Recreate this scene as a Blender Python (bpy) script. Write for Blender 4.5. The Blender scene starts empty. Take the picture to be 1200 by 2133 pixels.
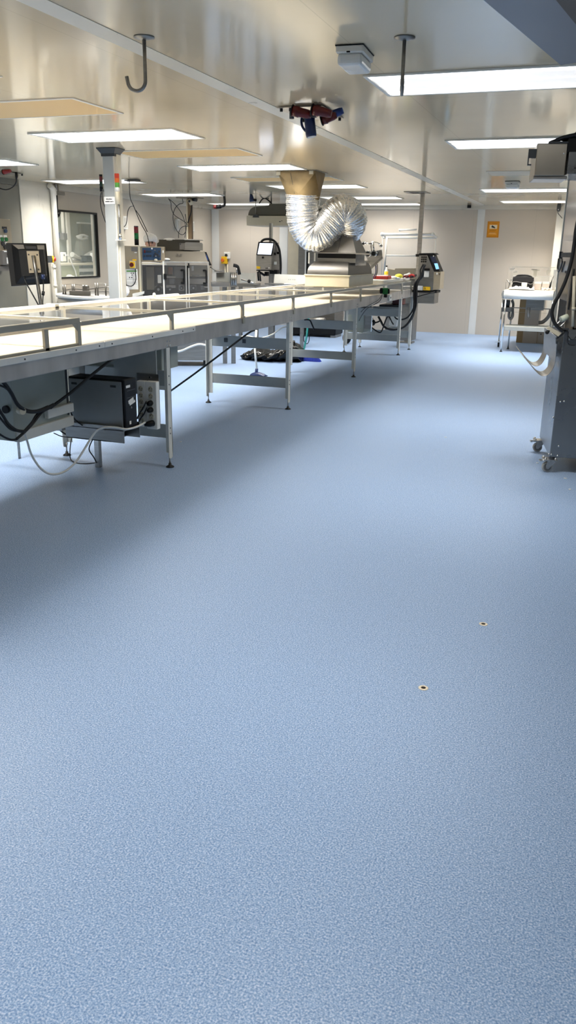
import bpy, bmesh, math, random
from mathutils import Vector, Matrix, Euler
random.seed(7)
PI = math.pi
SC = bpy.context.scene
COL = SC.collection

# ------------------------------------------------------------------ camera model
IMG_W, IMG_H, FPX = 1200.0, 2133.0, 1694.8725
PITCH, YAW, ROLL, EYE = 0.309018, 0.342232, 0.0177765, Vector((0, 0, 1.5))
FW = Vector((-math.sin(YAW) * math.cos(PITCH), math.cos(YAW) * math.cos(PITCH), -math.sin(PITCH)))
_r = FW.cross(Vector((0, 0, 1))).normalized()
_u = _r.cross(FW)
RT = math.cos(ROLL) * _r + math.sin(ROLL) * _u
UP = -math.sin(ROLL) * _r + math.cos(ROLL) * _u
H = 2.415          # ceiling height
XL = -7.87         # left wall
YF = 16.85         # far wall


def ray(x, y):
    return (x - IMG_W / 2) / FPX * RT - (y - IMG_H / 2) / FPX * UP + FW


def at_z(x, y, z):
    d = ray(x, y)
    return EYE + d * ((z - EYE.z) / d.z)


def at_x(x, y, X):
    d = ray(x, y)
    return EYE + d * (X / d.x)


def at_y(x, y, Y):
    d = ray(x, y)
    return EYE + d * (Y / d.y)


def at_plane(x, y, p, n):
    d = ray(x, y)
    return EYE + d * ((p - EYE).dot(n) / d.dot(n))


# ------------------------------------------------------------------ materials
def lin(c):
    c = c / 255.0
    return c / 12.92 if c <= 0.04045 else ((c + 0.055) / 1.055) ** 2.4


def rgb(r, g, b):
    return (lin(r), lin(g), lin(b), 1.0)


MATS = {}


def mat(name, col, rough=0.5, metal=0.0, var=0.06, scale=6.0, bump=0.0, spec=0.5, emit=None, estr=0.0, alpha=1.0, trans=0.0, coat=0.0, stretch=None, rvar=0.08):
    m = bpy.data.materials.new(name)
    m.use_nodes = True
    nt = m.node_tree
    N, L = nt.nodes, nt.links
    b = N['Principled BSDF']
    b.inputs['Roughness'].default_value = rough
    b.inputs['Metallic'].default_value = metal
    b.inputs['Specular IOR Level'].default_value = spec
    b.inputs['Alpha'].default_value = alpha
    b.inputs['Transmission Weight'].default_value = trans
    b.inputs['Coat Weight'].default_value = coat
    tc = N.new('ShaderNodeTexCoord')
    mp = N.new('ShaderNodeMapping')
    if stretch:
        mp.inputs['Scale'].default_value = stretch
    L.new(tc.outputs['Object'], mp.inputs['Vector'])
    nz = N.new('ShaderNodeTexNoise')
    nz.inputs['Scale'].default_value = scale
    nz.inputs['Detail'].default_value = 4
    L.new(mp.outputs[0], nz.inputs['Vector'])
    rp = N.new('ShaderNodeValToRGB')
    lo = [max(0, c * (1 - var)) for c in col[:3]] + [1]
    hi = [min(1, c * (1 + var)) for c in col[:3]] + [1]
    rp.color_ramp.elements[0].color = lo
    rp.color_ramp.elements[1].color = hi
    rp.color_ramp.elements[0].position = 0.35
    rp.color_ramp.elements[1].position = 0.65
    L.new(nz.outputs['Fac'], rp.inputs[0])
    L.new(rp.outputs[0], b.inputs['Base Color'])
    mr = N.new('ShaderNodeMapRange')
    mr.inputs['To Min'].default_value = max(0.02, rough - rvar)
    mr.inputs['To Max'].default_value = min(1, rough + rvar)
    L.new(nz.outputs['Fac'], mr.inputs['Value'])
    L.new(mr.outputs[0], b.inputs['Roughness'])
    if bump:
        bp = N.new('ShaderNodeBump')
        bp.inputs['Strength'].default_value = bump
        bp.inputs['Distance'].default_value = 0.01
        L.new(nz.outputs['Fac'], bp.inputs['Height'])
        L.new(bp.outputs[0], b.inputs['Normal'])
    if emit:
        b.inputs['Emission Color'].default_value = emit
        b.inputs['Emission Strength'].default_value = estr
    MATS[name] = m
    return m


STEEL = mat('stainless_steel', (0.46, 0.44, 0.41, 1), 0.32, 1.0, 0.10, 5, stretch=(1, 1, 8))
STEEL_D = mat('dull_steel', (0.30, 0.29, 0.27, 1), 0.42, 1.0, 0.10, 5, stretch=(1, 1, 8))
HOODM = mat('hood_steel', (0.17, 0.16, 0.145, 1), 0.46, 0.8, 0.06, 4)
STEEL_M = mat('polished_steel', (0.50, 0.47, 0.47, 1), 0.11, 1.0, 0.04, 3, rvar=0.03)
STEEL_B = mat('brushed_machine_steel', (0.26, 0.262, 0.262, 1), 0.28, 0.88, 0.06, 3)
ALU = mat('aluminium_profile', (0.62, 0.61, 0.58, 1), 0.38, 0.9, 0.05, 10)
CHROME = mat('chrome', (0.75, 0.75, 0.74, 1), 0.14, 1.0, 0.03, 10)
RAIL = mat('conveyor_side_steel', (0.50, 0.47, 0.43, 1), 0.42, 0.55, 0.16, 9, stretch=(1, 0.6, 0.25))
LEGP = mat('light_grey_paint', rgb(220, 218, 208), 0.42, 0.0, 0.04, 8)
BEAMP = mat('grey_beam_paint', rgb(165, 167, 162), 0.42, 0.1, 0.05, 8)
CABP = mat('grey_green_cabinet_paint', rgb(168, 172, 160), 0.4, 0.0, 0.05, 4)
WHITE = mat('white_plastic', rgb(236, 234, 226), 0.4, 0.0, 0.03, 8)
CREAM = mat('cream_paint', rgb(205, 196, 172), 0.4, 0.0, 0.04, 6)
BEIGE = mat('beige_cabinet_paint', rgb(158, 146, 124), 0.45, 0.1, 0.05, 6)
BLACK = mat('black_plastic', rgb(15, 15, 16), 0.5, 0.0, 0.15, 12, spec=0.3)
RUBBER = mat('black_rubber', rgb(16, 17, 19), 0.55, 0.0, 0.2, 12)
DGREY = mat('dark_grey_plastic', rgb(62, 64, 66), 0.5, 0.0, 0.06, 10)
PCGREY = mat('pc_side_grey', rgb(128, 130, 129), 0.42, 0.1, 0.05, 4)
SILVERP = mat('silver_plastic', rgb(120, 116, 112), 0.35, 0.3, 0.05, 10)
RED = mat('red_plastic', rgb(176, 40, 34), 0.4, 0.0, 0.06, 10)
DRED = mat('dark_red_plastic', rgb(92, 18, 17), 0.35, 0.0, 0.06, 10)
ORANGE = mat('orange_plastic', rgb(226, 110, 40), 0.35, 0.0, 0.06, 10)
GREEN = mat('green_plastic', rgb(20, 110, 52), 0.35, 0.0, 0.06, 10)
GREEN_L = mat('signal_green', rgb(96, 168, 70), 0.35, 0.0, 0.06, 10)
BLUE = mat('blue_plastic', rgb(34, 62, 128), 0.4, 0.0, 0.06, 10)
NAVY = mat('dark_blue_plastic', rgb(26, 44, 86), 0.4, 0.0, 0.1, 10)
PANELB = mat('blue_control_panel', rgb(40, 66, 96), 0.4, 0.0, 0.06, 20)
YELLOW = mat('yellow_plastic', rgb(238, 190, 30), 0.4, 0.0, 0.05, 10)
AMBER = mat('amber_sign_print', rgb(222, 146, 12), 0.4, 0.0, 0.05, 10)
AMBER_D = mat('brown_sign_print', rgb(150, 84, 8), 0.5, 0.0, 0.05, 10)
AMBER_L = mat('pale_sign_print', rgb(246, 205, 130), 0.5, 0.0, 0.05, 10)
TEAL = mat('teal_plastic', rgb(26, 140, 140), 0.4, 0.0, 0.06, 10)
BRISTLE = mat('blue_bristle', rgb(24, 54, 170), 0.6, 0.0, 0.25, 60)
PAPER = mat('white_paper', rgb(240, 238, 232), 0.7, 0.0, 0.02, 8)
INK = mat('dark_print', rgb(40, 40, 42), 0.6, 0.0, 0.05, 8)
GREYINK = mat('grey_print', rgb(150, 148, 146), 0.6, 0.0, 0.05, 8)
CARD = mat('brown_cardboard', rgb(150, 122, 84), 0.75, 0.0, 0.06, 8, bump=0.05)
GALV = mat('galvanised_duct', rgb(150, 128, 90), 0.45, 0.45, 0.25, 5)
FOIL = mat('aluminium_foil', (0.90, 0.89, 0.87, 1), 0.26, 0.82, 0.04, 60, bump=0.25)
BAGM = mat('black_bin_bag', rgb(9, 9, 10), 0.22, 0.0, 0.2, 14, bump=0.3, spec=0.5)
CLOTH = mat('white_cloth', rgb(238, 236, 232), 0.85, 0.0, 0.03, 40, bump=0.25)
SKIN = mat('skin', rgb(205, 158, 136), 0.5, 0.0, 0.05, 20)
HAIR = mat('dark_hair', rgb(40, 26, 20), 0.6, 0.0, 0.2, 60)
COAT = mat('white_coat_cotton', rgb(232, 230, 226), 0.8, 0.0, 0.03, 30)
BELT = mat('white_conveyor_belt', rgb(240, 228, 204), 0.42, 0.0, 0.02, 2)
ACRYL = mat('clear_acrylic', (0.93, 0.93, 0.90, 1), 0.06, 0.0, 0.0, 3, alpha=0.10, rvar=0.02)
MILKY = mat('hazy_cover_pane', (0.92, 0.89, 0.82, 1), 0.10, 0.0, 0.05, 3, alpha=0.08, rvar=0.04)
SMOKE = mat('smoked_guard_pane', (0.20, 0.20, 0.20, 1), 0.06, 0.0, 0.0, 3, alpha=0.16, rvar=0.02)
WINGL = mat('window_glass', (0.72, 0.80, 0.76, 1), 0.03, 0.0, 0.0, 3, alpha=0.16, rvar=0.01)
TUBEL = mat('lamp_tube_glow', (1, 1, 1, 1), 0.4, emit=(1.0, 0.985, 0.95, 1), estr=4.0)
DIFFL = mat('lamp_diffuser_glow', (0.9, 0.9, 0.9, 1), 0.3, emit=(1.0, 0.985, 0.955, 1), estr=0.62)
SCREEN = mat('lit_screen', (0.8, 0.85, 0.95, 1), 0.3, emit=(0.80, 0.85, 1.0, 1), estr=1.35)
SCREENB = mat('lit_blue_screen', (0.3, 0.6, 0.9, 1), 0.3, emit=(0.25, 0.55, 0.85, 1), estr=0.7)


def floor_mat():
    m = bpy.data.materials.new('blue_speckled_vinyl')
    m.use_nodes = True
    N, L = m.node_tree.nodes, m.node_tree.links
    b = N['Principled BSDF']
    tc = N.new('ShaderNodeTexCoord')
    n1 = N.new('ShaderNodeTexNoise'); n1.inputs['Scale'].default_value = 210; n1.inputs['Detail'].default_value = 3
    n2 = N.new('ShaderNodeTexNoise'); n2.inputs['Scale'].default_value = 1.1; n2.inputs['Detail'].default_value = 3
    vo = N.new('ShaderNodeTexVoronoi'); vo.inputs['Scale'].default_value = 130
    for n in (n1, n2, vo):
        L.new(tc.outputs['Object'], n.inputs['Vector'])
    r1 = N.new('ShaderNodeValToRGB')
    e = r1.color_ramp.elements
    e[0].position, e[0].color = 0.30, rgb(96, 129, 178)
    e[1].position, e[1].color = 0.72, rgb(204, 214, 232)
    k = e.new(0.5); k.color = rgb(144, 171, 207)
    L.new(n1.outputs['Fac'], r1.inputs[0])
    r2 = N.new('ShaderNodeValToRGB')
    e = r2.color_ramp.elements
    e[0].position, e[0].color = 0.0, (0.78, 0.80, 0.84, 1)
    e[1].position, e[1].color = 0.8, (1.0, 1.0, 1.0, 1)
    L.new(vo.outputs['Color'], r2.inputs[0])
    mx = N.new('ShaderNodeMix'); mx.data_type = 'RGBA'; mx.blend_type = 'MULTIPLY'; mx.inputs['Factor'].default_value = 0.6
    L.new(r1.outputs[0], mx.inputs['A']); L.new(r2.outputs[0], mx.inputs['B'])
    L.new(mx.outputs['Result'], b.inputs['Base Color'])
    mr = N.new('ShaderNodeMapRange'); mr.inputs['To Min'].default_value = 0.34; mr.inputs['To Max'].default_value = 0.46
    L.new(n2.outputs['Fac'], mr.inputs['Value']); L.new(mr.outputs[0], b.inputs['Roughness'])
    bp = N.new('ShaderNodeBump'); bp.inputs['Strength'].default_value = 0.12; bp.inputs['Distance'].default_value = 0.002
    L.new(n1.outputs['Fac'], bp.inputs['Height']); L.new(bp.outputs[0], b.inputs['Normal'])
    b.inputs['Specular IOR Level'].default_value = 0.26
    return m


def panel_mat(name, col, axis, pitch, rough, jcol=0.72, width=0.006, second=None, bump=0.0):
    """painted sandwich panel with joint lines every PITCH metres along AXIS (object space)"""
    m = bpy.data.materials.new(name)
    m.use_nodes = True
    N, L = m.node_tree.nodes, m.node_tree.links
    b = N['Principled BSDF']
    tc = N.new('ShaderNodeTexCoord')
    sp = N.new('ShaderNodeSeparateXYZ')
    L.new(tc.outputs['Object'], sp.inputs[0])

    def joint(ax, pt, w):
        md = N.new('ShaderNodeMath'); md.operation = 'PINGPONG'; md.inputs[1].default_value = pt / 2
        L.new(sp.outputs[ax], md.inputs[0])
        lt = N.new('ShaderNodeMath'); lt.operation = 'LESS_THAN'; lt.inputs[1].default_value = w / 2
        L.new(md.outputs[0], lt.inputs[0])
        return lt
    j = joint(axis, pitch, width)
    if second:
        j2 = joint(second[0], second[1], width)
        mxx = N.new('ShaderNodeMath'); mxx.operation = 'MAXIMUM'
        L.new(j.outputs[0], mxx.inputs[0]); L.new(j2.outputs[0], mxx.inputs[1])
        j = mxx
    nz = N.new('ShaderNodeTexNoise'); nz.inputs['Scale'].default_value = 1.4; nz.inputs['Detail'].default_value = 5
    L.new(tc.outputs['Object'], nz.inputs['Vector'])
    rp = N.new('ShaderNodeValToRGB')
    rp.color_ramp.elements[0].position = 0.35
    rp.color_ramp.elements[0].color = [c * 0.965 for c in col[:3]] + [1]
    rp.color_ramp.elements[1].position = 0.65
    rp.color_ramp.elements[1].color = col
    L.new(nz.outputs['Fac'], rp.inputs[0])
    mx = N.new('ShaderNodeMix'); mx.data_type = 'RGBA'
    L.new(j.outputs[0], mx.inputs['Factor'])
    L.new(rp.outputs[0], mx.inputs['A'])
    mx.inputs['B'].default_value = [c * jcol for c in col[:3]] + [1]
    L.new(mx.outputs['Result'], b.inputs['Base Color'])
    b.inputs['Roughness'].default_value = rough
    if bump:
        bp = N.new('ShaderNodeBump'); bp.inputs['Strength'].default_value = bump; bp.inputs['Distance'].default_value = 0.02
        n3 = N.new('ShaderNodeTexNoise'); n3.inputs['Scale'].default_value = 1.2; n3.inputs['Detail'].default_value = 1
        L.new(tc.outputs['Object'], n3.inputs['Vector'])
        L.new(n3.outputs['Fac'], bp.inputs['Height']); L.new(bp.outputs[0], b.inputs['Normal'])
    return m


def perf_mat():
    m = bpy.data.materials.new('perforated_vent_sheet')
    m.use_nodes = True
    N, L = m.node_tree.nodes, m.node_tree.links
    b = N['Principled BSDF']
    tc = N.new('ShaderNodeTexCoord')
    vo = N.new('ShaderNodeTexVoronoi'); vo.inputs['Scale'].default_value = 55; vo.inputs['Randomness'].default_value = 0.0
    L.new(tc.outputs['Object'], vo.inputs['Vector'])
    rp = N.new('ShaderNodeValToRGB'); rp.color_ramp.interpolation = 'CONSTANT'
    rp.color_ramp.elements[0].color = rgb(150, 108, 52)
    rp.color_ramp.elements[1].position = 0.34
    rp.color_ramp.elements[1].color = rgb(222, 186, 124)
    L.new(vo.outputs['Distance'], rp.inputs[0])
    L.new(rp.outputs[0], b.inputs['Base Color'])
    b.inputs['Roughness'].default_value = 0.5
    return m


# ------------------------------------------------------------------ mesh builder
class MB:
    def __init__(self, *mats):
        self.bm = bmesh.new()
        self.mats = list(mats)
        self.i = 0

    def m(self, material):
        if material not in self.mats:
            self.mats.append(material)
        self.i = self.mats.index(material)
        return self

    def _faces(self, fs, smooth=False):
        for f in fs:
            f.material_index = self.i
            f.smooth = smooth

    def merge(self, other, mtx=None, smooth=None):
        me = bpy.data.meshes.new('tmp')
        other.to_mesh(me)
        other.free()
        self.add_mesh(me, mtx, smooth)

    def add_mesh(self, me, mtx=None, smooth=None):
        if mtx is not None:
            me.transform(mtx)
        n = len(self.bm.faces)
        self.bm.from_mesh(me)
        self.bm.faces.ensure_lookup_table()
        for f in self.bm.faces[n:]:
            f.material_index = self.i
            if smooth is not None:
                f.smooth = smooth
        bpy.data.meshes.remove(me)

    def box(self, a, b, bev=0.0, mtx=None, seg=1):
        a, b = Vector(a), Vector(b)
        lo = Vector([min(a[k], b[k]) for k in range(3)])
        hi = Vector([max(a[k], b[k]) for k in range(3)])
        t = bmesh.new()
        bmesh.ops.create_cube(t, size=1)
        for v in t.verts:
            v.co = Vector([lo[k] + (v.co[k] + 0.5) * (hi[k] - lo[k]) for k in range(3)])
        if bev > 0:
            bev = min(bev, 0.45 * min(hi - lo))
            bmesh.ops.bevel(t, geom=list(t.edges), offset=bev, segments=seg, affect='EDGES', profile=0.5)
        self.merge(t, mtx)
        return self

    def cbox(self, c, s, bev=0.0, rot=None):
        """box by centre, size and optional Euler rotation"""
        c, s = Vector(c), Vector(s)
        mt = Matrix.Translation(c) @ (Euler(rot).to_matrix().to_4x4() if rot else Matrix())
        return self.box(-s / 2, s / 2, bev, mt)

    def quadbox(self, pts, thick):
        """solid slab from 4 corner points, given a thickness vector"""
        return self.prism(pts, thick)

    def prism(self, pts, ext, smooth=False):
        ext = Vector(ext)
        a = [self.bm.verts.new(Vector(p)) for p in pts]
        b = [self.bm.verts.new(Vector(p) + ext) for p in pts]
        n = len(a)
        fs = [self.bm.faces.new(a), self.bm.faces.new(b[::-1])]
        self._faces(fs)
        fs = [self.bm.faces.new((a[i], b[i], b[(i + 1) % n], a[(i + 1) % n])) for i in range(n)]
        self._faces(fs, smooth)
        return self

    def loft(self, rings, cap=True, smooth=True, closed=True):
        R = [[self.bm.verts.new(Vector(p)) for p in r] for r in rings]
        n = len(R[0])
        fs = []
        for k in range(len(R) - 1):
            for i in range(n if closed else n - 1):
                j = (i + 1) % n
                fs.append(self.bm.faces.new((R[k][i], R[k][j], R[k + 1][j], R[k + 1][i])))
        self._faces(fs, smooth)
        if cap:
            self._faces([self.bm.faces.new(R[0][::-1]), self.bm.faces.new(R[-1])])
        return self

    def tube(self, pts, r, seg=8, smooth_pts=0, radii=None, cap=True):
        pts = [Vector(p) for p in pts]
        if smooth_pts:
            pts = spline(pts, smooth_pts)
        if radii is None:
            radii = [r] * len(pts)
        rings = []
        t0 = (pts[1] - pts[0]).normalized()
        nrm = t0.orthogonal().normalized()
        for i, p in enumerate(pts):
            if i == 0:
                t = t0
            elif i == len(pts) - 1:
                t = (pts[i] - pts[i - 1]).normalized()
            else:
                t = ((pts[i + 1] - pts[i]).normalized() + (pts[i] - pts[i - 1]).normalized())
                t = t.normalized() if t.length > 1e-6 else t0
            nrm = (nrm - t * nrm.dot(t))
            nrm = nrm.normalized() if nrm.length > 1e-6 else t.orthogonal().normalized()
            bi = t.cross(nrm)
            rings.append([p + (nrm * math.cos(2 * PI * k / seg) + bi * math.sin(2 * PI * k / seg)) * radii[i] for k in range(seg)])
        return self.loft(rings, cap)

    def cyl(self, p0, p1, r, seg=16, r2=None):
        return self.tube([p0, p1], r, seg, radii=[r, r if r2 is None else r2])

    def lathe(self, prof, o=(0, 0, 0), axis='z', seg=20, cap=True):
        """prof: (radius, height) pairs"""
        o = Vector(o)
        rings = []
        for r, h in prof:
            ring = []
            for k in range(seg):
                c, s = math.cos(2 * PI * k / seg) * r, math.sin(2 * PI * k / seg) * r
                ring.append(o + (Vector((c, s, h)) if axis == 'z' else Vector((h, c, s)) if axis == 'x' else Vector((s, h, c))))
            rings.append(ring)
        return self.loft(rings, cap)

    def ball(self, c, s, seg=16, rings=10):
        t = bmesh.new()
        bmesh.ops.create_uvsphere(t, u_segments=seg, v_segments=rings, radius=1)
        s = Vector(s) if not isinstance(s, (int, float)) else Vector((s, s, s))
        for v in t.verts:
            v.co = Vector((v.co.x * s.x, v.co.y * s.y, v.co.z * s.z)) + Vector(c)
        self.merge(t, None, True)
        return self

    def text(self, body, size, mtx, extrude=0.0006):
        cu = bpy.data.curves.new('lettering', 'FONT')
        cu.body = body
        cu.size = size
        cu.align_x = 'CENTER'
        cu.align_y = 'CENTER'
        cu.extrude = extrude
        ob = bpy.data.objects.new('lettering', cu)
        COL.objects.link(ob)
        dg = bpy.context.evaluated_depsgraph_get()
        me = bpy.data.meshes.new_from_object(ob.evaluated_get(dg))
        bpy.data.objects.remove(ob)
        bpy.data.curves.remove(cu)
        self.add_mesh(me, mtx)
        return self


def spline(pts, n):
    out = []
    P = [pts[0]] + list(pts) + [pts[-1]]
    for i in range(1, len(P) - 2):
        a, b, c, d = P[i - 1], P[i], P[i + 1], P[i + 2]
        for k in range(n):
            t = k / n
            out.append(0.5 * ((2 * b) + (c - a) * t + (2 * a - 5 * b + 4 * c - d) * t * t + (3 * b - a - 3 * c + d) * t ** 3))
    out.append(pts[-1])
    return out


INV = {}


def tag(o, label=None, cat=None, group=None, kind=None):
    if label:
        o['label'] = label
    if cat:
        o['category'] = cat
    if group:
        o['group'] = group
    if kind:
        o['kind'] = kind
    return o


def thing(name, label, cat, loc=(0, 0, 0), rotz=0.0, group=None, local=False):
    o = bpy.data.objects.new(name, None)
    o.empty_display_size = 0.1
    COL.objects.link(o)
    o.location = loc
    o.rotation_euler = (0, 0, rotz)
    INV[o.name] = Matrix() if local else (Matrix.Translation(Vector(loc)) @ Matrix.Rotation(rotz, 4, 'Z')).inverted()
    return tag(o, label, cat, group)


def obj(name, mb, parent=None, local=False, label=None):
    me = bpy.data.meshes.new(name)
    bmesh.ops.remove_doubles(mb.bm, verts=list(mb.bm.verts), dist=1e-6)
    bmesh.ops.recalc_face_normals(mb.bm, faces=list(mb.bm.faces))
    mb.bm.to_mesh(me)
    mb.bm.free()
    for m in mb.mats:
        me.materials.append(m)
    o = bpy.data.objects.new(name, me)
    COL.objects.link(o)
    if parent is not None:
        inv = INV[parent.name]
        if not local:
            me.transform(inv)
        o.parent = parent
        INV[o.name] = inv
    else:
        INV[o.name] = Matrix()
    if label:
        o['label'] = label
    return o


def single(name, mb, label, cat, group=None, origin=None):
    """a thing that is one mesh; its origin goes to its base"""
    o = obj(name, mb)
    me = o.data
    lo = Vector([min(v.co[k] for v in me.vertices) for k in range(3)])
    hi = Vector([max(v.co[k] for v in me.vertices) for k in range(3)])
    c = Vector(((lo.x + hi.x) / 2, (lo.y + hi.y) / 2, lo.z)) if origin is None else Vector(origin)
    me.transform(Matrix.Translation(-c))
    o.location = c
    return tag(o, label, cat, group)


def struct(name, mb):
    return tag(obj(name, mb), kind='structure')


def kids(o):
    return [c for c in bpy.data.objects if c.parent == o]


def dup(root, loc=None, rotz=None, label=None, group=None):
    r = root.copy()
    COL.objects.link(r)
    if loc is not None:
        r.location = loc
    if rotz is not None:
        r.rotation_euler = (0, 0, rotz)
    if label:
        r['label'] = label
    if group:
        r['group'] = group
    for ch in kids(root):
        c = ch.copy()
        COL.objects.link(c)
        c.parent = r
        for g in kids(ch):
            d = g.copy()
            COL.objects.link(d)
            d.parent = c
    return r


def V(*a):
    return Vector(a)
# ================================================================== THE SETTING
CEILM = panel_mat('cream_ceiling_panel', rgb(232, 214, 182), 'Y', 2.75, 0.10, 0.86, 0.006, ('X', 1.18), bump=0.012)
WALLM = panel_mat('pale_wall_panel', rgb(206, 196, 182), 'X', 1.16, 0.42, 0.86, 0.006)
WALLS = panel_mat('pale_side_wall_panel', rgb(206, 196, 180), 'Y', 1.16, 0.42, 0.86, 0.006)
TRIMM = mat('pale_joint_trim', rgb(216, 212, 200), 0.3, 0.0, 0.03, 4)
GREYW = mat('grey_wall_panel', rgb(122, 120, 110), 0.5, 0.0, 0.05, 3)
DARKF = mat('black_window_frame', rgb(24, 22, 20), 0.4, 0.0, 0.1, 8)

X0, X1, Y0, Y1 = -9.9, 2.8, -4.0, YF + 0.1
mb = MB(floor_mat()); mb.box((X0, Y0, -0.1), (X1, Y1, 0)); struct('floor', mb)
mb = MB(CEILM); mb.box((X0, Y0, H), (X1, Y1, H + 0.1)); struct('ceiling', mb)
mb = MB(WALLM); mb.box((XL, YF, 0), (X1, Y1, H)); struct('wall_back', mb)
mb = MB(WALLS); mb.box((X1 - 0.1, Y0, 0), (X1, YF, H)); struct('wall_right', mb)
mb = MB(WALLM); mb.box((XL, Y0, 0), (X1 - 0.1, Y0 + 0.1, H)); struct('wall_front', mb)
# left wall with the window opening
WY0, WY1, WZ0, WZ1 = 11.20, 12.39, 1.045, 2.065
mb = MB(WALLS)
mb.box((XL - 0.12, Y0, 0), (XL, WY0, H)).box((XL - 0.12, WY1, 0), (XL, YF, H))
mb.box((XL - 0.12, WY0, 0), (XL, WY1, WZ0)).box((XL - 0.12, WY0, WZ1), (XL, WY1, H))
struct('wall_left', mb)
# the window: black frame, pane, inner bead
mb = MB(DARKF)
for a, b in (((WY0, WZ0), (WY1, WZ0 + 0.02)), ((WY0, WZ1 - 0.028), (WY1, WZ1)), ((WY0, WZ0 + 0.02), (WY0 + 0.03, WZ1 - 0.028)), ((WY1 - 0.022, WZ0 + 0.02), (WY1, WZ1 - 0.028))):
    mb.box((XL - 0.05, a[0], a[1]), (XL + 0.012, b[0], b[1]))
win = struct('window_1', mb)
mb = MB(WINGL); mb.box((XL - 0.032, WY0 + 0.03, WZ0 + 0.02), (XL - 0.026, WY1 - 0.022, WZ1 - 0.028)); obj('pane', mb, win)
mb = MB(ALU); mb.box((XL - 0.05, WY1 - 0.05, WZ0 + 0.02), (XL - 0.034, WY1 - 0.022, WZ1 - 0.028)); obj('bead', mb, win)
# room beyond the window
ANX = mat('side_room_wall_paint', rgb(168, 172, 158), 0.5, 0.0, 0.05, 3)
mb = MB(ANX)
mb.box((X0, 9.4, 0), (X0 + 0.1, 16.0, H)).box((X0, 9.3, 0), (XL - 0.12, 9.4, H)).box((X0, 16.0, 0), (XL - 0.12, 16.1, H))
struct('wall_side_room', mb)
# grey recessed panel (door leaf) left of the bright pilaster, pilaster, columns and strips
pl = at_x(43, 385, -7.80).y
mb = MB(GREYW); mb.box((XL, 8.9, 0), (XL + 0.03, pl, 2.33)); mb.box((XL, 8.9, 2.335), (XL + 0.03, pl, H)); struct('door_1', mb)
mb = MB(TRIMM)
mb.box((XL, pl, 0), (XL + 0.045, 11.16, H))
mb.box((XL + 0.045, pl + 0.03, 2.335), (XL + 0.05, 11.12, 2.342))
struct('trim_1', mb)
mb = MB(TRIMM); mb.box((-0.775, 16.42, 0), (0.6, YF, H)); struct('wall_column', mb)
# ceiling cover strip along the room and cornice strips
mb = MB(TRIMM); mb.box((-2.235, Y0 + 0.1, H - 0.003), (-2.115, YF, H)); struct('trim_2', mb)
mb = MB(TRIMM); mb.box((XL, YF - 0.05, H - 0.075), (-0.775, YF, H)); struct('trim_3', mb)
mb = MB(TRIMM); mb.box((XL, 11.3, H - 0.075), (XL + 0.05, YF - 0.05, H)); struct('trim_4', mb)
# vertical joint strips on the far wall
STRIPM = mat('white_joint_strip', rgb(228, 228, 224), 0.4, 0.0, 0.02, 4)
n = 5
for xa, xb in (((996, 440), (1011, 440)), ((583, 470), (600, 470)), ((441, 450), (456, 450))):
    a, b = at_y(*xa, YF), at_y(*xb, YF)
    mb = MB(STRIPM); mb.box((a.x, YF - 0.008, 0.0), (b.x, YF, H - 0.075)); struct('trim_%d' % n, mb); n += 1
mb = MB(CREAM); mb.box((at_y(601, 500, YF).x, YF - 0.006, 0), (at_y(626, 500, YF).x, YF, H - 0.075)); struct('trim_%d' % n, mb)

# ================================================================== CEILING LIGHTS
LAMP_R, LAMP_M, LAMP_L = 26.0, 50.0, 42.0
lt = thing('ceiling_light', 'nearest lit ceiling light, above the right machine', 'ceiling light', (0, 0, 0), group='recessed ceiling lights')
LW, LD = 1.36, 0.60
mb = MB(WHITE)
for a, b in (((-LW / 2, -LD / 2), (LW / 2, -LD / 2 + 0.022)), ((-LW / 2, LD / 2 - 0.022), (LW / 2, LD / 2)), ((-LW / 2, -LD / 2 + 0.022), (-LW / 2 + 0.022, LD / 2 - 0.022)), ((LW / 2 - 0.022, -LD / 2 + 0.022), (LW / 2, LD / 2 - 0.022))):
    mb.box((a[0], a[1], -0.010), (b[0], b[1], -0.001))
obj('frame', mb, lt)
mb = MB(DIFFL); mb.box((-LW / 2 + 0.022, -LD / 2 + 0.022, -0.005), (LW / 2 - 0.022, LD / 2 - 0.022, -0.002)); obj('diffuser', mb, lt)
for s in (-1, 1):
    mb = MB(TUBEL); mb.box((-LW / 2 + 0.03, s * 0.225 - 0.045, -0.0062), (LW / 2 - 0.03, s * 0.225 + 0.045, -0.0052)); obj('tube', mb, lt)
mb = MB(TUBEL); mb.box((-LW / 2 + 0.03, -0.012, -0.0062), (LW / 2 - 0.03, 0.012, -0.0052)); obj('centre_strip', mb, lt)


def lamp(x, y, watts=None):
    lamp_d = bpy.data.lights.new('ceiling_lamp', 'AREA')
    lamp_d.shape = 'RECTANGLE'
    lamp_d.size, lamp_d.size_y = LW - 0.1, LD - 0.06
    lamp_d.energy = watts or (LAMP_R if x > -2 else LAMP_M if x > -5 else LAMP_L) * ((1.3 if y > 15 else 1.9 if y > 12 else 0.95) if x > -2 else 0.28 if x > -5 and y > 16 else 0.35 if x > -5 and y > 14.2 else 0.3 if y > 16 else 0.6 if y > 12.5 else 1.0)
    lamp_d.spread = math.radians(116 if x > -2 else 128)
    lamp_d.color = (1.0, 0.965, 0.90)
    o = bpy.data.objects.new('ceiling_lamp', lamp_d)
    COL.objects.link(o)
    o.location = (x, y, H - 0.012)


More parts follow.
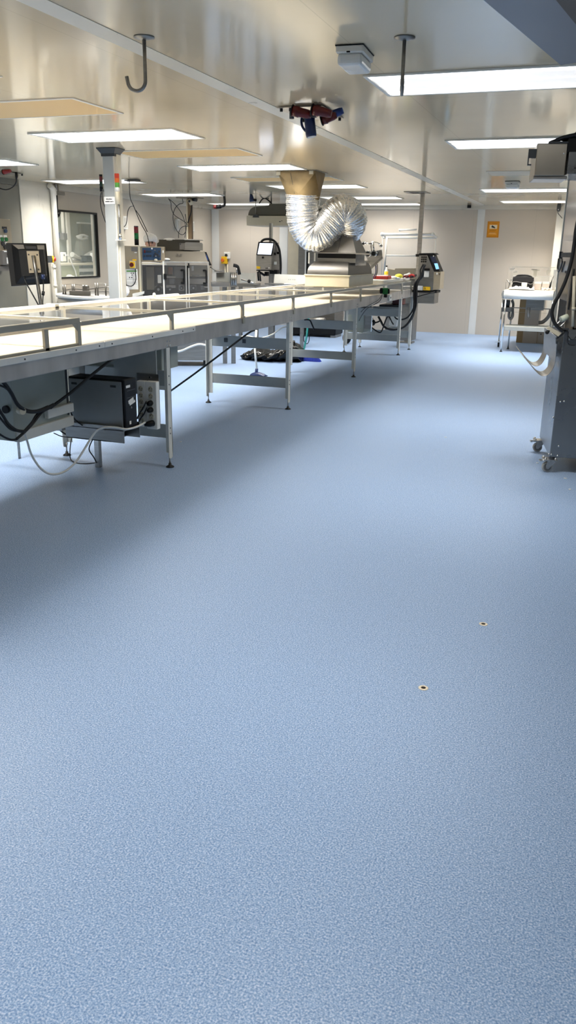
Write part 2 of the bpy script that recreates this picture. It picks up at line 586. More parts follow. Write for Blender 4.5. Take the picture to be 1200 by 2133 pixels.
lamp(-0.62, 5.02, 16.0)
lt.location = (-0.62, 5.02, H)
INV[lt.name] = Matrix.Translation((0.62, -5.02, -H))
for x, y, s in (
        (-0.63, 7.70, 'second lit ceiling light, behind the nearest one on the aisle side'),
        (-1.03, 13.05, 'narrow lit ceiling light beside the small white ceiling box, over the aisle'),
        (-1.03, 15.72, 'last lit ceiling light over the aisle, nearest the yellow sign wall'),
        (-3.93, 6.56, 'lit ceiling light between the two tan vents, in front of the grey column'),
        (-3.93, 9.27, 'lit ceiling light directly in front of the brown duct mouth'),
        (-3.93, 12.03, 'lit ceiling light right behind the brown duct mouth'),
        (-3.93, 14.50, 'lit ceiling light second from the back wall, behind the silver hose'),
        (-3.93, 16.33, 'lit ceiling light nearest the back wall, behind the silver hose'),
        (-6.86, 8.27, 'lit ceiling light in the left row, cut off above the red ceiling socket'),
        (-6.86, 10.78, 'lit ceiling light in the left row, above the wall window'),
        (-6.86, 13.50, 'lit ceiling light in the left row, above the sealing machine'),
        (-6.86, 16.22, 'lit ceiling light in the left row, at the back left corner')):
    dup(lt, (x, y, H), label=s)
    lamp(x, y)
# the rows go on behind and above the camera
for x, y, w_, s in ((-0.42, 2.35, 27.0, 'lit ceiling light over the aisle, above the camera'), (-0.42, -0.35, 24.0, 'lit ceiling light over the aisle, behind the camera'), (-3.93, 3.93, 50.0, 'lit ceiling light over the near conveyor end, above the picture'), (-3.93, 1.25, 38.0, 'lit ceiling light over the conveyor, level with the camera')):
    dup(lt, (x, y, H), label=s)
    lamp(x, y, w_)

# ================================================================== CEILING VENTS
vt = thing('ceiling_vent', 'tan perforated ceiling vent at the left edge, nearest one', 'ceiling vent', (-3.93, 5.22, H), group='tan perforated ceiling vents')
mb = MB(WHITE)
VW, VD = 1.36, 0.62
for a, b in (((-VW / 2, -VD / 2), (VW / 2, -VD / 2 + 0.02)), ((-VW / 2, VD / 2 - 0.02), (VW / 2, VD / 2)), ((-VW / 2, -VD / 2 + 0.02), (-VW / 2 + 0.02, VD / 2 - 0.02)), ((VW / 2 - 0.02, -VD / 2 + 0.02), (VW / 2, VD / 2 - 0.02))):
    mb.box((a[0], a[1], -0.008), (b[0], b[1], -0.001))
obj('frame', mb, vt, local=True)
mb = MB(perf_mat()); mb.box((-VW / 2 + 0.02, -VD / 2 + 0.02, -0.006), (VW / 2 - 0.02, VD / 2 - 0.02, -0.002)); obj('perforated_sheet', mb, vt, local=True)
dup(vt, (-3.93, 7.87, H), label='tan perforated ceiling vent behind the grey column top')
dup(vt, (-3.93, 10.78, H), label='tan perforated ceiling vent beside the brown duct mouth')
pv = single('ceiling_panel', MB(mat('matt_ceiling_white', rgb(226, 210, 182), 0.6, 0, 0.02, 4)).box((-1.30, 10.15, H - 0.003), (0.06, 10.72, H - 0.0005)), 'unlit white ceiling panel behind the second aisle light', 'ceiling panel')

# ================================================================== CEILING HOOKS
def hook(px, py, label, flip, rot, drop):
    p = at_z(px, py, H)
    t = thing('ceiling_hook', label, 'hook', p, rot, 'grey ceiling hooks')
    obj('base_plate', MB(STEEL_D).lathe([(0.001, 0), (0.047, 0), (0.047, -0.006), (0.012, -0.014), (0.001, -0.014)], seg=24), t, local=True)
    pts = [V(0, 0, -0.01), V(0, 0, -drop)]
    R = 0.043
    for k in range(1, 13):
        a = PI * k / 12 * 0.97
        pts.append(V(flip * (R - R * math.cos(a)), 0, -drop - R * math.sin(a)))
    pts.append(pts[-1] + V(flip * 0.004, 0, 0.022))
    obj('hook_rod', MB(STEEL_D).tube(pts, 0.0085, 10), t, local=True)


hook(300, 76, 'grey ceiling hook on the left, curling towards the vent', -1, 0.15, 0.178)
hook(843, 77, 'grey ceiling hook on the right, in front of the nearest light', -1, math.radians(-78), 0.178)

# ================================================================== EMERGENCY LIGHT BOXES
def lightbox(c, s, rot, label, nm='emergency_light'):
    t = thing(nm, label, 'emergency light', (c.x, c.y, H), rot)
    obj('housing', MB(WHITE).box((-s[0] / 2, -s[1] / 2, -0.035), (s[0] / 2, s[1] / 2, -0.0005), 0.006).m(BLACK).box((-s[0] / 2 - 0.002, -s[1] / 2 - 0.002, -0.005), (s[0] / 2 + 0.002, s[1] / 2 + 0.002, -0.001)), t, local=True)
    b = MB(mat('frosted_cover_' + str(int(rot * 100) + int(c.y)), rgb(238, 238, 234), 0.25, 0.0, 0.02, 10))
    b.box((-s[0] / 2 + 0.006, -s[1] / 2 + 0.006, -s[2]), (s[0] / 2 - 0.006, s[1] / 2 - 0.006, -0.033), 0.018, seg=3)
    obj('cover', b, t, local=True)
    obj('indicator', MB(BLACK).box((-0.012, -s[1] / 2 - 0.002, -0.034), (0.004, -s[1] / 2 + 0.008, -0.028)), t, local=True)


e0, e1, e2 = at_z(703, 95, H), at_z(747, 91, H), at_z(775, 113, H)
lightbox((e0 + e2) / 2 + V(0, 0.0, 0), (0.13, 0.24, 0.085), 0.05, 'white emergency light box on the ceiling beside the right hook')
lightbox(at_z(1067, 377, H) + V(0, 0.1, 0), (0.17, 0.24, 0.085), 0.0, 'small white emergency light box at the back light over the aisle')

# ================================================================== CEILING POWER SOCKETS
def cee(mbs, c, ax, r, l, colour, name, parent):
    ax = Vector(ax).normalized()
    c = Vector(c)
    b = MB(colour)
    b.tube([c, c + ax * l * 0.35, c + ax * l * 0.36, c + ax * l * 0.8, c + ax * l], r, 14, radii=[r * 0.92, r, r * 0.86, r * 0.8, r * 0.62])
    o = obj(name, b, parent)
    n = MB(BLACK)
    n.tube([c - ax * 0.004, c + ax * 0.004], r * 1.08, 14)
    obj('collar', n, o)
    return o


s0 = at_z(577, 221, H); s1 = at_z(670, 216, H); s2 = at_z(716, 243, H)
t = thing('ceiling_socket_panel', 'steel ceiling plate with red and blue power sockets and hanging plugs', 'power socket', ((s0.x + s2.x) / 2, (s0.y + s2.y) / 2, H))
mb = MB(STEEL); mb.box((s0.x, s0.y, H - 0.012), (s2.x, s2.y, H - 0.004))
obj('mounting_plate', mb, t)
for x in (s0.x + 0.02, s2.x - 0.02):
    for y in (s0.y + 0.03, s2.y - 0.03):
        obj('bolt', MB(BLACK).cyl((x, y, H - 0.03), (x, y, H - 0.003), 0.010, 10), t)
q = lambda px, py, dz=0.05: at_z(px, py, H - dz)
for i, (px, py, dx) in enumerate(((630, 233, 0.0), (672, 231, 0.0))):
    c = q(px, py, 0.05)
    cee(None, c + V(-0.07, 0.0, 0.01), (1, 0.12, -0.22), 0.034, 0.13, DRED, 'red_socket', t)
for px, py in ((608, 232), (655, 229)):
    c = q(px, py, 0.03)
    obj('cable_gland', MB(DGREY).cyl(c + V(0, 0, 0.03), c + V(0, 0, -0.045), 0.016, 12).m(BLACK).cyl(c + V(0, 0, 0.03), c + V(0, 0, 0.0), 0.021, 8), t)
c = q(645, 247, 0.075)
o = obj('blue_plug', MB(NAVY).tube([c + V(0, 0, 0.03), c + V(0, 0, -0.01), c + V(0.012, 0, -0.09), c + V(0.016, 0, -0.11)], 0.03, 16, radii=[0.038, 0.035, 0.036, 0.034]).m(PAPER).cyl(c + V(0.016, 0, -0.108), c + V(0.017, 0, -0.113), 0.03, 16), t)
obj('plug_lever', MB(NAVY).tube([c + V(-0.03, 0, 0.02), c + V(-0.056, 0, 0.0), c + V(-0.05, 0, -0.045), c + V(-0.025, 0, -0.075)], 0.008, 8, 4), o)
c = q(684, 250, 0.09)
cee(None, c + V(-0.045, 0.0, 0), (1, 0.1, 0.3), 0.032, 0.10, DRED, 'red_plug', t)
c = q(688, 243, 0.06)
cee(None, c + V(-0.02, 0.0, 0), (1, 0.1, 0.35), 0.030, 0.11, BLUE, 'blue_socket', t)

# left socket plate with the black cable
s0 = at_z(48, 361, H)
t = thing('ceiling_socket_panel', 'ceiling plate with one red socket and drooping cable, left edge', 'power socket', (s0.x - 0.25, s0.y - 0.15, H))
obj('mounting_plate', MB(STEEL_D).box((s0.x - 0.62, s0.y - 0.32, H - 0.012), (s0.x, s0.y, H - 0.002)).m(BLACK).cyl((s0.x - 0.01, s0.y - 0.01, H - 0.03), (s0.x - 0.01, s0.y - 0.01, H - 0.002), 0.012, 8), t)
c = at_z(14, 360, H - 0.05)
cee(None, c + V(-0.05, 0, 0.01), (1, 0, 0.1), 0.028, 0.11, mat('socket_red', rgb(138, 30, 26), 0.4, 0, 0.06, 10), 'red_socket', t)
g = at_z(34, 362, H - 0.02)
gy = g.y
obj('cable_gland', MB(BLACK).tube([g + V(0, 0, 0.02), g + V(0, 0, -0.03), at_y(34, 374, gy)], 0.018, 8, radii=[0.016, 0.018, 0.009]), t)
obj('cable', MB(RUBBER).tube([at_y(x, y, gy) for x, y in ((34, 373), (33, 381), (26, 390), (14, 395), (2, 393), (-12, 386), (-30, 372))], 0.007, 8, 5), t)

# black and red plug hanging at the back left, blue plug near the hanging hood
c = at_z(467, 408, H)
t = thing('ceiling_plug', 'black elbow with red socket hanging below the back left ceiling light', 'plug', c)
obj('drop_pipe', MB(BLACK).tube([c, at_y(468, 421, c.y), at_y(467, 428, c.y), at_y(458, 430, c.y)], 0.022, 10, 4), t)
obj('socket_body', MB(BLACK).tube([at_y(460, 430, c.y), at_y(452, 431, c.y)], 0.034, 12).m(DRED).tube([at_y(452, 431, c.y), at_y(446, 431, c.y)], 0.036, 12), t)
c = at_z(523, 405, H)
t = thing('ceiling_plug', 'blue plug on a black elbow hanging above the grey domed hood', 'plug', c)
obj('plug_body', MB(NAVY).tube([c, at_y(524, 414, c.y), at_y(525, 420, c.y)], 0.035, 12, radii=[0.022, 0.04, 0.042]), t)
obj('plug_elbow', MB(BLACK).tube([at_y(525, 416, c.y), at_y(534, 417, c.y)], 0.022, 10), t)

# ================================================================== POLE WITH CEILING PLATE
pc = at_z(868, 401, H)
PX, PY = -2.66, 13.45
t = thing('steel_pole', 'square steel pole from ceiling plate down to the far conveyor end', 'pole', (PX, PY, 0.9))
obj('ceiling_plate', MB(STEEL_D).box((PX - 0.24, PY - 0.28, H - 0.008), (PX + 0.10, PY + 0.12, H - 0.001)).m(BLACK).box((PX - 0.17, PY - 0.22, H - 0.011), (PX - 0.03, PY + 0.04, H - 0.0075)), t)
obj('pole_tube', MB(STEEL).box((PX - 0.03, PY - 0.03, 0.87), (PX + 0.03, PY + 0.03, H - 0.008), 0.004), t)

# ================================================================== FLOOR MARKS
DRK = mat('dark_recess', rgb(38, 28, 22), 0.8, 0.0, 0.2, 30)
RING = mat('pale_filler_ring', rgb(226, 214, 192), 0.6, 0.0, 0.08, 40)
for (px, py), s in (((882, 1433), 'floor fixing hole with pale ring, the nearer of the two'), ((1007, 1300), 'floor fixing hole with pale ring, the farther of the two')):
    c = at_z(px, py, 0)
    t = thing('floor_anchor', s, 'floor anchor', c, group='floor fixing holes')
    obj('ring', MB(RING).lathe([(0.009, 0.0004), (0.009, 0.0016), (0.017, 0.0012), (0.0185, 0.0004)], seg=24), t, local=True)
    obj('plug', MB(DRK).lathe([(0.0005, 0.0003), (0.0092, 0.0003), (0.0092, 0.0012), (0.0005, 0.001)], seg=20), t, local=True)
scr = 0
for px, py, s, lab in ((928, 911, 0.010, 'white paper scrap on the floor, midway along the aisle'), (1120, 965, 0.010, 'white scrap on the floor just left of the front caster'),
                  (1178, 997, 0.016, 'white scrap on the floor just in front of the right machine'), (1187, 1020, 0.016, 'curled white scrap on the floor nearest the right edge'),
                  (743, 729, 0.012, 'tiny white scrap on the floor by the far conveyor end'), (376, 921, 0.012, 'thin white scrap on the floor right of the front table leg')):
    c = at_z(px, py, 0)
    b = MB(PAPER)
    pts = [c + V(math.cos(k * 1.9 + px) * s * (0.5 + 0.5 * (k % 2)), math.sin(k * 1.9 + px) * s * 0.5, 0.0015 + 0.002 * (k % 2)) for k in range(4)]
    b.tube(pts, 0.0022, 6, 3)
    single('paper_scrap', b, lab, 'scrap', 'white scraps on the floor')
# ================================================================== THE LONG CONVEYOR TABLE
XF, XB = -2.72, -3.62
CY0, CY1 = 1.9, 13.55
LEGY = (2.55, 5.10, 7.61, 10.06, 12.65)
conv = thing('conveyor_table', 'long conveyor with white belt under a clear cover on grey legs', 'conveyor', (-3.17, 7.6, 0))
mb = MB(BELT)
mb.box((XB + 0.05, CY0, 0.925), (XF - 0.035, CY1 - 0.05, 0.95), 0.01)
obj('belt', mb, conv)
mb = MB(RAIL); mb.box((XF - 0.03, CY0, 0.852), (XF, CY1, 0.972), 0.004)
for y in LEGY:
    for dy in (-0.02, 0.02):
        for z in (0.872, 0.90):
            mb.m(CHROME).cyl((XF - 0.002, y + dy, z), (XF + 0.004, y + dy, z), 0.006, 8)
obj('front_side_rail', mb, conv)
mb = MB(RAIL); mb.box((XB, CY0, 0.852), (XB + 0.03, CY1, 0.972), 0.004); obj('back_side_rail', mb, conv)
mb = MB(STEEL_D)
for y in (3.2, 4.6, 6.4, 7.0, 8.8, 9.4, 11.2, 12.0, 13.2):
    mb.box((XB + 0.03, y - 0.03, 0.86), (XF - 0.03, y + 0.03, 0.90))
obj('cross_bar', mb, conv)
mb = MB(DGREY); mb.box((XB + 0.08, CY0, 0.905), (XF - 0.08, CY1 - 0.1, 0.92)); obj('belt_bed', mb, conv)
# white screwed guard strip on the near module
mb = MB(WHITE)
for a, b in ((CY0, 4.28), (4.285, 5.51)):
    mb.box((XF, a, 0.936), (XF + 0.012, b, 0.972), 0.003)
for y in (2.6, 3.1, 3.52, 3.98, 4.22, 4.36, 4.86, 5.30, 5.47):
    mb.m(INK).cyl((XF + 0.011, y, 0.952), (XF + 0.0145, y, 0.952), 0.005, 8)
obj('guard_strip', mb, conv)
# legs
for k, y in enumerate(LEGY):
    for x, s in ((XF, -1), (XB, 1)):
        b = MB(LEGP)
        pts = [V(x, y - 0.028, 0.86), V(x, y + 0.028, 0.86), V(x, y + 0.028, 0.10)]
        pts += [V(x, y + 0.028 * math.cos(a), 0.085 - 0.02 * math.sin(a)) for a in (0.3, 0.9, 1.57, 2.2, 2.8)] + [V(x, y - 0.028, 0.10)]
        b.prism(pts, (s * 0.006, 0, 0))
        b.box((x, y + 0.022, 0.10), (x + s * 0.05, y + 0.028, 0.86))
        for z in (0.25, 0.29, 0.60, 0.66):
            b.m(STEEL_D).cyl((x - s * 0.004, y - 0.004, z), (x, y - 0.004, z), 0.0055, 8)
        lg = obj('leg', b, conv)
        f = MB(RUBBER); xx = x + s * 0.012
        f.lathe([(0.001, 0.001), (0.030, 0.001), (0.030, 0.006), (0.011, 0.018), (0.011, 0.030), (0.001, 0.030)], (xx, y, 0), seg=16)
        f.m(STEEL).cyl((xx, y, 0.028), (xx, y, 0.10), 0.006, 8)
        obj('foot', f, lg)
    b = MB(BEAMP); b.box((XB + 0.006, y + 0.028, 0.58), (XF - 0.006, y + 0.04, 0.69), 0.003)
    if k == 2:
        for x in (XB + 0.20, XB + 0.40):
            b.m(DGREY).box((x - 0.018, y + 0.024, 0.625), (x + 0.018, y + 0.0285, 0.665))
    obj('upper_crossbeam', b, conv)
    b = MB(BEAMP); b.box((XB + 0.006, y + 0.028, 0.205), (XF - 0.006, y + 0.04, 0.305), 0.003); obj('lower_crossbeam', b, conv)
# the end support
for x, s in ((XF - 0.02, -1), (XB + 0.04, 1)):
    b = MB(LEGP); b.box((x - 0.02, 13.48, 0.07), (x + 0.02, 13.52, 0.86), 0.004)
    lg = obj('leg', b, conv)
    f = MB(RUBBER); f.lathe([(0.001, 0.001), (0.028, 0.001), (0.028, 0.006), (0.011, 0.018), (0.001, 0.018)], (x, 13.5, 0), seg=16); f.m(STEEL).cyl((x, 13.5, 0.017), (x, 13.5, 0.075), 0.006, 8)
    obj('foot', f, lg)
b = MB(BEAMP); b.box((XB + 0.06, 13.49, 0.19), (XF - 0.04, 13.51, 0.30)); obj('lower_crossbeam', b, conv)
# cover: posts, rails, panes
POSTY = (5.175, 6.436, 7.70, 8.955, 10.218, 11.45, 12.62, 13.3)
ZT = 1.105
COVM = mat('cover_frame_paint', rgb(176, 172, 158), 0.4, 0.2, 0.04, 8)
b = MB(COVM); b.box((XF - 0.022, 4.065, ZT - 0.026), (XF + 0.002, CY1 - 0.2, ZT), 0.003); obj('cover_front_rail', b, conv)
b = MB(WHITE); b.box((XB - 0.0, 4.065, ZT - 0.03), (XB + 0.03, CY1 - 0.2, ZT), 0.003); obj('cover_back_rail', b, conv)
b = MB(COVM); b.box((XF - 0.022, CY0, ZT - 0.012), (XF + 0.003, 4.05, ZT + 0.022), 0.003); obj('cover_front_rail', b, conv)
b = MB(WHITE); b.box((XB, CY0, ZT - 0.012), (XB + 0.03, 4.05, ZT + 0.022), 0.003); obj('cover_back_rail', b, conv)
for y in (4.04,) + POSTY:
    top = ZT + (0.022 if y < 4.05 else 0)
    b = MB(COVM)
    b.box((XF - 0.018, y - 0.017, 0.955), (XF + 0.002, y + 0.017, top - 0.02), 0.002)
    b.prism([V(XF - 0.004, y - 0.016, top - 0.024), V(XF - 0.004, y - 0.075, top - 0.024), V(XF - 0.004, y - 0.016, top - 0.075)], (0.004, 0, 0))
    if y > 5.6:
        b.box((XF, y - 0.02, 0.925), (XF + 0.01, y + 0.02, 0.985), 0.002)
    obj('cover_post', b, conv)
    b = MB(WHITE); b.box((XB, y - 0.015, 0.972), (XB + 0.02, y + 0.015, top - 0.03)); obj('cover_post', b, conv)
    b = MB(COVM); b.box((XB + 0.03, y - 0.016, top - 0.022), (XF - 0.022, y + 0.016, top - 0.004), 0.002); obj('cover_cross_rail', b, conv)
b = MB(COVM); b.box((XF - 0.018, 3.72, 0.958), (XF - 0.002, 3.755, 1.085)); obj('cover_post', b, conv)
b = MB(COVM); b.box((XF - 0.02, CY0, 0.972), (XF - 0.002, 4.05, 0.986)); obj('cover_sill', b, conv)
ys = (CY0, 4.04) + POSTY
for a, c in zip(ys, ys[1:]):
    dz = 0.022 if c < 4.05 else 0
    b = MB(MILKY); b.box((XF - 0.012, a + 0.018, 0.974), (XF - 0.008, c - 0.018, ZT - 0.026 + dz)); obj('front_pane', b, conv)
    b = MB(MILKY); b.box((XB + 0.03, a + 0.018, ZT - 0.012 + dz), (XF - 0.022, c - 0.018, ZT - 0.008 + dz)); obj('top_pane', b, conv)
# white tube lying on the back edge
b = MB(WHITE); b.tube([(XB - 0.026, 2.2, ZT - 0.012), (XB - 0.026, 7.05, ZT - 0.012)], 0.024, 12); obj('back_edge_tube', b, conv)
b = MB(WHITE); b.box((XB - 0.05, 5.05, ZT - 0.03), (XB + 0.03, 5.10, ZT + 0.016), 0.004); obj('tube_bracket', b, conv)
# red motor block inside the far end
b = MB(DRED); b.box((-2.95, 13.0, 0.74), (-2.78, 13.2, 0.84), 0.01).m(STEEL_D).cyl((-2.87, 13.1, 0.79), (-2.87, 13.45, 0.79), 0.04, 12); obj('drive_motor', b, conv)

# ------------------------------------------------------------------ white notice plate with switch on the rail, green clamp sensor
c = at_x(812, 620, XF + 0.012)
t = thing('rail_switch', 'small white rocker switch box on the conveyor side rail', 'switch', c)
obj('switch_box', MB(WHITE).cbox(c, (0.03, 0.13, 0.085), 0.004), t)
obj('rocker', MB(INK).cbox(c + V(0.016, 0, 0), (0.006, 0.03, 0.022), 0.002), t)
c = at_x(795, 606, XF + 0.02)
t = thing('clamp_sensor', 'green sensor with black knob clipped on the clear cover', 'sensor', c)
obj('sensor_body', MB(GREEN).cbox(c + V(0.055, 0, 0), (0.075, 0.06, 0.085), 0.008).m(BLACK).cbox(c + V(0.06, 0.0, -0.06), (0.04, 0.04, 0.05), 0.006).cbox(c + V(0.10, 0.0, 0.0), (0.02, 0.05, 0.07), 0.006), t)
obj('knob', MB(BLACK).cyl(c + V(-0.018, 0, 0.002), c + V(0.012, 0, 0.002), 0.04, 12).cyl(c + V(0.012, 0, 0), c + V(0.03, 0.0, 0), 0.015, 8), t)
for k, pts in enumerate((((795, 613), (789, 624), (776, 632), (762, 640), (752, 650)), ((797, 613), (792, 626), (781, 634), (766, 642), (755, 655), (748, 668)))):
    obj('cable', MB(RUBBER).tube([at_x(x, y, XF + 0.015 - 0.01 * k) for x, y in pts], 0.0035, 6, 4), t)

# ------------------------------------------------------------------ TUNNEL UNIT ON THE CONVEYOR + STEEL HOOD
q0 = at_z(727, 598.5, ZT + 0.002)
TY0 = q0.y
TX1, TX0 = q0.x, at_y(635, 596, TY0).x
zc = at_y(727, 573.5, TY0).z
zd = at_y(727, 546, TY0).z
TY1 = at_x(777, 591, TX1).y
tun = thing('tunnel_unit', 'cream and steel tunnel box standing on the conveyor under the hood', 'tunnel machine', ((TX0 + TX1) / 2, (TY0 + TY1) / 2, ZT))
obj('cream_base', MB(CREAM).box((TX0, TY0, ZT + 0.002), (TX1, TY1, zc - 0.014), 0.004).box((TX0 - 0.012, TY0 - 0.012, zc - 0.016), (TX1 + 0.012, TY1 + 0.012, zc), 0.004), tun)
b = MB(HOODM)
rings = []
hh = zd - zc
yc = TY0 + 0.03
for k in range(19):
    a = PI / 2 * k / 18
    ins = 0.10 * (1 - math.cos(a)) * 1.6
    z = zc + hh * math.sin(a)
    e = 0.02 + ins * 0.35
    rings.append([V(TX0 + 0.02 + ins * 0.6, TY0 + 0.012 + ins, z), V(TX1 - e, TY0 + 0.012 + ins, z), V(TX1 - e, TY1 - 0.02 - ins, z), V(TX0 + 0.02 + ins * 0.6, TY1 - 0.02 - ins, z)])
b.loft(rings, True, False)
obj('steel_dome', b, tun)
zs = at_y(700, 527, TY0 + 0.2).z
gx0, gx1 = at_y(662, 540, TY0 + 0.2).x, at_y(741, 540, TY0 + 0.2).x
obj('dark_slot', MB(BLACK).box((gx0, TY0 + 0.2, zd - 0.01), (gx1, TY0 + 0.62, zs - 0.008)).m(STEEL_D).box((gx0 - 0.004, TY0 + 0.185, zd - 0.012), (gx1, TY0 + 0.198, zd + 0.4 * (zs - zd))), tun)
ax0, ax1 = at_y(741, 540, TY0 + 0.2).x, at_y(763, 540, TY0 + 0.2).x
obj('acrylic_guard', MB(ACRYL).box((ax0, TY0 + 0.19, zd - 0.04), (ax1, TY0 + 0.21, zs - 0.01)).m(STEEL).box((ax0, TY0 + 0.19, zs - 0.014), (ax1 + 0.05, TY0 + 0.21, zs - 0.006)), tun)
obj('stay_post', MB(WHITE).box((gx0 - 0.05, TY0 + 0.2, zd), (gx0 - 0.03, TY0 + 0.22, zs - 0.006)).box((gx0 - 0.16, TY0 + 0.3, zd - 0.03), (gx0 - 0.14, TY0 + 0.32, zs)), tun)
b = MB(STEEL); hx0, hx1 = at_y(655, 528, TY0 + 0.12).x, at_y(741, 528, TY0 + 0.12).x
hy0, hy1 = TY0 + 0.12, TY0 + 0.66
b.box((hx0 - 0.01, hy0, zs - 0.006), (hx1 + 0.04, hy1, zs + 0.004))
zt = at_y(730, 489, TY0 + 0.4).z
ux0, ux1 = at_y(703, 489, TY0 + 0.25).x, at_y(733, 489, TY0 + 0.25).x
b.m(HOODM).loft([[V(hx0 + 0.02, hy0 + 0.02, zs), V(hx1, hy0 + 0.02, zs), V(hx1, hy1 - 0.02, zs), V(hx0 + 0.02, hy1 - 0.02, zs)],
                   [V(ux0, TY0 + 0.25, zt), V(ux1, TY0 + 0.25, zt), V(ux1, TY0 + 0.53, zt), V(ux0, TY0 + 0.53, zt)]], True, False)
sx = (hx0 * 0.45 + hx1 * 0.55)
b.m(INK).prism([V(sx, hy0 + 0.018, zs), V(sx + 0.005, hy0 + 0.018, zs), V((ux0 * 1.6 + ux1 * 0.4) / 2 + 0.02, TY0 + 0.247, zt), V((ux0 * 1.6 + ux1 * 0.4) / 2 + 0.017, TY0 + 0.247, zt)], (0, 0.002, 0))
obj('steel_hood', b, tun)
uc = V((ux0 + ux1) / 2, TY0 + 0.39, zt)

# ------------------------------------------------------------------ CEILING DUCT MOUTH + FLEXIBLE HOSE
DX0, DX1, DY0, DY1 = -3.655, -3.195, 9.70, 10.08
du = thing('duct_mouth', 'brown stained sheet metal duct mouth tapering down from the ceiling', 'duct', ((DX0 + DX1) / 2, (DY0 + DY1) / 2, 2.08))
dc = V((DX0 + DX1) / 2, (DY0 + DY1) / 2, 0)
zb = at_y(632, 406, dc.y).z
rb = (at_y(666, 406, dc.y).x - at_y(598, 406, dc.y).x) / 2
dc.x = at_y(632, 406, dc.y).x
ring0, ring1, ringm = [], [], []
NS = 32
for k in range(NS):
    a = 2 * PI * k / NS + PI / 4
    c, s = math.cos(a), math.sin(a)
    m_ = max(abs(c), abs(s))
    sq = V((DX0 + DX1) / 2 + c / m_ * (DX1 - DX0) / 2, (DY0 + DY1) / 2 + s / m_ * (DY1 - DY0) / 2, H - 0.02)
    ring0.append(sq)
    ring1.append(V(dc.x + c * rb, dc.y + s * rb * 0.9, zb))
b = MB(GALV)
zt0 = H - 0.03
cs = [V(DX1, DY1, zt0), V(DX0, DY1, zt0), V(DX0, DY0, zt0), V(DX1, DY0, zt0)]
b.prism([cs[0], cs[1], cs[2], cs[3]], (0, 0, 0.029))
bq = b.bm
cv = [bq.verts.new(p) for p in cs]
cb_ = [bq.verts.new(V(dc.x + rb * math.cos(2 * PI * k / NS), dc.y + rb * 0.9 * math.sin(2 * PI * k / NS), zb)) for k in range(NS)]
cl_ = [bq.verts.new(V(dc.x + rb * 0.93 * math.cos(2 * PI * k / NS), dc.y + rb * 0.84 * math.sin(2 * PI * k / NS), zb - 0.06)) for k in range(NS)]
Q4 = NS // 4
for q4 in range(4):
    for k in range(Q4):
        f = bq.faces.new((cv[q4], cb_[q4 * Q4 + k], cb_[(q4 * Q4 + k + 1) % NS])); f.smooth = True
    f = bq.faces.new((cv[q4], cb_[((q4 + 1) * Q4) % NS], cv[(q4 + 1) % 4])); f.smooth = False
for k in range(NS):
    bq.faces.new((cb_[k], cl_[k], cl_[(k + 1) % NS], cb_[(k + 1) % NS]))
b.m(CREAM).box((DX0 - 0.02, DY0 - 0.012, H - 0.05), (DX0 + 0.03, DY0 - 0.002, H - 0.001)).box((DX1 - 0.07, DY0 - 0.012, H - 0.045), (DX1 - 0.02, DY0 - 0.002, H - 0.001))
b.m(INK).prism([V(-3.50, DY0 - 0.004, H - 0.03), V(-3.496, DY0 - 0.004, H - 0.03), V(dc.x - 0.046, dc.y - rb * 0.885, zb), V(dc.x - 0.05, dc.y - rb * 0.885, zb)], (0, 0.003, 0))
obj('taper', b, du)
obj('ceiling_flange', MB(STEEL_D).box((DX0 - 0.03, DY0 - 0.03, H - 0.006), (DX1 + 0.03, DY1 + 0.03, H - 0.001)), du)

path = [(631, 404), (631, 432), (634, 462), (645, 483), (663, 487), (681, 472), (697, 453), (711, 442), (724, 447), (732, 462), (733, 478), (730, 492)]
ys_ = [dc.y + (uc.y - dc.y) * (i / (len(path) - 1)) ** 1.2 for i in range(len(path))]
P3 = [at_y(x, y, yy) for (x, y), yy in zip(path, ys_)]
P3[-1] = V(P3[-1].x, uc.y, zt + 0.01)
cp = spline(P3, 16)
# arc-length resample
L_ = [0]
for i in range(1, len(cp)):
    L_.append(L_[-1] + (cp[i] - cp[i - 1]).length)
NR = 330
res = []
for k in range(NR):
    s = L_[-1] * k / (NR - 1)
    i = max(j for j in range(len(L_)) if L_[j] <= s + 1e-9)
    i = min(i, len(cp) - 2)
    f = (s - L_[i]) / max(1e-9, L_[i + 1] - L_[i])
    res.append(cp[i].lerp(cp[i + 1], min(1, f)))
b = MB(FOIL)
rings = []
t0 = (res[1] - res[0]).normalized()
nrm = V(0, -1, 0)
nrm = (nrm - t0 * nrm.dot(t0)).normalized()
SEG = 44
rr = random.Random(3)
for k, p in enumerate(res):
    t_ = (res[min(k + 6, NR - 1)] - res[max(k - 6, 0)]).normalized()
    nrm = (nrm - t_ * nrm.dot(t_)).normalized()
    bi = t_.cross(nrm)
    u_ = k / (NR - 1)
    R0 = 0.204 if u_ < 0.86 else 0.204 - (u_ - 0.86) / 0.14 * 0.085
    R0 += 0.004 * math.sin(k * 0.37)
    R = R0 * (1 + 0.014 * math.sin(2 * PI * k / 5.5))
    ring = []
    for j in range(SEG):
        a = 2 * PI * j / SEG
        crinkle = (rr.random() - 0.5) * 0.005
        ring.append(p + (nrm * math.cos(a) + bi * math.sin(a)) * (R + crinkle))
    rings.append(ring)
b.loft(rings, True, True)
hose = single('flexible_duct', b, 'crinkled silver foil hose looping from ceiling duct to steel hood', 'duct hose')

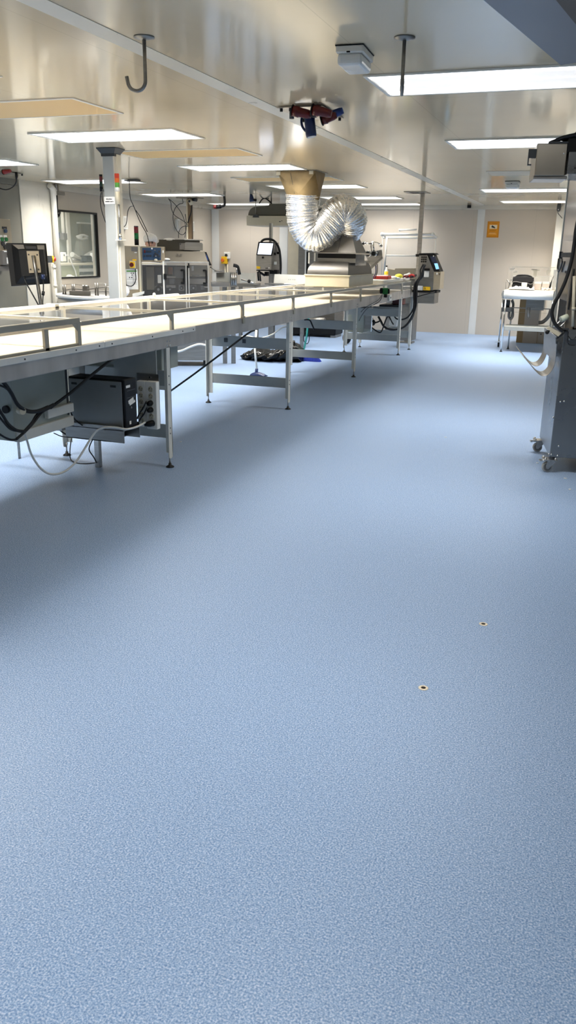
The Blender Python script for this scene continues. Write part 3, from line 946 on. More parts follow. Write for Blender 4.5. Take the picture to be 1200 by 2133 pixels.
# ------------------------------------------------------------------ FILM REEL UNIT beside the tunnel
RY = 11.9
F = lambda x, y, yy=RY: at_y(x, y, yy)
t = thing('film_reel_unit', 'steel bracket plate carrying two rollers right of the tunnel', 'roller unit', F(785, 590))
poly = [F(760, 528), F(795, 520), (F(797, 540)), F(776, 558), F(768, 546)]
b = MB(STEEL); b.prism(poly, (0, 0.015, 0)); b.m(STEEL_D).prism([F(772, 556), F(776, 560), F(798, 538), F(797, 534)], (0, -0.03, 0)); obj('bracket_plate', b, t)
for x, y in ((771, 529), (783, 528.5)):
    c = F(x, y)
    r = obj('roller', MB(CHROME).tube([c + V(0, 0.02, 0), c + V(-0.01, -0.10, 0)], 0.042, 16), t)
    obj('roller_core', MB(BLACK).tube([c + V(-0.01, -0.099, 0), c + V(-0.011, -0.106, 0)], 0.03, 16), r)
b = MB(CHROME)
b.tube([F(774, 523), F(773, 510), F(777, 504), F(789, 507), F(793, 515)], 0.009, 8, 4)
obj('guide_bar', b, t)
obj('guide_bar', MB(CHROME).tube([F(779, 522), F(777, 506)], 0.014, 8), t)
obj('guide_knob', MB(BLACK).ball(F(757, 507), 0.022, 10, 8), t)
obj('guide_arm', MB(STEEL).tube([F(757, 507), F(775, 508)], 0.012, 8).ball(F(761, 507), 0.02, 10, 8).ball(F(793, 512), 0.025, 10, 8), t)
obj('air_hose', MB(NAVY).tube([F(783, 552), F(783, 568), F(778, 578), F(774, 588)], 0.008, 8, 4).m(RUBBER).tube([F(786, 550), F(786, 566), F(781, 580)], 0.006, 8, 4), t)
obj('support_arm', MB(STEEL_D).box(F(768, 546) + V(-0.2, 0, -0.02), F(768, 546) + V(0.02, 0.03, 0.02)).tube([F(773, 556), F(768, 580)], 0.014, 8), t)

# ------------------------------------------------------------------ things lying on the far open end of the belt
E_ = lambda x, y, z=0.985: at_z(x, y, z)
bx = thing('belt_riser', 'white slab lid on the far end of the conveyor cover', 'lid', (-3.0, 12.6, ZT))
ra, rb_ = at_y(777, 596, 11.55), at_y(777, 579, 11.55)
obj('slab', MB(WHITE).box((XB + 0.04, 11.52, ZT + 0.002), (XF - 0.03, 13.3, 1.15), 0.004), bx)
zz = 1.151
tr = thing('red_tray', 'shallow red tray with white paper on the far belt end', 'tray', at_z(793, 580, zz))
p0, p1 = at_y(778, 581, 12.05), at_y(811, 579, 12.05)
obj('tray_body', MB(RED).box((p0.x, p0.y - 0.1, zz + 0.001), (p1.x, p0.y + 0.14, zz + 0.045), 0.006), tr)
obj('tray_paper', MB(PAPER).box((p0.x + 0.03, p0.y - 0.08, zz + 0.045), (p1.x - 0.04, p0.y + 0.1, zz + 0.05)), tr)
c = at_y(831, 578, 12.5); c.z = zz
b = MB(mat('yellow_cloth', rgb(226, 212, 70), 0.8, 0, 0.05, 30, bump=0.2))
b.ball(c + V(0, 0, 0.035), (0.06, 0.06, 0.035), 14, 8).ball(c + V(-0.05, 0.02, 0.02), (0.04, 0.05, 0.02), 12, 8)
single('yellow_cloth', b, 'crumpled yellow cloth on the far belt end', 'cloth')
c = at_y(819, 579, 12.3); c.z = zz
single('white_wrapper', MB(PAPER).ball(c + V(0, 0, 0.02), (0.06, 0.05, 0.02), 12, 8).ball(c + V(0.05, 0.03, 0.012), (0.05, 0.04, 0.013), 12, 8), 'white wrapper lying between red tray and yellow cloth', 'wrapper')
rr2 = random.Random(5)
for k in range(6):
    c = at_y(844 + k * 3.4, 578, 12.8 + 0.1 * (k % 2)); c.z = zz + 0.016 + 0.022 * (k % 3 == 1)
    b = MB((DRED, PAPER, DRED, DGREY, RED, BLACK)[k])
    b.tube([c + V(-0.04, 0, 0.0), c + V(0.0, 0.03, 0.012), c + V(0.04, 0.0, 0.03 * (k % 2))], 0.016, 8, 3)
    single('packet', b, ('red packet nearest the yellow cloth', 'white packet in the heap beside the steel pole', 'red packet second in the heap beside the steel pole', 'grey packet in the heap beside the steel pole', 'bright red packet nearest the steel pole', 'black packet at the pole end of the heap')[k] + ' on the belt', 'packet', 'packets heaped by the pole')
c = at_z(807, 580, zz)
t = thing('spray_bottle', 'clear bottle with yellow label behind the red tray', 'bottle', c + V(0, 0.25, 0))
c = c + V(-0.08, 0.25, 0.001)
obj('bottle_body', MB(mat('cloudy_bottle', rgb(225, 225, 218), 0.2, 0, 0.02, 10)).lathe([(0.001, 0), (0.03, 0), (0.03, 0.10), (0.013, 0.14), (0.012, 0.16), (0.001, 0.16)], c, seg=16), t)
obj('bottle_label', MB(YELLOW).lathe([(0.0303, 0.045), (0.0312, 0.045), (0.0312, 0.095), (0.0303, 0.095)], c, seg=16), t)
obj('bottle_cap', MB(BLACK).lathe([(0.001, 0.16), (0.014, 0.16), (0.014, 0.18), (0.001, 0.18)], c, seg=12), t)
c = at_z(856, 594, 0.98) + V(0, -0.02, 0)
c.x = XF - 0.10

# ------------------------------------------------------------------ PRINTER ON THE POLE
PYP = 13.38
G = lambda x, y: at_y(x, y, PYP)
pr = thing('label_printer', 'steel label printer with blue display mounted on the square pole', 'printer', G(893, 607))
poly = [G(873, 531), G(890, 531), G(904, 565.5), G(902, 604.5), G(869, 604.5)]
b = MB(STEEL_D); b.prism(poly, (0, 0.34, 0)); obj('housing', b, pr)
b = MB(BLACK); b.prism([G(873, 527.5), G(903, 527), G(907, 530), G(893, 532.3), G(873, 532.3)], (0, 0.34, 0)); obj('top_lid', b, pr)
# slanted display side (front of the printer looks to the right)
A, B_ = G(893, 531), G(904.5, 566)
dep = V(0, 0.34, 0)
Xo = V(0.09, 0, 0)
b = MB(BLACK); b.prism([A, A + V(0.065, 0.0, 0.0), B_ + V(0.09, 0, 0.0), B_], dep); fascia = obj('display_fascia', b, pr)
f0, f1, f2, f3 = G(896, 533), G(906, 533), G(916, 562), G(908, 562)
obj('display', MB(mat('display_glass', rgb(58, 62, 82), 0.15, 0, 0.03, 10)).prism([G(896, 534), G(906.5, 534), G(911, 547), G(901.5, 547)], (0, -0.004, 0)).m(SCREENB).prism([G(904.5, 548.5), G(911.5, 548.5), G(915, 560), G(908.5, 561)], (0, -0.004, 0)).m(PAPER).cbox(G(903, 533.5) + V(0, -0.005, 0), (0.012, 0.004, 0.02)), fascia)
b = MB(BEIGE); b.prism([G(904, 566), G(918.5, 566), G(916, 602), G(902, 604)], (0, 0.34, 0)); dr = obj('front_door', b, pr)
obj('door_sticker', MB(PAPER).cbox(G(910.5, 570) + V(0, -0.002, 0), (0.018, 0.003, 0.03)).m(BLACK).cbox(G(916, 571) + V(0, -0.002, 0), (0.010, 0.003, 0.03)), dr)
b = MB(BLACK)
for r in range(3):
    for c_ in range(3):
        b.cyl(G(879.5 + c_ * 4.1 - r * 0.4, 535.7 + r * 4.6), G(879.5 + c_ * 4.1 - r * 0.4, 535.7 + r * 4.6) + V(0, -0.012, 0), 0.0135, 10)
obj('port_cluster', b, pr)
obj('side_label', MB(BLACK).cbox(G(889, 561.5) + V(0, -0.006, 0), (0.10, 0.012, 0.035)).m(PAPER).cbox(G(888.5, 570.5) + V(0, -0.003, 0), (0.075, 0.004, 0.10)), pr)
lab = obj('rating_label', MB(PAPER).cbox(G(875, 600) + V(0, -0.002, 0), (0.085, 0.003, 0.07)), pr)
lab = obj('warning_label', MB(YELLOW).cbox(G(889, 601) + V(0, -0.002, 0), (0.11, 0.003, 0.055)).m(INK).prism([G(883.4, 602.6) + V(0, -0.004, 0), G(887.4, 602.6) + V(0, -0.004, 0), G(885.4, 597.8) + V(0, -0.004, 0)], (0, -0.001, 0)).m(YELLOW).prism([G(884.4, 602.0) + V(0, -0.006, 0), G(886.5, 602.0) + V(0, -0.006, 0), G(885.4, 599.4) + V(0, -0.006, 0)], (0, -0.001, 0)), pr)
b = MB(BLACK); b.box(G(869, 605) + V(-0.1, 0, -0.03), G(910, 605.5) + V(0, 0.34, 0)); b.tube([G(869, 620) + V(-0.05, 0, 0), G(906, 608)], 0.008, 8); obj('mounting_shelf', b, pr)
obj('pole_clamp', MB(BLACK).box((PX - 0.045, PY - 0.045, G(870, 532).z - 0.02), (PX + 0.10, PY + 0.045, G(870, 532).z + 0.02)), pr)
# cable bundle from the printer down under the conveyor
for k, pts in enumerate((((886, 551), (882, 560), (880, 575), (868, 590), (866, 610), (864, 640), (858, 662), (843, 680), (826, 686), (812, 686), (800, 680), (793, 668), (788, 659)),
                         ((882, 550), (876, 562), (875, 575), (864, 592), (862, 615), (862, 640), (852, 658), (840, 665), (826, 664), (818, 652), (812, 643)),
                         ((884, 552), (880, 566), (876, 577), (869, 595), (868, 620), (866, 640), (860, 655), (846, 678), (826, 686), (806, 684)))):
    b = MB(RUBBER); b.tube([at_y(x, y, PYP - 0.08 - 0.03 * k) for x, y in pts], (0.018, 0.012, 0.014)[k], 8, 5)
    single('cable', b, ('thickest black cable looping from the pole printer under the conveyor', 'thinner black cable hanging from the pole printer, shorter loop', 'middle black cable of the bundle from the pole printer')[k], 'cable', 'black printer cables')
b = MB(RUBBER); b.tube([at_y(x, y, 13.0) for x, y in ((774, 682), (785, 690), (793, 692), (798, 683), (803, 668), (808, 659), (812, 662), (816, 670), (820, 676))], 0.011, 8, 5)
single('cable', b, 'zigzag black cable below the far conveyor end', 'cable')
# grey cabinet behind the printer
c0, c1 = at_y(868, 612, 14.4), at_y(904, 633, 14.4)
t = thing('hanging_cabinet', 'grey sheet metal cabinet behind and below the pole printer', 'cabinet', (c0.x, 14.5, c1.z))
obj('body', MB(STEEL_D).box((c0.x - 0.25, 14.4, c1.z), (c1.x, 14.8, c0.z + 0.12), 0.004), t)
obj('door_handle', MB(PAPER).cbox(at_y(868.5, 625, 14.38), (0.02, 0.03, 0.09), 0.003), t)
obj('stand_leg', MB(STEEL_D).box((c0.x - 0.2, 14.55, 0), (c0.x - 0.14, 14.61, c1.z)).box((c0.x - 0.3, 14.45, 0), (c0.x - 0.04, 14.7, 0.02)), t)
c = at_y(821, 671, 13.9)
t = thing('junction_box', 'white topped grey junction box hanging under the far conveyor end', 'junction box', c)
obj('lid', MB(WHITE).cbox(c + V(0, 0, 0.02), (0.13, 0.1, 0.17), 0.006, (0, 0.15, 0)), t)
obj('base', MB(BEAMP).cbox(c + V(-0.01, 0.05, -0.14), (0.17, 0.12, 0.13), 0.006), t)
obj('hanger', MB(BEAMP).cyl(c + V(0, 0.05, 0.05), (c.x, 13.95, 0.84), 0.012, 8), t)

# ------------------------------------------------------------------ WHITE FRAMED ENCLOSURE behind the pole
WY_ = 14.6
W = lambda x, y, d=0: at_y(x, y, WY_ + d)
t = thing('white_frame_enclosure', 'white tube framed clear enclosure behind the square pole', 'enclosure', W(850, 600))
wz0 = 0.95
b = MB(WHITE)
tl, tr_ = W(796, 488), W(902, 488)
obj('top_bar', MB(WHITE).tube([tl, tr_], 0.022, 10).ball(tl, 0.032, 10, 8).ball(tr_, 0.032, 10, 8), t)
obj('top_bar', MB(WHITE).tube([W(796, 495, 0.4), W(910, 495, 0.4)], 0.018, 8), t)
obj('side_bar', MB(WHITE).tube([tl, W(803, 494, 0.4)], 0.014, 8).tube([tr_, W(910, 494, 0.4)], 0.016, 8), t)
for (x0, y0), (x1, y1), d in (((806, 494), (800, 572), 0.1), ((908, 494), (905, 560), 0.4), ((797, 489), (795, 572), 0)):
    obj('upright', MB(WHITE).tube([W(x0, y0, d), W(x1, y1, d)], 0.018 if d == 0.1 else 0.006, 8), t)
obj('middle_bar', MB(WHITE).tube([W(804, 532, 0.1), W(868, 533, 0.1)], 0.012, 8), t)
obj('top_pipe', MB(WHITE).tube([W(831, 479, 0.2), W(868, 478, 0.2)], 0.014, 8).box(W(831, 484, 0.2), W(834, 479, 0.2) + V(0, 0.02, 0)), t)
for (xa, ya, xb, yb) in ((805, 496, 906, 568),):
    obj('clear_sheet', MB(ACRYL).prism([W(xa, ya, 0.42), W(xb, ya, 0.42), W(xb - 4, yb, 0.42), W(xa - 5, yb, 0.42)], (0, 0.006, 0)), t)
obj('base_cabinet', MB(BEIGE).prism([W(806, 560, 0.3), W(822, 562, 0.3), W(824, 559, 0.3), W(864, 559, 0.3), W(864, 582, 0.3), W(806, 582, 0.3)], (0, 0.5, 0)), t)
obj('base_frame', MB(STEEL_D).box((W(806, 580, .3).x, WY_ + 0.35, 0), (W(864, 580, .3).x, WY_ + 0.75, W(830, 582, .3).z)), t)
# ================================================================== UNDER THE FRONT OF THE CONVEYOR
# hanging control cabinet (left edge)
CX = -3.02
c0 = at_x(33, 922, CX)      # lower near corner
c1 = at_x(141, 866, CX)     # lower far corner
cz = (c0.z + c1.z) / 2 - 0.0
t = thing('control_cabinet', 'large grey green cabinet hung under the conveyor at the left edge', 'cabinet', (CX - 0.25, (c0.y + c1.y) / 2, c0.z))
yn, yf = c0.y, c1.y + 0.03
obj('body', MB(CABP).box((XB + 0.12, yn, c0.z + 0.005), (CX, yf, 0.83), 0.004), t)
obj('base_rail', MB(LEGP).box((CX - 0.02, yn + 0.01, c0.z), (CX + 0.018, yf + 0.01, c0.z + 0.06), 0.003).box((CX, yn + 0.28, c0.z + 0.09), (CX + 0.03, yf, c0.z + 0.145), 0.003), t)
obj('door_edge', MB(DGREY).box((CX - 0.001, yf - 0.03, c0.z + 0.07), (CX + 0.004, yf - 0.015, 0.82)), t)
obj('cable_gland', MB(CREAM).cyl((XF - 0.22, yn - 0.015, 0.62), (XF - 0.26, yn + 0.0, 0.62), 0.02, 12).m(BLACK).cyl((CX - 0.04, yn - 0.02, 0.62), (CX - 0.04, yn + 0.001, 0.62), 0.022, 12), t)
obj('hanger', MB(BEAMP).box((CX - 0.1, yn + 0.1, 0.82), (CX - 0.04, yn + 0.16, 0.858)).box((CX - 0.1, yf - 0.2, 0.82), (CX - 0.04, yf - 0.14, 0.858)), t)
c = at_z(40, 955, 0)
obj('threaded_rod', MB(STEEL_D).cyl((-3.87, c.y, 0.001), (-3.87, c.y, 0.25), 0.010, 8).box((-3.9, c.y - 0.03, 0.25), (XB + 0.16, c.y + 0.03, 0.28)), t)

# computer and its tray
PY0 = 4.50
a = at_y(143, 785, PY0); b_ = at_y(258, 791, PY0); c = at_y(262, 893, PY0)
PXR = b_.x
PX0 = a.x - 0.01
PZ0, PZ1 = c.z, (a.z + b_.z) / 2
PYE = at_x(283, 787, PXR).y
t = thing('computer_tower', 'black and grey computer tower standing in the tray under the conveyor', 'computer', ((PX0 + PXR) / 2, (PY0 + PYE) / 2, PZ0))
obj('case', MB(BLACK).box((PX0, PY0 + 0.006, PZ0), (PXR - 0.012, PYE, PZ1), 0.006), t)
b = MB(PCGREY); b.box((PX0 + 0.004, PY0 - 0.002, PZ0 + 0.004), (PXR - 0.02, PY0 + 0.006, PZ1 - 0.012), 0.003)
b.m(INK).box((PX0 + 0.03, PY0 - 0.004, PZ1 - 0.05), (PX0 + 0.07, PY0 - 0.001, PZ1 - 0.036)).box((PXR - 0.10, PY0 - 0.004, PZ1 - 0.05), (PXR - 0.06, PY0 - 0.001, PZ1 - 0.036))
obj('side_panel', b, t)
fr = obj('front_bezel', MB(BLACK).box((PXR - 0.014, PY0 + 0.004, PZ0), (PXR, PYE, PZ1), 0.005).m(DGREY).box((PXR - 0.002, PY0 + 0.025, PZ1 - 0.075), (PXR + 0.002, PYE - 0.02, PZ1 - 0.07)).box((PXR - 0.002, PY0 + 0.025, PZ1 - 0.12), (PXR + 0.002, PYE - 0.02, PZ1 - 0.115)), t)
b = MB(PAPER)
b.cbox((PXR + 0.001, PY0 + 0.045, PZ1 - 0.045), (0.002, 0.05, 0.016)).cbox((PXR + 0.001, PY0 + 0.075, PZ1 - 0.14), (0.002, 0.065, 0.022), 0, (0.25, 0, 0)).cbox((PXR + 0.0015, PY0 + 0.09, PZ1 - 0.156), (0.002, 0.07, 0.014), 0, (0.2, 0, 0)).cbox((PXR + 0.001, PY0 + 0.055, PZ0 + 0.03), (0.002, 0.02, 0.022))
obj('sticker', b, fr)
obj('power_button', MB(SILVERP).cyl((PXR, PY0 + 0.075, PZ1 - 0.185), (PXR + 0.004, PY0 + 0.075, PZ1 - 0.185), 0.007, 10), fr)
# tray
TZ = PZ0 - 0.006
t = thing('computer_tray', 'steel tray on a square post holding the computer tower', 'tray', ((PX0 + PXR) / 2, (PY0 + PYE) / 2, 0))
zl = TZ - 0.085
b = MB(STEEL_D)
b.box((PX0 - 0.02, PY0 - 0.03, zl), (PXR + 0.0, PY0 - 0.024, TZ + 0.02)).box((PX0 - 0.02, PYE + 0.02, zl), (PXR, PYE + 0.026, TZ + 0.02)).box((PX0 - 0.02, PY0 - 0.03, TZ - 0.006), (PXR + 0.004, PYE + 0.026, TZ - 0.001))
b.box((PX0 - 0.02, PY0 - 0.03, zl), (PXR - 0.1, PYE + 0.026, zl + 0.006))
obj('tray_body', b, t)
p = at_z(206, 973, 0)
obj('post', MB(STEEL).box((p.x - 0.018, p.y - 0.018, 0.001), (p.x + 0.018, p.y + 0.018, zl + 0.002)), t)
obj('post_bracket', MB(STEEL_D).box((p.x - 0.05, PYE - 0.05, zl - 0.01), (p.x + 0.05, p.y + 0.04, zl + 0.001)), t)
obj('hanger', MB(STEEL_D).box((PX0 - 0.02, PYE + 0.02, zl), (PX0 + 0.02, PYE + 0.026, 0.86)), t)

# power strips on a steel plate
SY = 4.86
S = lambda x, y, d=0: at_y(x, y, SY + d)
t = thing('power_strip_holder', 'steel plate behind the sockets beside the computer tower', 'holder', S(305, 905))
a, b2 = S(283, 785), S(327, 884)
obj('back_plate', MB(STEEL_D).box((a.x - 0.02, SY + 0.046, b2.z - 0.01), (b2.x + 0.0, SY + 0.052, a.z + 0.02)).m(CHROME).cyl((S(306, 788)) + V(0, 0.046, 0), S(306, 788) + V(0, 0.04, 0), 0.008, 8), t)
obj('side_hanger', MB(BEAMP).box((b2.x - 0.35, SY + 0.052, 0.55), (b2.x - 0.02, SY + 0.06, 0.86)), t)


def socket_strip(x0, x1, xb0, xb1, y0, y1, n, label, plugs):
    tl_, tr2, bl_, br_ = S(x0, y0), S(x1, y0), S(xb0, y1), S(xb1, y1)
    cx0, cx1, z1, z0 = (tl_.x + bl_.x) / 2, (tr2.x + br_.x) / 2, tl_.z, bl_.z
    t = thing('power_strip', label, 'power strip', ((cx0 + cx1) / 2, SY + 0.02, z0), group='white socket strips')
    obj('strip_body', MB(WHITE).box((cx0, SY, z0), (cx1, SY + 0.044, z1), 0.005, seg=2), t)
    pit = (z1 - z0 - 0.05) / n
    for k in range(n):
        z = z1 - 0.03 - pit * (k + 0.5)
        cx = (cx0 + cx1) / 2 - 0.002
        r = min(pit * 0.46, (cx1 - cx0) * 0.4)
        b = MB(WHITE); b.lathe([(r, -0.003), (r, 0.0005), (r * 0.86, 0.0005)], (cx, SY, z), 'y', 20, False)
        b.m(CREAM).lathe([(0.0005, -0.0008), (r * 0.9, -0.0008), (r * 0.9, 0.0004), (0.0005, 0.0004)], (cx, SY, z), 'y', 20)
        b.m(INK)
        for dx, dz in ((0.4, 0.15), (-0.35, 0.2), (0.25, -0.4)):
            b.cyl((cx + dx * r, SY - 0.0012, z + dz * r), (cx + dx * r, SY + 0.0, z + dz * r), 0.12 * r + 0.001, 6)
        s = obj('socket', b, t)
        if k in plugs:
            pb = MB(BLACK)
            if plugs[k] == 'big':
                pb.tube([(cx + 0.01, SY - 0.001, z), (cx, SY - 0.03, z), (cx - 0.03, SY - 0.05, z - 0.005)], 0.02, 12, radii=[0.022, 0.021, 0.012])
            else:
                pb.tube([(cx, SY - 0.001, z), (cx, SY - 0.028, z), (cx - 0.012, SY - 0.036, z - 0.006)], 0.017, 12, radii=[0.018, 0.017, 0.009])
            obj('plug', pb, s)
    return cx0, cx1, z0, z1


socket_strip(284, 304, 288, 303, 793, 888, 6, 'left white socket strip next to the computer, four empty sockets on top', {})
m0 = socket_strip(302, 325, 306, 328, 794, 893, 6, 'right white socket strip with three black plugs in it', {2: 's', 3: 's', 5: 'big'})
obj_ = None
b = MB(RUBBER)
b.tube([S(305, 836, -0.035), S(298, 850, -0.04), S(290, 862, -0.03), S(286, 872, -0.02)], 0.005, 8, 4)
single('cable', b, 'short black plug cable running across the socket strips, upper one', 'cable')
b = MB(RUBBER); b.tube([S(306, 849, -0.035), S(300, 862, -0.045), S(292, 873, -0.03), S(288, 882, -0.02)], 0.005, 8, 4)
single('cable', b, 'short black plug cable running across the socket strips, lower one', 'cable')
# white cable from plug to cabinet
b = MB(WHITE)
pts = [(302, 880, 4.80), (285, 889, 4.55), (262, 894, 4.44), (238, 890, 4.44), (212, 892, 4.42), (195, 905, 4.40), (178, 932, 4.35), (158, 962, 4.28), (135, 982, 4.20), (108, 988, 4.10), (85, 976, 4.0), (66, 948, 3.92), (57, 920, 3.85), (52, 902, 3.80)]
b.tube([at_y(x, y, Y) for x, y, Y in pts], 0.0068, 10, 6)
single('cable', b, 'white power cable drooping in a loop in front of the computer tray', 'cable')
# black cables in front of the cabinet
KX = CX + 0.06
K = lambda x, y, d=0: at_x(x, y, KX + d)
for pts, r, lab in (
        (((-6, 786), (10, 800), (24, 820), (36, 842), (55, 856), (78, 857), (98, 850), (112, 843)), 0.011, 'thick black cable sagging in front of the grey green cabinet'),
        (((-4, 802), (8, 806), (20, 816), (34, 838), (54, 853), (76, 855), (100, 846)), 0.006, 'thin black cable beside the sagging thick one on the cabinet'),
        (((108, 848), (88, 858), (70, 880), (52, 899), (34, 915)), 0.008, 'black cable branching down across the cabinet, right branch'),
        (((100, 850), (78, 862), (66, 880), (50, 898)), 0.006, 'black cable branching down across the cabinet, left branch'),
        (((-4, 850), (6, 866), (18, 884), (34, 896), (50, 899)), 0.009, 'black cable loop at the left edge, upper'),
        (((-4, 864), (8, 880), (22, 894), (38, 898), (52, 898)), 0.006, 'black cable loop at the left edge, middle'),
        (((-4, 902), (10, 911), (24, 916), (34, 915)), 0.006, 'black cable loop at the left edge, lowest')):
    single('cable', MB(RUBBER).tube([K(x, y, 0.004 * i) for i, (x, y) in enumerate(pts)], r, 8, 5), lab, 'cable', 'black cables on the hung cabinet')
# the straight thick cable that runs up under the rail and on to the right
b = MB(RUBBER)
b.tube([K(104, 850, 0.01), at_x(150, 816, -2.86), at_x(190, 782, -2.80), at_x(222, 757, -2.76), at_x(236, 748, -2.80)], 0.0095, 8, 4)
single('cable', b, 'long black cable slanting up across the computer side', 'cable')
b = MB(RUBBER); b.tube([at_y(302, 774, 5.2), at_y(322, 760, 5.25), at_y(342, 745, 5.3)], 0.008, 8, 3)
single('cable', b, 'black rod like cable above the socket strips', 'cable')
b = MB(RUBBER); b.tube([at_x(356, 814, -3.35), at_x(410, 775, -3.1), at_x(470, 730, -2.85), at_x(516, 695, -2.80), at_x(530, 688, -2.85)], 0.008, 8, 4)
single('cable', b, 'taut black cable slanting up from the front leg to the rail', 'cable')
b = MB(RUBBER); b.tube([at_y(145, 836, 4.46), at_y(147, 858, 4.46), at_y(158, 876, 4.46), at_y(172, 886, 4.46)], 0.005, 8, 4)
single('cable', b, 'black cable curving down the left side of the computer', 'cable')
b = MB(RUBBER); b.tube([at_y(x, y, 4.62) for x, y in ((224, 893), (212, 900), (196, 912), (188, 926), (186, 938), (195, 952), (200, 962))] + [at_z(198, 964, 0.01), at_z(178, 966, 0.01), at_z(158, 964, 0.01)] + [at_y(147, 956, 5.0), at_y(146, 935, 5.0), at_y(149, 913, 5.0)], 0.0042, 8, 4)
single('cable', b, 'thin black cable hanging from the tray down to the floor', 'cable')
b = MB(RUBBER); b.tube([at_y(112, 902, 4.9), at_y(128, 909, 4.9), at_y(145, 911, 4.9)], 0.004, 6, 4).tube([at_y(126, 897, 4.9), at_y(136, 904, 4.9), at_y(146, 906, 4.9)], 0.006, 6, 4)
single('cable', b, 'pair of thin black wires beside the rear table leg', 'cable')
# grey cabinet behind (light panels seen between computer and leg)
t = thing('control_cabinet', 'light grey cabinet under the conveyor behind the computer tower', 'cabinet', (-3.35, 5.6, 0.2))
q0, q1 = at_y(345, 775, 5.55), at_y(200, 740, 5.55)
zq = at_y(300, 768, 5.2).z
obj('body', MB(CABP).box((XB + 0.06, 5.17, zq), (at_y(337, 750, 5.17).x, 5.42, 0.848), 0.004), t)
obj('door_gap', MB(DGREY).box((at_y(278, 750, 5.17).x, 5.168, zq), (at_y(279.2, 750, 5.17).x, 5.172, 0.845)), t)
obj('shelf_rail', MB(LEGP).box((XB + 0.06, 5.18, zq - 0.14), (at_y(345, 800, 5.18).x, 5.22, zq - 0.085), 0.003).box((XB + 0.06, 5.18, zq - 0.085), (XB + 0.10, 5.22, zq)), t)
b = MB(WHITE); b.tube([at_y(x, y, 7.9) for x, y in ((366, 733), (380, 730), (398, 722), (415, 717), (432, 719), (440, 712))], 0.011, 8, 4)
single('cable', b, 'pale cable under the conveyor behind the front leg', 'cable')
b = MB(LEGP); b.tube([at_y(x, y, 9.4) for x, y in ((500, 702), (515, 700), (540, 705), (565, 698), (580, 688), (590, 682), (602, 680))], 0.009, 8, 4)
single('cable', b, 'pale grey cable under the middle of the conveyor', 'cable')
b = MB(RUBBER); b.tube([at_y(x, y, 9.9) for x, y in ((634, 666), (645, 667), (650, 676), (655, 688))], 0.009, 8, 4)
single('cable', b, 'short black cable above the broom handle', 'cable')
t = thing('control_cabinet', 'grey green cabinet under the conveyor at the fourth leg pair', 'cabinet', (-3.2, 12.2, 0.3))
q0, q1 = at_y(722, 657, 12.75), at_y(757, 693, 12.75)
obj('body', MB(CABP).box((q0.x, 12.75, q1.z), (q1.x, 13.2, 0.845), 0.004), t)
obj('side_plate', MB(STEEL_D).box((q1.x + 0.01, 12.78, q1.z + 0.06), (at_y(774, 690, 12.78).x, 12.8, at_y(774, 658, 12.78).z)).m(CHROME).box((at_y(773, 690, 12.78).x, 12.77, q1.z + 0.02), (at_y(774.5, 690, 12.78).x, 12.80, at_y(774, 655, 12.78).z)), t)
b = MB(RUBBER); b.tube([at_x(x, y, XF - 0.06) for x, y in ((752, 640), (778, 640), (790, 642))], 0.007, 6, 3)
single('cable', b, 'black cable along the bottom of the far rail', 'cable')
b = MB(RUBBER); b.tube([at_y(804, 644, 13.2), at_y(818, 632, 13.2), at_y(832, 623, 13.2)], 0.008, 6, 3)
single('cable', b, 'black cable slanting up to the far rail', 'cable')
b = MB(RUBBER); b.ball(at_y(777, 672, 13.0), (0.04, 0.04, 0.05), 10, 8).tube([at_y(776, 662, 13.0), at_y(777, 672, 13.0), at_y(786, 671, 13.0), at_y(792, 668, 13.0)], 0.012, 8, 4)
single('cable_knot', b, 'black knot of cable beside the fourth leg cabinet', 'cable')
t = thing('dark_tray', 'flat dark tray cabinet below the far end of the conveyor', 'cabinet', (-3.0, 13.2, 0.68))
q0, q1 = at_y(780, 638, 12.85), at_y(852, 638, 12.85)
obj('tray_body', MB(DGREY).box((at_y(790, 640, 12.9).x, 12.9, 0.70), (at_y(850, 640, 12.9).x - 0.1, 13.4, 0.74), 0.003), t)
obj('tray_edge', MB(BEAMP).box((at_y(778, 640, 12.9).x, 12.88, 0.64), (at_y(850, 640, 12.9).x - 0.1, 12.9, 0.71)), t)

# ================================================================== ON THE FLOOR BEHIND THE TABLE: bag, broom, mop, dark base
b = MB(BAGM)
bl, br = at_z(503, 748, 0), at_z(624, 755, 0)
NL = 34
rings = []
rb3 = random.Random(11)
for k in range(NL):
    u = k / (NL - 1)
    c = bl.lerp(br, u) + V(0, 0.12, 0)
    hgt = 0.06 + 0.16 * math.sin(min(1, u * 1.25) * PI / 2) ** 1.5 + 0.05 * math.sin(u * 9)
    if u < 0.16:
        hgt = 0.11 - 0.05 * abs(u - 0.07) / 0.09
    if u > 0.82:
        hgt *= 1.1 - (u - 0.82) * 2.6
    dep_ = 0.09 + 0.22 * math.sin(PI * (0.1 + 0.8 * u))
    ring = []
    for j in range(26):
        a = 2 * PI * j / 26
        n_ = 1 + (rb3.random() - 0.5) * 0.24 + 0.1 * math.sin(5 * a + k * 0.9)
        ring.append(V(c.x + (rb3.random() - 0.5) * 0.02, c.y + math.cos(a) * dep_ * n_, max(0.002, hgt * 0.5 + math.sin(a) * hgt * 0.5 * n_)))
    rings.append(ring)
b.loft(rings, True, True)
single('bin_bag', b, 'crumpled black bin bag on the floor behind the conveyor', 'bin bag')
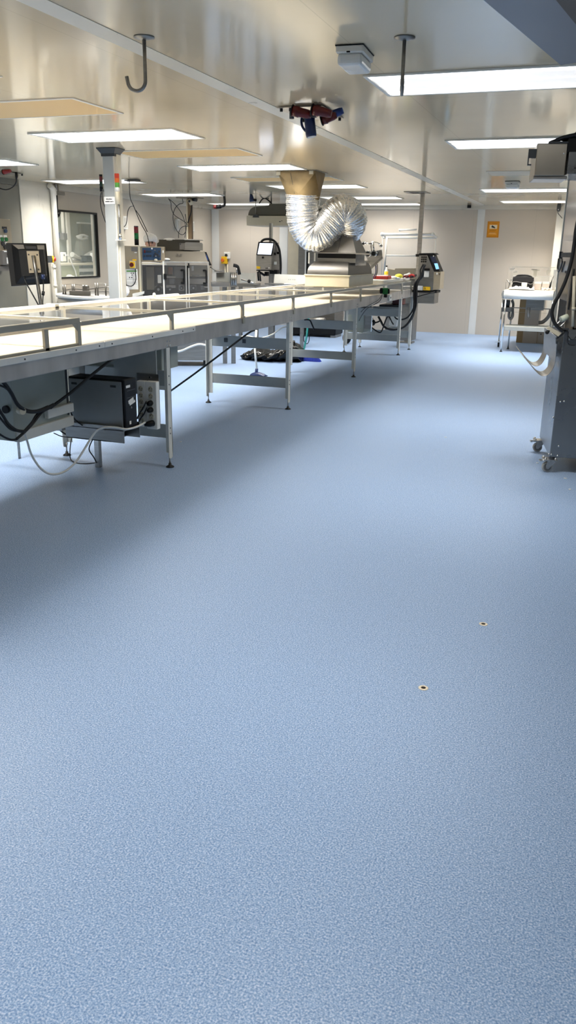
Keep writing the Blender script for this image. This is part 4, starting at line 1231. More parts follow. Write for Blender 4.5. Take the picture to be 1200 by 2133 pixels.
# blue broom with teal handle
hc = at_z(641, 752, 0)
t = thing('broom', 'blue bristle broom with teal handle beside the black bin bag', 'broom', hc)
obj('bristles', MB(BRISTLE).loft([[V(hc.x - 0.14, hc.y - 0.04, 0.001), V(hc.x + 0.20, hc.y - 0.04, 0.001), V(hc.x + 0.20, hc.y + 0.05, 0.001), V(hc.x - 0.14, hc.y + 0.05, 0.001)], [V(hc.x - 0.12, hc.y - 0.02, 0.07), V(hc.x + 0.14, hc.y - 0.02, 0.07), V(hc.x + 0.14, hc.y + 0.03, 0.07), V(hc.x - 0.12, hc.y + 0.03, 0.07)]], True, False), t)
obj('broom_head', MB(BLUE).box((hc.x - 0.12, hc.y - 0.025, 0.068), (hc.x + 0.14, hc.y + 0.035, 0.10), 0.01), t)
obj('handle', MB(TEAL).tube([(hc.x - 0.03, hc.y, 0.095), at_y(633, 729, hc.y + 0.03), at_y(639, 700, hc.y + 0.1), at_y(642, 668, hc.y + 0.2), at_y(644, 655, hc.y + 0.24)], 0.015, 10), t)
obj('hanging_loop', MB(RUBBER).tube([at_y(x, y, hc.y + 0.15) for x, y in ((637, 690), (633, 700), (634, 712), (640, 716), (644, 708), (644, 692), (641, 683))], 0.006, 6, 4), t)
# squeegee / mop with white handle
mc = at_z(537, 783, 0)
t = thing('floor_squeegee', 'dark blue floor head on white handle, standing under the conveyor', 'squeegee', mc)
b = MB(NAVY)
b.loft([[V(mc.x - 0.09 + 0.21 * u, mc.y + 0.05 * math.cos(a), max(0.002, 0.002 + (0.05 * math.sin(PI * (0.15 + 0.8 * u))) * max(0, math.sin(a)))) for a in [2 * PI * j / 12 for j in range(12)]] for u in [i / 9 for i in range(10)]], True, True)
obj('head', b, t)
obj('neck', MB(NAVY).tube([(mc.x - 0.02, mc.y, 0.03), (mc.x - 0.015, mc.y, 0.09)], 0.02, 10), t)
obj('handle', MB(WHITE).tube([(mc.x - 0.015, mc.y, 0.085), at_y(531, 728, mc.y + 0.03), at_y(534, 688, mc.y + 0.1)], 0.014, 10), t)
# dark machine base far behind
q0, q1 = at_z(620, 700, 0), at_z(705, 702, 0)
t = thing('machine_base', 'low dark machine base on the floor far behind the conveyor', 'machine base', (q0.x, q0.y, 0))
obj('body', MB(BLACK).box((q0.x - 0.2, q0.y, 0.04), (q1.x, q0.y + 0.5, 0.24), 0.02), t)
obj('skid', MB(STEEL_D).box((q0.x - 0.2, q0.y + 0.02, 0.0), (q0.x - 0.1, q0.y + 0.4, 0.05)).box((q1.x - 0.1, q0.y + 0.02, 0.0), (q1.x, q0.y + 0.4, 0.05)), t)
obj('motor', MB(STEEL_D).cyl((q0.x + 0.05, q0.y + 0.1, 0.28), (q0.x + 0.5, q0.y + 0.1, 0.28), 0.07, 14), t)
c = at_y(706, 699, 13.4)
single('motor_cap', MB(BLACK).ball((c.x, 13.9, 0.10), (0.08, 0.08, 0.10), 12, 10), 'black rounded cap on the floor beside the fourth leg pair', 'cap')
c = at_z(844, 705, 0)
t = thing('floor_roller', 'black caster under the far machine behind the conveyor end', 'caster', c)
obj('wheel', MB(BLACK).cyl(c + V(-0.02, 0, 0.035), c + V(0.02, 0, 0.035), 0.035, 14), t)
obj('fork', MB(STEEL_D).box(c + V(-0.025, -0.015, 0.035), c + V(0.025, 0.015, 0.11)), t)
# ================================================================== LEFT WALL THINGS
# monitor
MYC = at_x(58, 550, -3.86)
n = Vector((0.52, -0.85, 0.10)).normalized()      # back of the monitor looks to the camera
mp = at_x(58, 550, -3.92)
Mq = lambda x, y, d=0.0: at_plane(x, y, mp, n) + n * d
t = thing('monitor', 'black flat monitor seen from behind, tilted, above the conveyor edge', 'monitor', at_plane(88, 640, mp, n))
tl, tr_, br, bl = Mq(12, 506), Mq(95.5, 507), Mq(104, 590.5), Mq(23.5, 596)
obj('screen_frame', MB(BLACK).prism([tl, tr_, br, bl], -n * 0.03), t)
i0, i1, i2, i3 = Mq(24, 510, 0), Mq(94, 510, 0), Mq(101, 588, 0), Mq(33, 592, 0)
o0, o1, o2, o3 = Mq(40, 522, 0.05), Mq(91, 521, 0.05), Mq(97, 572, 0.05), Mq(47, 577, 0.05)
obj('back_cover', MB(BLACK).loft([[i0, i1, i2, i3], [o0, o1, o2, o3]], True, False), t)
b = MB(SILVERP)
b.prism([Mq(26, 509.5, 0.003), Mq(49, 510, 0.003), Mq(53, 520, 0.052), Mq(40, 520.5, 0.052)], n * 0.002)
b.prism([Mq(77, 510.5, 0.003), Mq(92, 511, 0.003), Mq(94, 521, 0.052), Mq(80, 521, 0.052)], n * 0.002)
obj('vent_panel', b, t)
obj('vent_slot', MB(INK).prism([Mq(53, 512, 0.012), Mq(75, 512.5, 0.012), Mq(77, 520, 0.05), Mq(56, 520, 0.05)], n * 0.003), t)
pl_ = obj('mount_plate', MB(BEIGE).prism([Mq(57, 524.5, 0.052), Mq(82, 524.5, 0.052), Mq(87, 569, 0.052), Mq(62.5, 570, 0.052)], n * 0.006), t)
b = MB(INK)
for x, y in ((61.5, 532), (79, 532.5), (65.5, 562.5), (82, 562.5)):
    p = Mq(x, y, 0.058); b.cyl(p, p + n * 0.003, 0.006, 8)
obj('screw', b, pl_)
obj('connector_recess', MB(INK).prism([Mq(50, 573, 0.045), Mq(99, 572, 0.045), Mq(96, 580, 0.03), Mq(53, 583, 0.03)], n * 0.004), t)
obj('video_plug', MB(NAVY).tube([Mq(91, 573, 0.06), Mq(91.5, 583, 0.06)], 0.013, 10), t)
b = MB(STEEL_D)
b.tube([Mq(71, 534, 0.068), Mq(77, 570, 0.068), at_x(86, 640, -3.80), at_x(88, 662, -3.80)], 0.013, 4)
obj('stand_arm', b, t)
base = at_x(88, 662, -3.80)
obj('arm_bracket', MB(STEEL_D).tube([base, V(base.x, base.y, 0.93)], 0.018, 4).box((base.x - 0.03, base.y - 0.03, 0.9), (XB + 0.0, base.y + 0.03, 0.93)), t)
obj('power_cable', MB(RUBBER).tube([Mq(51, 574, 0.05), Mq(55, 588, 0.05), at_x(66, 610, -3.80), at_x(76, 628, -3.78), at_x(82, 640, -3.76), at_x(84, 655, -3.76)], 0.005, 6, 4), t)
obj('video_cable', MB(RUBBER).tube([Mq(91.5, 583, 0.06), Mq(92, 592, 0.06), at_x(90, 612, -3.80), at_x(89, 628, -3.78), at_x(90, 640, -3.76), at_x(91, 655, -3.76)], 0.0045, 6, 4).tube([at_x(90.5, 607, -3.8), at_x(89.6, 615, -3.8)], 0.011, 8), t)

# wall control cabinet at the left edge
CXW = XL + 0.26
cw0, cw1 = at_x(22, 457, CXW), at_x(24, 553, CXW)
t = thing('wall_control_cabinet', 'beige control cabinet with push buttons on the wall, left edge', 'control cabinet', (CXW - 0.13, cw0.y - 0.35, cw1.z))
zt_, zb_ = cw0.z, at_x(20, 553, CXW).z
obj('body', MB(BEIGE).box((XL + 0.031, cw0.y - 0.9, zb_), (CXW, cw0.y, zt_), 0.008), t)
w = lambda x, y: at_x(x, y, CXW)
for (x, y), m_ in (((10, 481), PANELB), ((3, 498.5), GREEN), ((11.5, 498.5), GREEN)):
    c = w(x, y); obj('push_button', MB(m_).cyl(c, c + V(0.025, 0, 0), 0.026, 12).m(STEEL).cyl(c, c + V(0.008, 0, 0), 0.032, 12), t)
for (x, y), s in (((9, 474.5), (0.10, 0.03)), ((2, 492), (0.06, 0.03)), ((10.5, 492), (0.07, 0.03))):
    c = w(x, y); obj('button_plate', MB(INK if y < 480 else PAPER).cbox(c + V(0.002, 0, 0), (0.004, s[0], s[1])), t)
for (x, y) in ((5, 507.5), (10, 514.5)):
    c = w(x, y); obj('selector_switch', MB(INK).cyl(c, c + V(0.02, 0, 0), 0.03, 12).m(PAPER).cbox(c + V(0.004, 0, 0.05), (0.006, 0.09, 0.022)), t)
c = w(9, 537)
dr_ = obj('drive_unit', MB(SILVERP).cbox(c + V(0.03, 0, 0), (0.06, 0.20, 0.19), 0.006), t)
obj('drive_display', MB(INK).cbox(c + V(0.062, 0.03, 0.045), (0.004, 0.09, 0.03)).m(PAPER).cbox(c + V(0.062, 0.03, -0.035), (0.004, 0.12, 0.08)).cbox(c + V(0.062, -0.04, 0.085), (0.004, 0.06, 0.018)).cbox(c + V(0.062, 0.05, 0.085), (0.004, 0.06, 0.018)), dr_)
obj('lower_trunking', MB(SILVERP).box((XL + 0.031, cw0.y - 0.9, zb_ - 0.07), (CXW + 0.02, cw0.y + 0.02, zb_ - 0.005)), t)

# emergency stop and pipes on the pilaster corner
c = at_x(105, 540, XL + 0.16)
t = thing('emergency_stop', 'red emergency stop on yellow base, beside the window pipe', 'emergency stop', c)
obj('grey_box', MB(DGREY).box(c + V(-0.088, -0.05, -0.05), c + V(0.0, 0.05, 0.05), 0.004), t)
obj('yellow_base', MB(YELLOW).tube([c + V(-0.04, 0.05, 0), c + V(-0.04, 0.08, 0)], 0.05, 14).box(c + V(-0.08, 0.05, -0.05), c + V(0.0, 0.095, 0.05), 0.008), t)
obj('red_button', MB(RED).tube([c + V(-0.04, 0.095, 0), c + V(-0.04, 0.12, 0), c + V(-0.04, 0.125, 0), c + V(-0.04, 0.15, 0)], 0.03, 14, radii=[0.018, 0.018, 0.04, 0.036]), t)
pp = at_x(112, 548, XL + 0.13)
t = thing('conduit', 'thin pale conduit running down from the emergency stop', 'conduit', (pp.x, pp.y, 0))
obj('pipe', MB(TRIMM).cyl((pp.x, pp.y, 0.0), (pp.x, pp.y, pp.z - 0.02), 0.022, 12), t)
for zz_ in (0.95, 1.22):
    obj('pipe_clip', MB(TRIMM).cyl((pp.x, pp.y, zz_ - 0.015), (pp.x, pp.y, zz_ + 0.015), 0.03, 12), t)
pw = at_x(116, 480, XL + 0.10)
t = thing('white_downpipe', 'thick white pipe down the pilaster edge left of the window', 'pipe', (pw.x, pw.y, 0))
obj('pipe', MB(WHITE).tube([(pw.x, pw.y, 0.0), (pw.x, pw.y, H - 0.12), (pw.x + 0.0, pw.y - 0.02, H - 0.06), (pw.x, pw.y - 0.08, H - 0.03)], 0.042, 14), t)
obj('pipe_elbow', MB(WHITE).tube([(pw.x + 0.0, pw.y + 0.05, H - 0.16), (pw.x, pw.y + 0.05, H - 0.09), (pw.x, pw.y - 0.02, H - 0.05)], 0.03, 12, 4), t)
bz = at_x(122, 402, XL + 0.12)
t = thing('wall_bracket', 'small dark bracket with clamp above the window corner', 'bracket', bz)
obj('arm', MB(STEEL_D).box(bz + V(-0.118, -0.06, -0.03), bz + V(0.05, 0.09, 0.02)).tube([bz + V(0, -0.02, 0), bz + V(0, -0.06, 0.12), bz + V(0, -0.04, 0.2)], 0.02, 8, 3), t)
obj('clamp', MB(BLACK).tube([bz + V(0, -0.05, -0.03), bz + V(0, -0.06, -0.35)], 0.012, 8).tube([bz + V(0, -0.06, -0.32), bz + V(0, -0.02, -0.27)], 0.03, 8), t)

# wall boxes and conduits on the left and back walls
for x, y, w_, h_, lab in ((260, 464, 0.16, 0.22, 'white wall box behind the hanging cable, right of the grey column'),
                          (371, 468, 0.12, 0.22, 'white wall box behind the cable loops, left of the brown trunking'),
                          (401, 472, 0.10, 0.20, 'white wall box just right of the brown trunking')):
    c = at_x(x, y, XL + 0.04)
    t = thing('wall_box', lab, 'wall box', c, group='white boxes on the left wall')
    obj('box_body', MB(WHITE).box(c + V(-0.039, -w_ / 2, -h_ / 2), c + V(0.02, w_ / 2, h_ / 2), 0.008), t)
    obj('box_lid', MB(TRIMM).box(c + V(0.02, -w_ * 0.3, -h_ * 0.35), c + V(0.026, w_ * 0.3, h_ * 0.35), 0.003), t)
c = at_y(473, 532, YF - 0.03)
t = thing('wall_socket', 'white square wall socket with dark centre on the back wall', 'socket', c)
obj('socket_box', MB(WHITE).box(c + V(-0.07, -0.02, -0.07), c + V(0.07, 0.029, 0.07), 0.01), t)
obj('socket_centre', MB(INK).cyl(c + V(-0.01, -0.022, 0), c + V(-0.01, -0.03, 0), 0.033, 14), t)
c = at_y(468, 542, YF - 0.04)
t = thing('isolator_switch', 'yellow isolator switch with orange knob on the back wall', 'switch', c)
obj('switch_box', MB(YELLOW).box(c + V(-0.07, -0.03, -0.075), c + V(0.06, 0.039, 0.075), 0.008), t)
obj('switch_knob', MB(ORANGE).cyl(c + V(-0.03, -0.03, 0), c + V(-0.03, -0.06, 0), 0.036, 12), t)
for x, lab in ((469, 'yellow conduit under the isolator switch'), (474, 'pale conduit under the square wall socket')):
    c = at_y(x, 550, YF - 0.02)
    single('conduit', MB(CREAM).cyl((c.x, YF - 0.022, 0.001), (c.x, YF - 0.022, c.z), 0.016, 10), lab, 'conduit')

# ------------------------------------------------------------------ beyond the window
ax = XL - 1.35
Q = lambda x, y, d=0: at_x(x, y, ax + d)
t = thing('side_room_machine', 'pale green machine bench seen through the wall window', 'machine', (ax - 0.2, 12.9, 0))
z0 = Q(140, 548).z
obj('bench_top', MB(CREAM).box((ax - 0.5, 11.0, z0 - 0.04), (ax + 0.1, 15.6, z0), 0.004), t)
obj('bench_body', MB(mat('pale_green_enamel', rgb(186, 188, 150), 0.4, 0, 0.05, 5)).box((ax - 0.45, 11.0, 0.0), (ax + 0.05, Q(160, 560).y, z0 - 0.04)), t)
obj('bench_frame', MB(LEGP).box((ax - 0.45, Q(160, 560).y + 0.01, 0.0), (ax + 0.05, 15.5, z0 - 0.22)).box((ax - 0.45, Q(160, 560).y, z0 - 0.16), (ax + 0.05, 15.5, z0 - 0.10)), t)
obj('roller', MB(STEEL_D).cyl((ax - 0.1, Q(157, 543).y, Q(157, 543).z), (ax - 0.1, Q(185, 543).y, Q(185, 543).z), 0.05, 12), t)
c = Q(182, 538); obj('clamp_block', MB(BLACK).box(c + V(-0.1, -0.12, -0.07), c + V(0.05, 0.1, 0.05), 0.02).m(WHITE).box(c + V(-0.02, 0.12, -0.06), c + V(0.05, 0.2, 0.10), 0.01), t)
c = Q(132, 535); obj('socket_plate', MB(WHITE).cbox(c, (0.04, 0.13, 0.16), 0.006).m(INK).cbox(c + V(0.021, 0, 0.03), (0.004, 0.03, 0.03)), t)
obj('hose', MB(WHITE).tube([Q(136, 531, .1), Q(144, 535, .1), Q(150, 550, .1), Q(157, 565, .1), Q(160, 580, .1)], 0.012, 8, 4), t)
t = thing('pallet_wrap', 'dome of crinkled clear film behind the window', 'plastic film', Q(172, 540))
fm = mat('clear_film', rgb(220, 220, 212), 0.15, 0, 0.1, 10, bump=0.5, alpha=0.42)
b = MB(fm); rf = random.Random(9)
for k in range(9):
    a = k * 0.7
    c = Q(172 + 7 * math.cos(a), 494 + 4 * math.sin(a), -0.2)
    b.ball(c, (0.05, 0.055 + 0.02 * (k % 3), 0.03), 10, 7)
obj('film_top', b, t)
b = MB(mat('hazy_film', rgb(196, 198, 186), 0.15, 0, 0.1, 8, bump=0.3, alpha=0.16))
c0_, c1_ = Q(172, 500, -0.25), Q(172, 538, -0.25)
rings = []
for k in range(8):
    u = k / 7
    c = c0_.lerp(c1_, u); r = 0.16 + 0.17 * u ** 1.6
    rings.append([c + V(0.12 * math.cos(a), r * math.sin(a) * (1 + 0.05 * math.sin(3 * a + k)), 0) for a in [2 * PI * j / 20 for j in range(20)]])
b.loft(rings, True, True)
obj('film_sleeve', b, t)
obj('film_tail', MB(fm).tube([Q(150, 530, -0.1), Q(160, 536, -0.1), Q(170, 541, -0.1)], 0.05, 10, 4).tube([Q(195, 525, -0.1), Q(182, 532, -0.1), Q(170, 541, -0.1)], 0.045, 10, 4), t)
t = thing('side_room_cabinet', 'tall brown grey cabinet seen at the right of the window', 'cabinet', Q(195, 560, -0.2))
c0_, c1_ = Q(187, 466, -0.3), Q(202, 540, -0.3)
obj('cabinet_body', MB(mat('brown_grey_enamel', rgb(120, 116, 98), 0.4, 0, 0.05, 5)).box((ax - 0.64, c0_.y, 0), (ax - 0.51, c1_.y + 0.6, c0_.z), 0.004), t)
obj('cabinet_rail', MB(WHITE).box((ax - 0.64, c0_.y - 0.04, c0_.z), (ax - 0.5, c1_.y + 0.6, c0_.z + 0.03)), t)
t = thing('side_room_conduit', 'white conduit ending in a grey box, seen through the window', 'conduit', Q(133, 490, -0.6))
c = Q(132, 488, -0.45)
obj('conduit_pipe', MB(WHITE).cyl(V(c.x, c.y, c.z), V(c.x, c.y, H), 0.035, 10), t)
obj('conduit_box', MB(SILVERP).cbox(c + V(0, 0.02, -0.04), (0.08, 0.16, 0.12), 0.006), t)
c = Q(123, 490, -0.45)
single('blue_notice', MB(BLUE).cbox(c + V(-0.03, 0, 0), (0.01, 0.12, 0.11)), 'small blue notice left of the conduit box behind the window', 'notice')
c = Q(143, 470, -0.4)
single('door_post', MB(LEGP).box((c.x - 0.04, c.y - 0.05, 0), (c.x, c.y + 0.05, H)), 'pale upright post behind the window', 'post')
c = at_x(145, 576, XL - 0.25)
t = thing('white_glove', 'white crumpled glove on the sill behind the window', 'glove', (c.x, c.y, 0.97))
obj('glove_body', MB(CLOTH).ball(V(c.x, c.y, c.z), (0.05, 0.07, 0.03), 12, 8).ball(V(c.x, c.y + 0.08, c.z - 0.01), (0.04, 0.05, 0.02), 10, 8).ball(V(c.x, c.y - 0.14, c.z - 0.02), (0.03, 0.06, 0.012), 10, 8), t)
obj('glove_ledge', MB(LEGP).box((c.x - 0.12, c.y - 0.35, c.z - 0.06), (XL - 0.125, c.y + 0.5, c.z - 0.03)), t)

# ================================================================== GREY SERVICE COLUMN
ca, cb = at_z(214, 325, H - 0.05), None
CF = 7.31                                   # front face of the column
cl, cr = at_y(216, 385, CF).x, at_y(238.3, 405, CF).x
PCX, PCY = (cl + cr) / 2, CF + 0.05
hx = (cr - cl) / 2
t = thing('service_column', 'pale grey service column with dark collar, floor to ceiling', 'column', (PCX, PCY, 0))
colm = mat('column_grey', rgb(172, 175, 174), 0.4, 0.1, 0.03, 5)
obj('shaft', MB(colm).box((cl, CF, 0), (cr, CF + 0.10, H - 0.055), 0.003), t)
obj('shaft_edge', MB(TRIMM).box((cr, CF + 0.004, 0), (cr + 0.012, CF + 0.10, H - 0.055)).box((cr + 0.012, CF + 0.03, 0), (cr + 0.022, CF + 0.11, H - 0.055)), t)
b = MB(DGREY)
def _sq(e, z):
    return [V(PCX + 0.006 + sx * (hx + 0.006 + e), PCY + sy * (0.05 + e), z) for sx, sy in ((-1, -1), (1, -1), (1, 1), (-1, 1))]
b.loft([_sq(0.008, H - 0.075), _sq(0.010, H - 0.05), _sq(0.040, H - 0.008), _sq(0.040, H - 0.001)], True, False)
obj('collar', b, t)
sy_ = CF - 0.001
s0, s1 = at_y(217, 410, sy_), at_y(237, 425, sy_)
sign = thing('column_notice', 'white paper notice with two printed lines on the grey column', 'notice', ((s0.x + s1.x) / 2, sy_, s1.z))
obj('paper', MB(PAPER).box((cl - 0.002, sy_ - 0.002, s1.z), (cr + 0.004, sy_, s0.z)), sign)
zc_ = (s0.z + s1.z) / 2
b = MB(INK)
rw = random.Random(2)
for zrow, xs, xe in ((zc_ + 0.012, -0.034, 0.030), (zc_ - 0.010, -0.046, 0.048)):
    x = xs
    while x < xe:
        w_ = 0.004 + rw.random() * 0.004
        b.box((PCX + x, sy_ - 0.0028, zrow - 0.005), (PCX + min(x + w_, xe), sy_ - 0.0018, zrow + 0.003 + 0.002 * (rw.random() > 0.6)))
        x += w_ + (0.0015 if rw.random() < 0.85 else 0.006)
obj('print', b, sign)


def stack_light(name, label, base, parts, rad, post=None):
    t = thing(name, label, 'signal light', base)
    z = base.z
    for nm, m_, h in parts:
        b = MB(m_); b.lathe([(0.001, 0), (rad, 0), (rad, h - 0.003), (rad * 0.97, h), (0.001, h)], (base.x, base.y, z), seg=16)
        obj(nm, b, t); z += h
    return t


SLY = 7.28
zz_ = [at_y(245, y, SLY).z for y in (426, 399, 390.5, 380.5, 371.5, 361.5)]
c = at_y(245.3, 410, SLY)
sl = stack_light('signal_light', 'tall signal light, red orange green, on a cream pole by the column', V(c.x, SLY, zz_[0]),
                 [('cream_housing', CREAM, zz_[1] - zz_[0]), ('label_band', PAPER, zz_[2] - zz_[1]), ('green_segment', GREEN_L, zz_[3] - zz_[2]), ('orange_segment', ORANGE, zz_[4] - zz_[3]), ('red_segment', mat('signal_red', rgb(222, 70, 40), 0.35, 0, 0.05, 10), zz_[5] - zz_[4])], 0.0225)
p0, p1, p2 = at_y(249, 428, SLY), at_y(251, 487, SLY), at_y(251.5, 499, SLY)
obj('pole', MB(STEEL_D).tube([V(c.x + 0.008, SLY, zz_[0] + 0.003), V(c.x + 0.008, SLY, p1.z)], 0.010, 10).m(CHROME).tube([V(c.x + 0.008, SLY, p1.z), V(c.x + 0.008, SLY, p2.z)], 0.016, 10), sl)
obj('bracket', MB(TRIMM).box((cr + 0.012, SLY - 0.01, p2.z - 0.012), (c.x + 0.02, CF + 0.06, p2.z), 0.003).box((cr + 0.023, CF + 0.03, p2.z), (cr + 0.038, CF + 0.09, p2.z + 0.14), 0.003), sl)
c = at_y(211.5, 399, 7.40)
sl = stack_light('signal_light', 'small dark signal light hanging left of the grey column', c, [('black_base', BLACK, 0.045), ('green_segment', mat('dark_green_lens', rgb(24, 52, 30), 0.35, 0, 0.05, 10), 0.045), ('red_segment', mat('dark_red_lens', rgb(96, 24, 22), 0.35, 0, 0.05, 10), 0.045), ('black_cap', BLACK, 0.02)], 0.016)
b = MB(RUBBER); b.tube([at_y(x, y, 7.40) for x, y in ((211, 400), (209, 415), (211, 435), (216, 452), (221, 466))], 0.0042, 6, 5).tube([at_y(x, y, 7.40) for x, y in ((213, 400), (213, 412), (216, 424), (219, 432))], 0.0038, 6, 5)
obj('cable', b, sl)
obj('bracket', MB(STEEL_D).box(c + V(0, -0.01, 0.0), V(cl - 0.001, c.y + 0.01, c.z + 0.02)), sl)
c = at_y(252.5, 521, 7.46)
single('blue_glove', MB(mat('blue_glove_nitrile', rgb(66, 120, 180), 0.5, 0, 0.08, 20)).loft([[c + V(0.017 * math.cos(a) * s, 0.02 * math.sin(a) * s, z) for a in [2 * PI * j / 10 for j in range(10)]] for s, z in ((0.3, 0.085), (0.8, 0.07), (1, 0.02), (0.9, -0.03), (0.4, -0.055))], True, True), 'blue glove hanging on the right side of the grey column', 'glove')

# ================================================================== ROTARY TABLE under the window
RC = V(-6.72, 11.18, 0)
RZ, RR = 0.85, 0.98
t = thing('rotary_table', 'round stainless rotary table with white rim below the window', 'rotary table', RC)
obj('drum', MB(STEEL).lathe([(0.001, 0.60), (RR - 0.03, 0.60), (RR - 0.03, RZ - 0.035), (0.001, RZ - 0.035)], RC, seg=64), t)
obj('rim', MB(WHITE).lathe([(RR - 0.09, RZ - 0.036), (RR, RZ - 0.036), (RR, RZ), (RR - 0.09, RZ)], RC, seg=64, cap=False), t)
obj('disc', MB(STEEL_D).lathe([(0.001, RZ - 0.02), (RR - 0.09, RZ - 0.02), (RR - 0.09, RZ - 0.008), (0.001, RZ - 0.008)], RC, seg=48), t)
obj('pedestal', MB(STEEL_D).lathe([(0.001, 0), (0.35, 0), (0.35, 0.02), (0.12, 0.04), (0.12, 0.61), (0.001, 0.61)], RC, seg=24), t)
b = MB(CHROME)
for k in range(24):
    a = 2 * PI * k / 24; p = RC + V(math.cos(a) * (RR - 0.03), math.sin(a) * (RR - 0.03), RZ - 0.12); b.ball(p, 0.012, 8, 6)
obj('stud', b, t)
gy_ = 10.75
for x, y0_, y1_ in ((131.5, 593, 606), (136, 593, 603), (151, 592, 604), (155, 592, 604), (173.5, 593.5, 605), (199, 589.5, 603), (203.5, 589.5, 598), (220.5, 591, 607)):
    p, q_ = at_y(x, y1_, gy_), at_y(x, y0_, gy_)
    obj('guide_post', MB(STEEL_D).cyl(V(p.x, gy_, RZ - 0.01), V(p.x, gy_, q_.z), 0.013, 8), t)
b = MB(STEEL_D)
b.tube([at_y(x, y, gy_) for x, y in ((130, 606), (150, 602), (176, 603), (200, 600), (228, 598))], 0.008, 6, 4)
b.tube([at_y(x, y, gy_) for x, y in ((131, 593), (152, 592), (174, 594))], 0.003, 6, 4).tube([at_y(x, y, gy_) for x, y in ((199, 589.5), (212, 590), (221, 591.5))], 0.003, 6, 4)
obj('guide_rail', b, t)
p0, p1 = at_y(146, 606, gy_ - 0.2), at_y(188, 609, gy_ - 0.2)
obj('stop_block', MB(STEEL_D).box((p0.x, gy_ - 0.22, RZ - 0.005), (p1.x, gy_ - 0.19, RZ + 0.06)), t)
c = at_y(180, 600, gy_)
obj('clamp', MB(STEEL_D).box(c + V(-0.04, -0.03, -0.05), c + V(0.03, 0.03, 0.03)).cyl(c + V(0, 0, -0.08), c + V(0, 0, 0.04), 0.03, 10), t)

# ================================================================== SEALING MACHINE
SM = 0.0
MA = math.radians(26)
MO = at_y(345, 600, 9.85); MO.z = 0
mu, mv = V(math.cos(MA), math.sin(MA), 0), V(-math.sin(MA), math.cos(MA), 0)
MM = Matrix.Translation(MO) @ Matrix.Rotation(MA, 4, 'Z')
MI = MM.inverted()
m_ = lambda x, y, d=0: MI @ at_plane(x, y, MO + mv * d, mv)      # pixel -> local point on the machine's front plane
t = thing('sealing_machine', 'beige and steel packing machine with blue panel and clear doors', 'machine', MO, MA, local=True)
a, b2 = m_(256, 512), m_(291, 612)
cab = obj('control_cabinet', MB(BEIGE).box((a.x - 0.12, SM, 0.62), (b2.x, SM + 0.62, a.z), 0.006).m(CREAM).box((b2.x, SM - 0.006, 0.66), (b2.x + 0.028, SM + 0.03, a.z + 0.006), 0.003), t)
pp_ = lambda x, y, d=-0.003: m_(x, y, d)
b = MB(PAPER); b.prism([pp_(261.5, 560.5), pp_(286.5, 560.5), pp_(288.5, 603), pp_(265, 603)], (0, -0.001, 0))
b.m(GREEN_L).prism([pp_(263.5, 563.5, -0.005), pp_(284.5, 563.5, -0.005), pp_(284.6, 566, -0.005), pp_(263.6, 566, -0.005)], (0, -0.0008, 0))
b.m(INK)
for x, y, w_, h_ in ((273.5, 569, .012, .012), (278, 569, .014, .012), (275, 573, .010, .016), (270, 578, .012, .014), (274.6, 578, .014, .014)):
    b.cbox(pp_(x, y, -0.005), (w_, 0.0012, h_))
b.m(GREYINK)
for y in (581.5, 588, 591.5):
    b.cbox(pp_(275, y, -0.005), (0.13, 0.0012, 0.003))
obj('instruction_sheet', b, cab)
obj('rating_plate', MB(SILVERP).prism([pp_(273.5, 514.5), pp_(286.5, 514.5), pp_(286.8, 523.5), pp_(273.6, 523.5)], (0, -0.002, 0)).m(PAPER).prism([pp_(280, 525), pp_(285, 525), pp_(285, 527), pp_(280, 527)], (0, -0.002, 0)), cab)
obj('yellow_label', MB(YELLOW).prism([pp_(276, 540), pp_(284, 540), pp_(284, 543), pp_(276, 543)], (0, -0.002, 0)), cab)
c = m_(276.5, 551.5, -0.03)
sw = obj('isolator_switch', MB(CREAM).box(c + V(-0.04, -0.02, -0.048), c + V(0.036, 0.031, 0.048), 0.004).m(YELLOW).box(c + V(-0.034, -0.024, -0.04), c + V(0.028, -0.019, 0.038)), cab)
obj('switch_knob', MB(DRED).cyl(c + V(-0.012, -0.024, 0), c + V(-0.012, -0.05, 0), 0.027, 14), cab)
obj('switch_cable', MB(RUBBER).tube([m_(x, y, -0.03) for x, y in ((282, 558), (282, 566), (283, 580), (281, 589), (276, 595), (270, 596), (263, 593), (257, 584), (255, 570), (254, 545), (252, 528))], 0.006, 8, 4), cab)
# blue panel box
a, b2 = m_(293, 513), m_(343, 546)
px_ = obj('panel_box', MB(BEIGE).box((a.x, SM + 0.02, b2.z), (b2.x, SM + 0.5, a.z), 0.006), t)
fb = MB(PANELB); fb.prism([m_(296.3, 516, 0.018), m_(335.5, 516, 0.018), m_(335.5, 541.5, 0.018), m_(297, 541.5, 0.018)], (0, -0.004, 0))
bp_ = obj('blue_panel', fb, px_)
b = MB(INK)
for y in (524, 533):
    for x in (306, 309, 312, 314.3):
        b.cbox(m_(x, y, 0.012), (0.012, 0.006, 0.022))
for x, y, r in ((324, 528, 0.014), (328, 531, 0.014), (322, 533, 0.010), (331.5, 524, 0.012), (331.5, 534, 0.012), (301, 533, 0.012)):
    b.cyl(m_(x, y, 0.014), m_(x, y, 0.0), r, 10)
b.m(DRED).cbox(m_(301.5, 524, 0.012), (0.022, 0.008, 0.036), 0.003).m(DGREY).box(m_(318.6, 517, 0.013), m_(319.2, 541, 0.011)).m(SILVERP).cbox(m_(322.5, 521, 0.012), (0.02, 0.006, 0.012)).m(PAPER).cbox(m_(324.8, 533.5, 0.010), (0.014, 0.006, 0.006)).cyl(m_(316.5, 517.7, 0.014), m_(316.5, 517.7, 0.008), 0.011, 10)
obj('panel_controls', b, bp_)
obj('tie_knob', MB(CREAM).ball(m_(324.5, 541.5, 0.0), (0.024, 0.014, 0.016), 10, 8), px_)
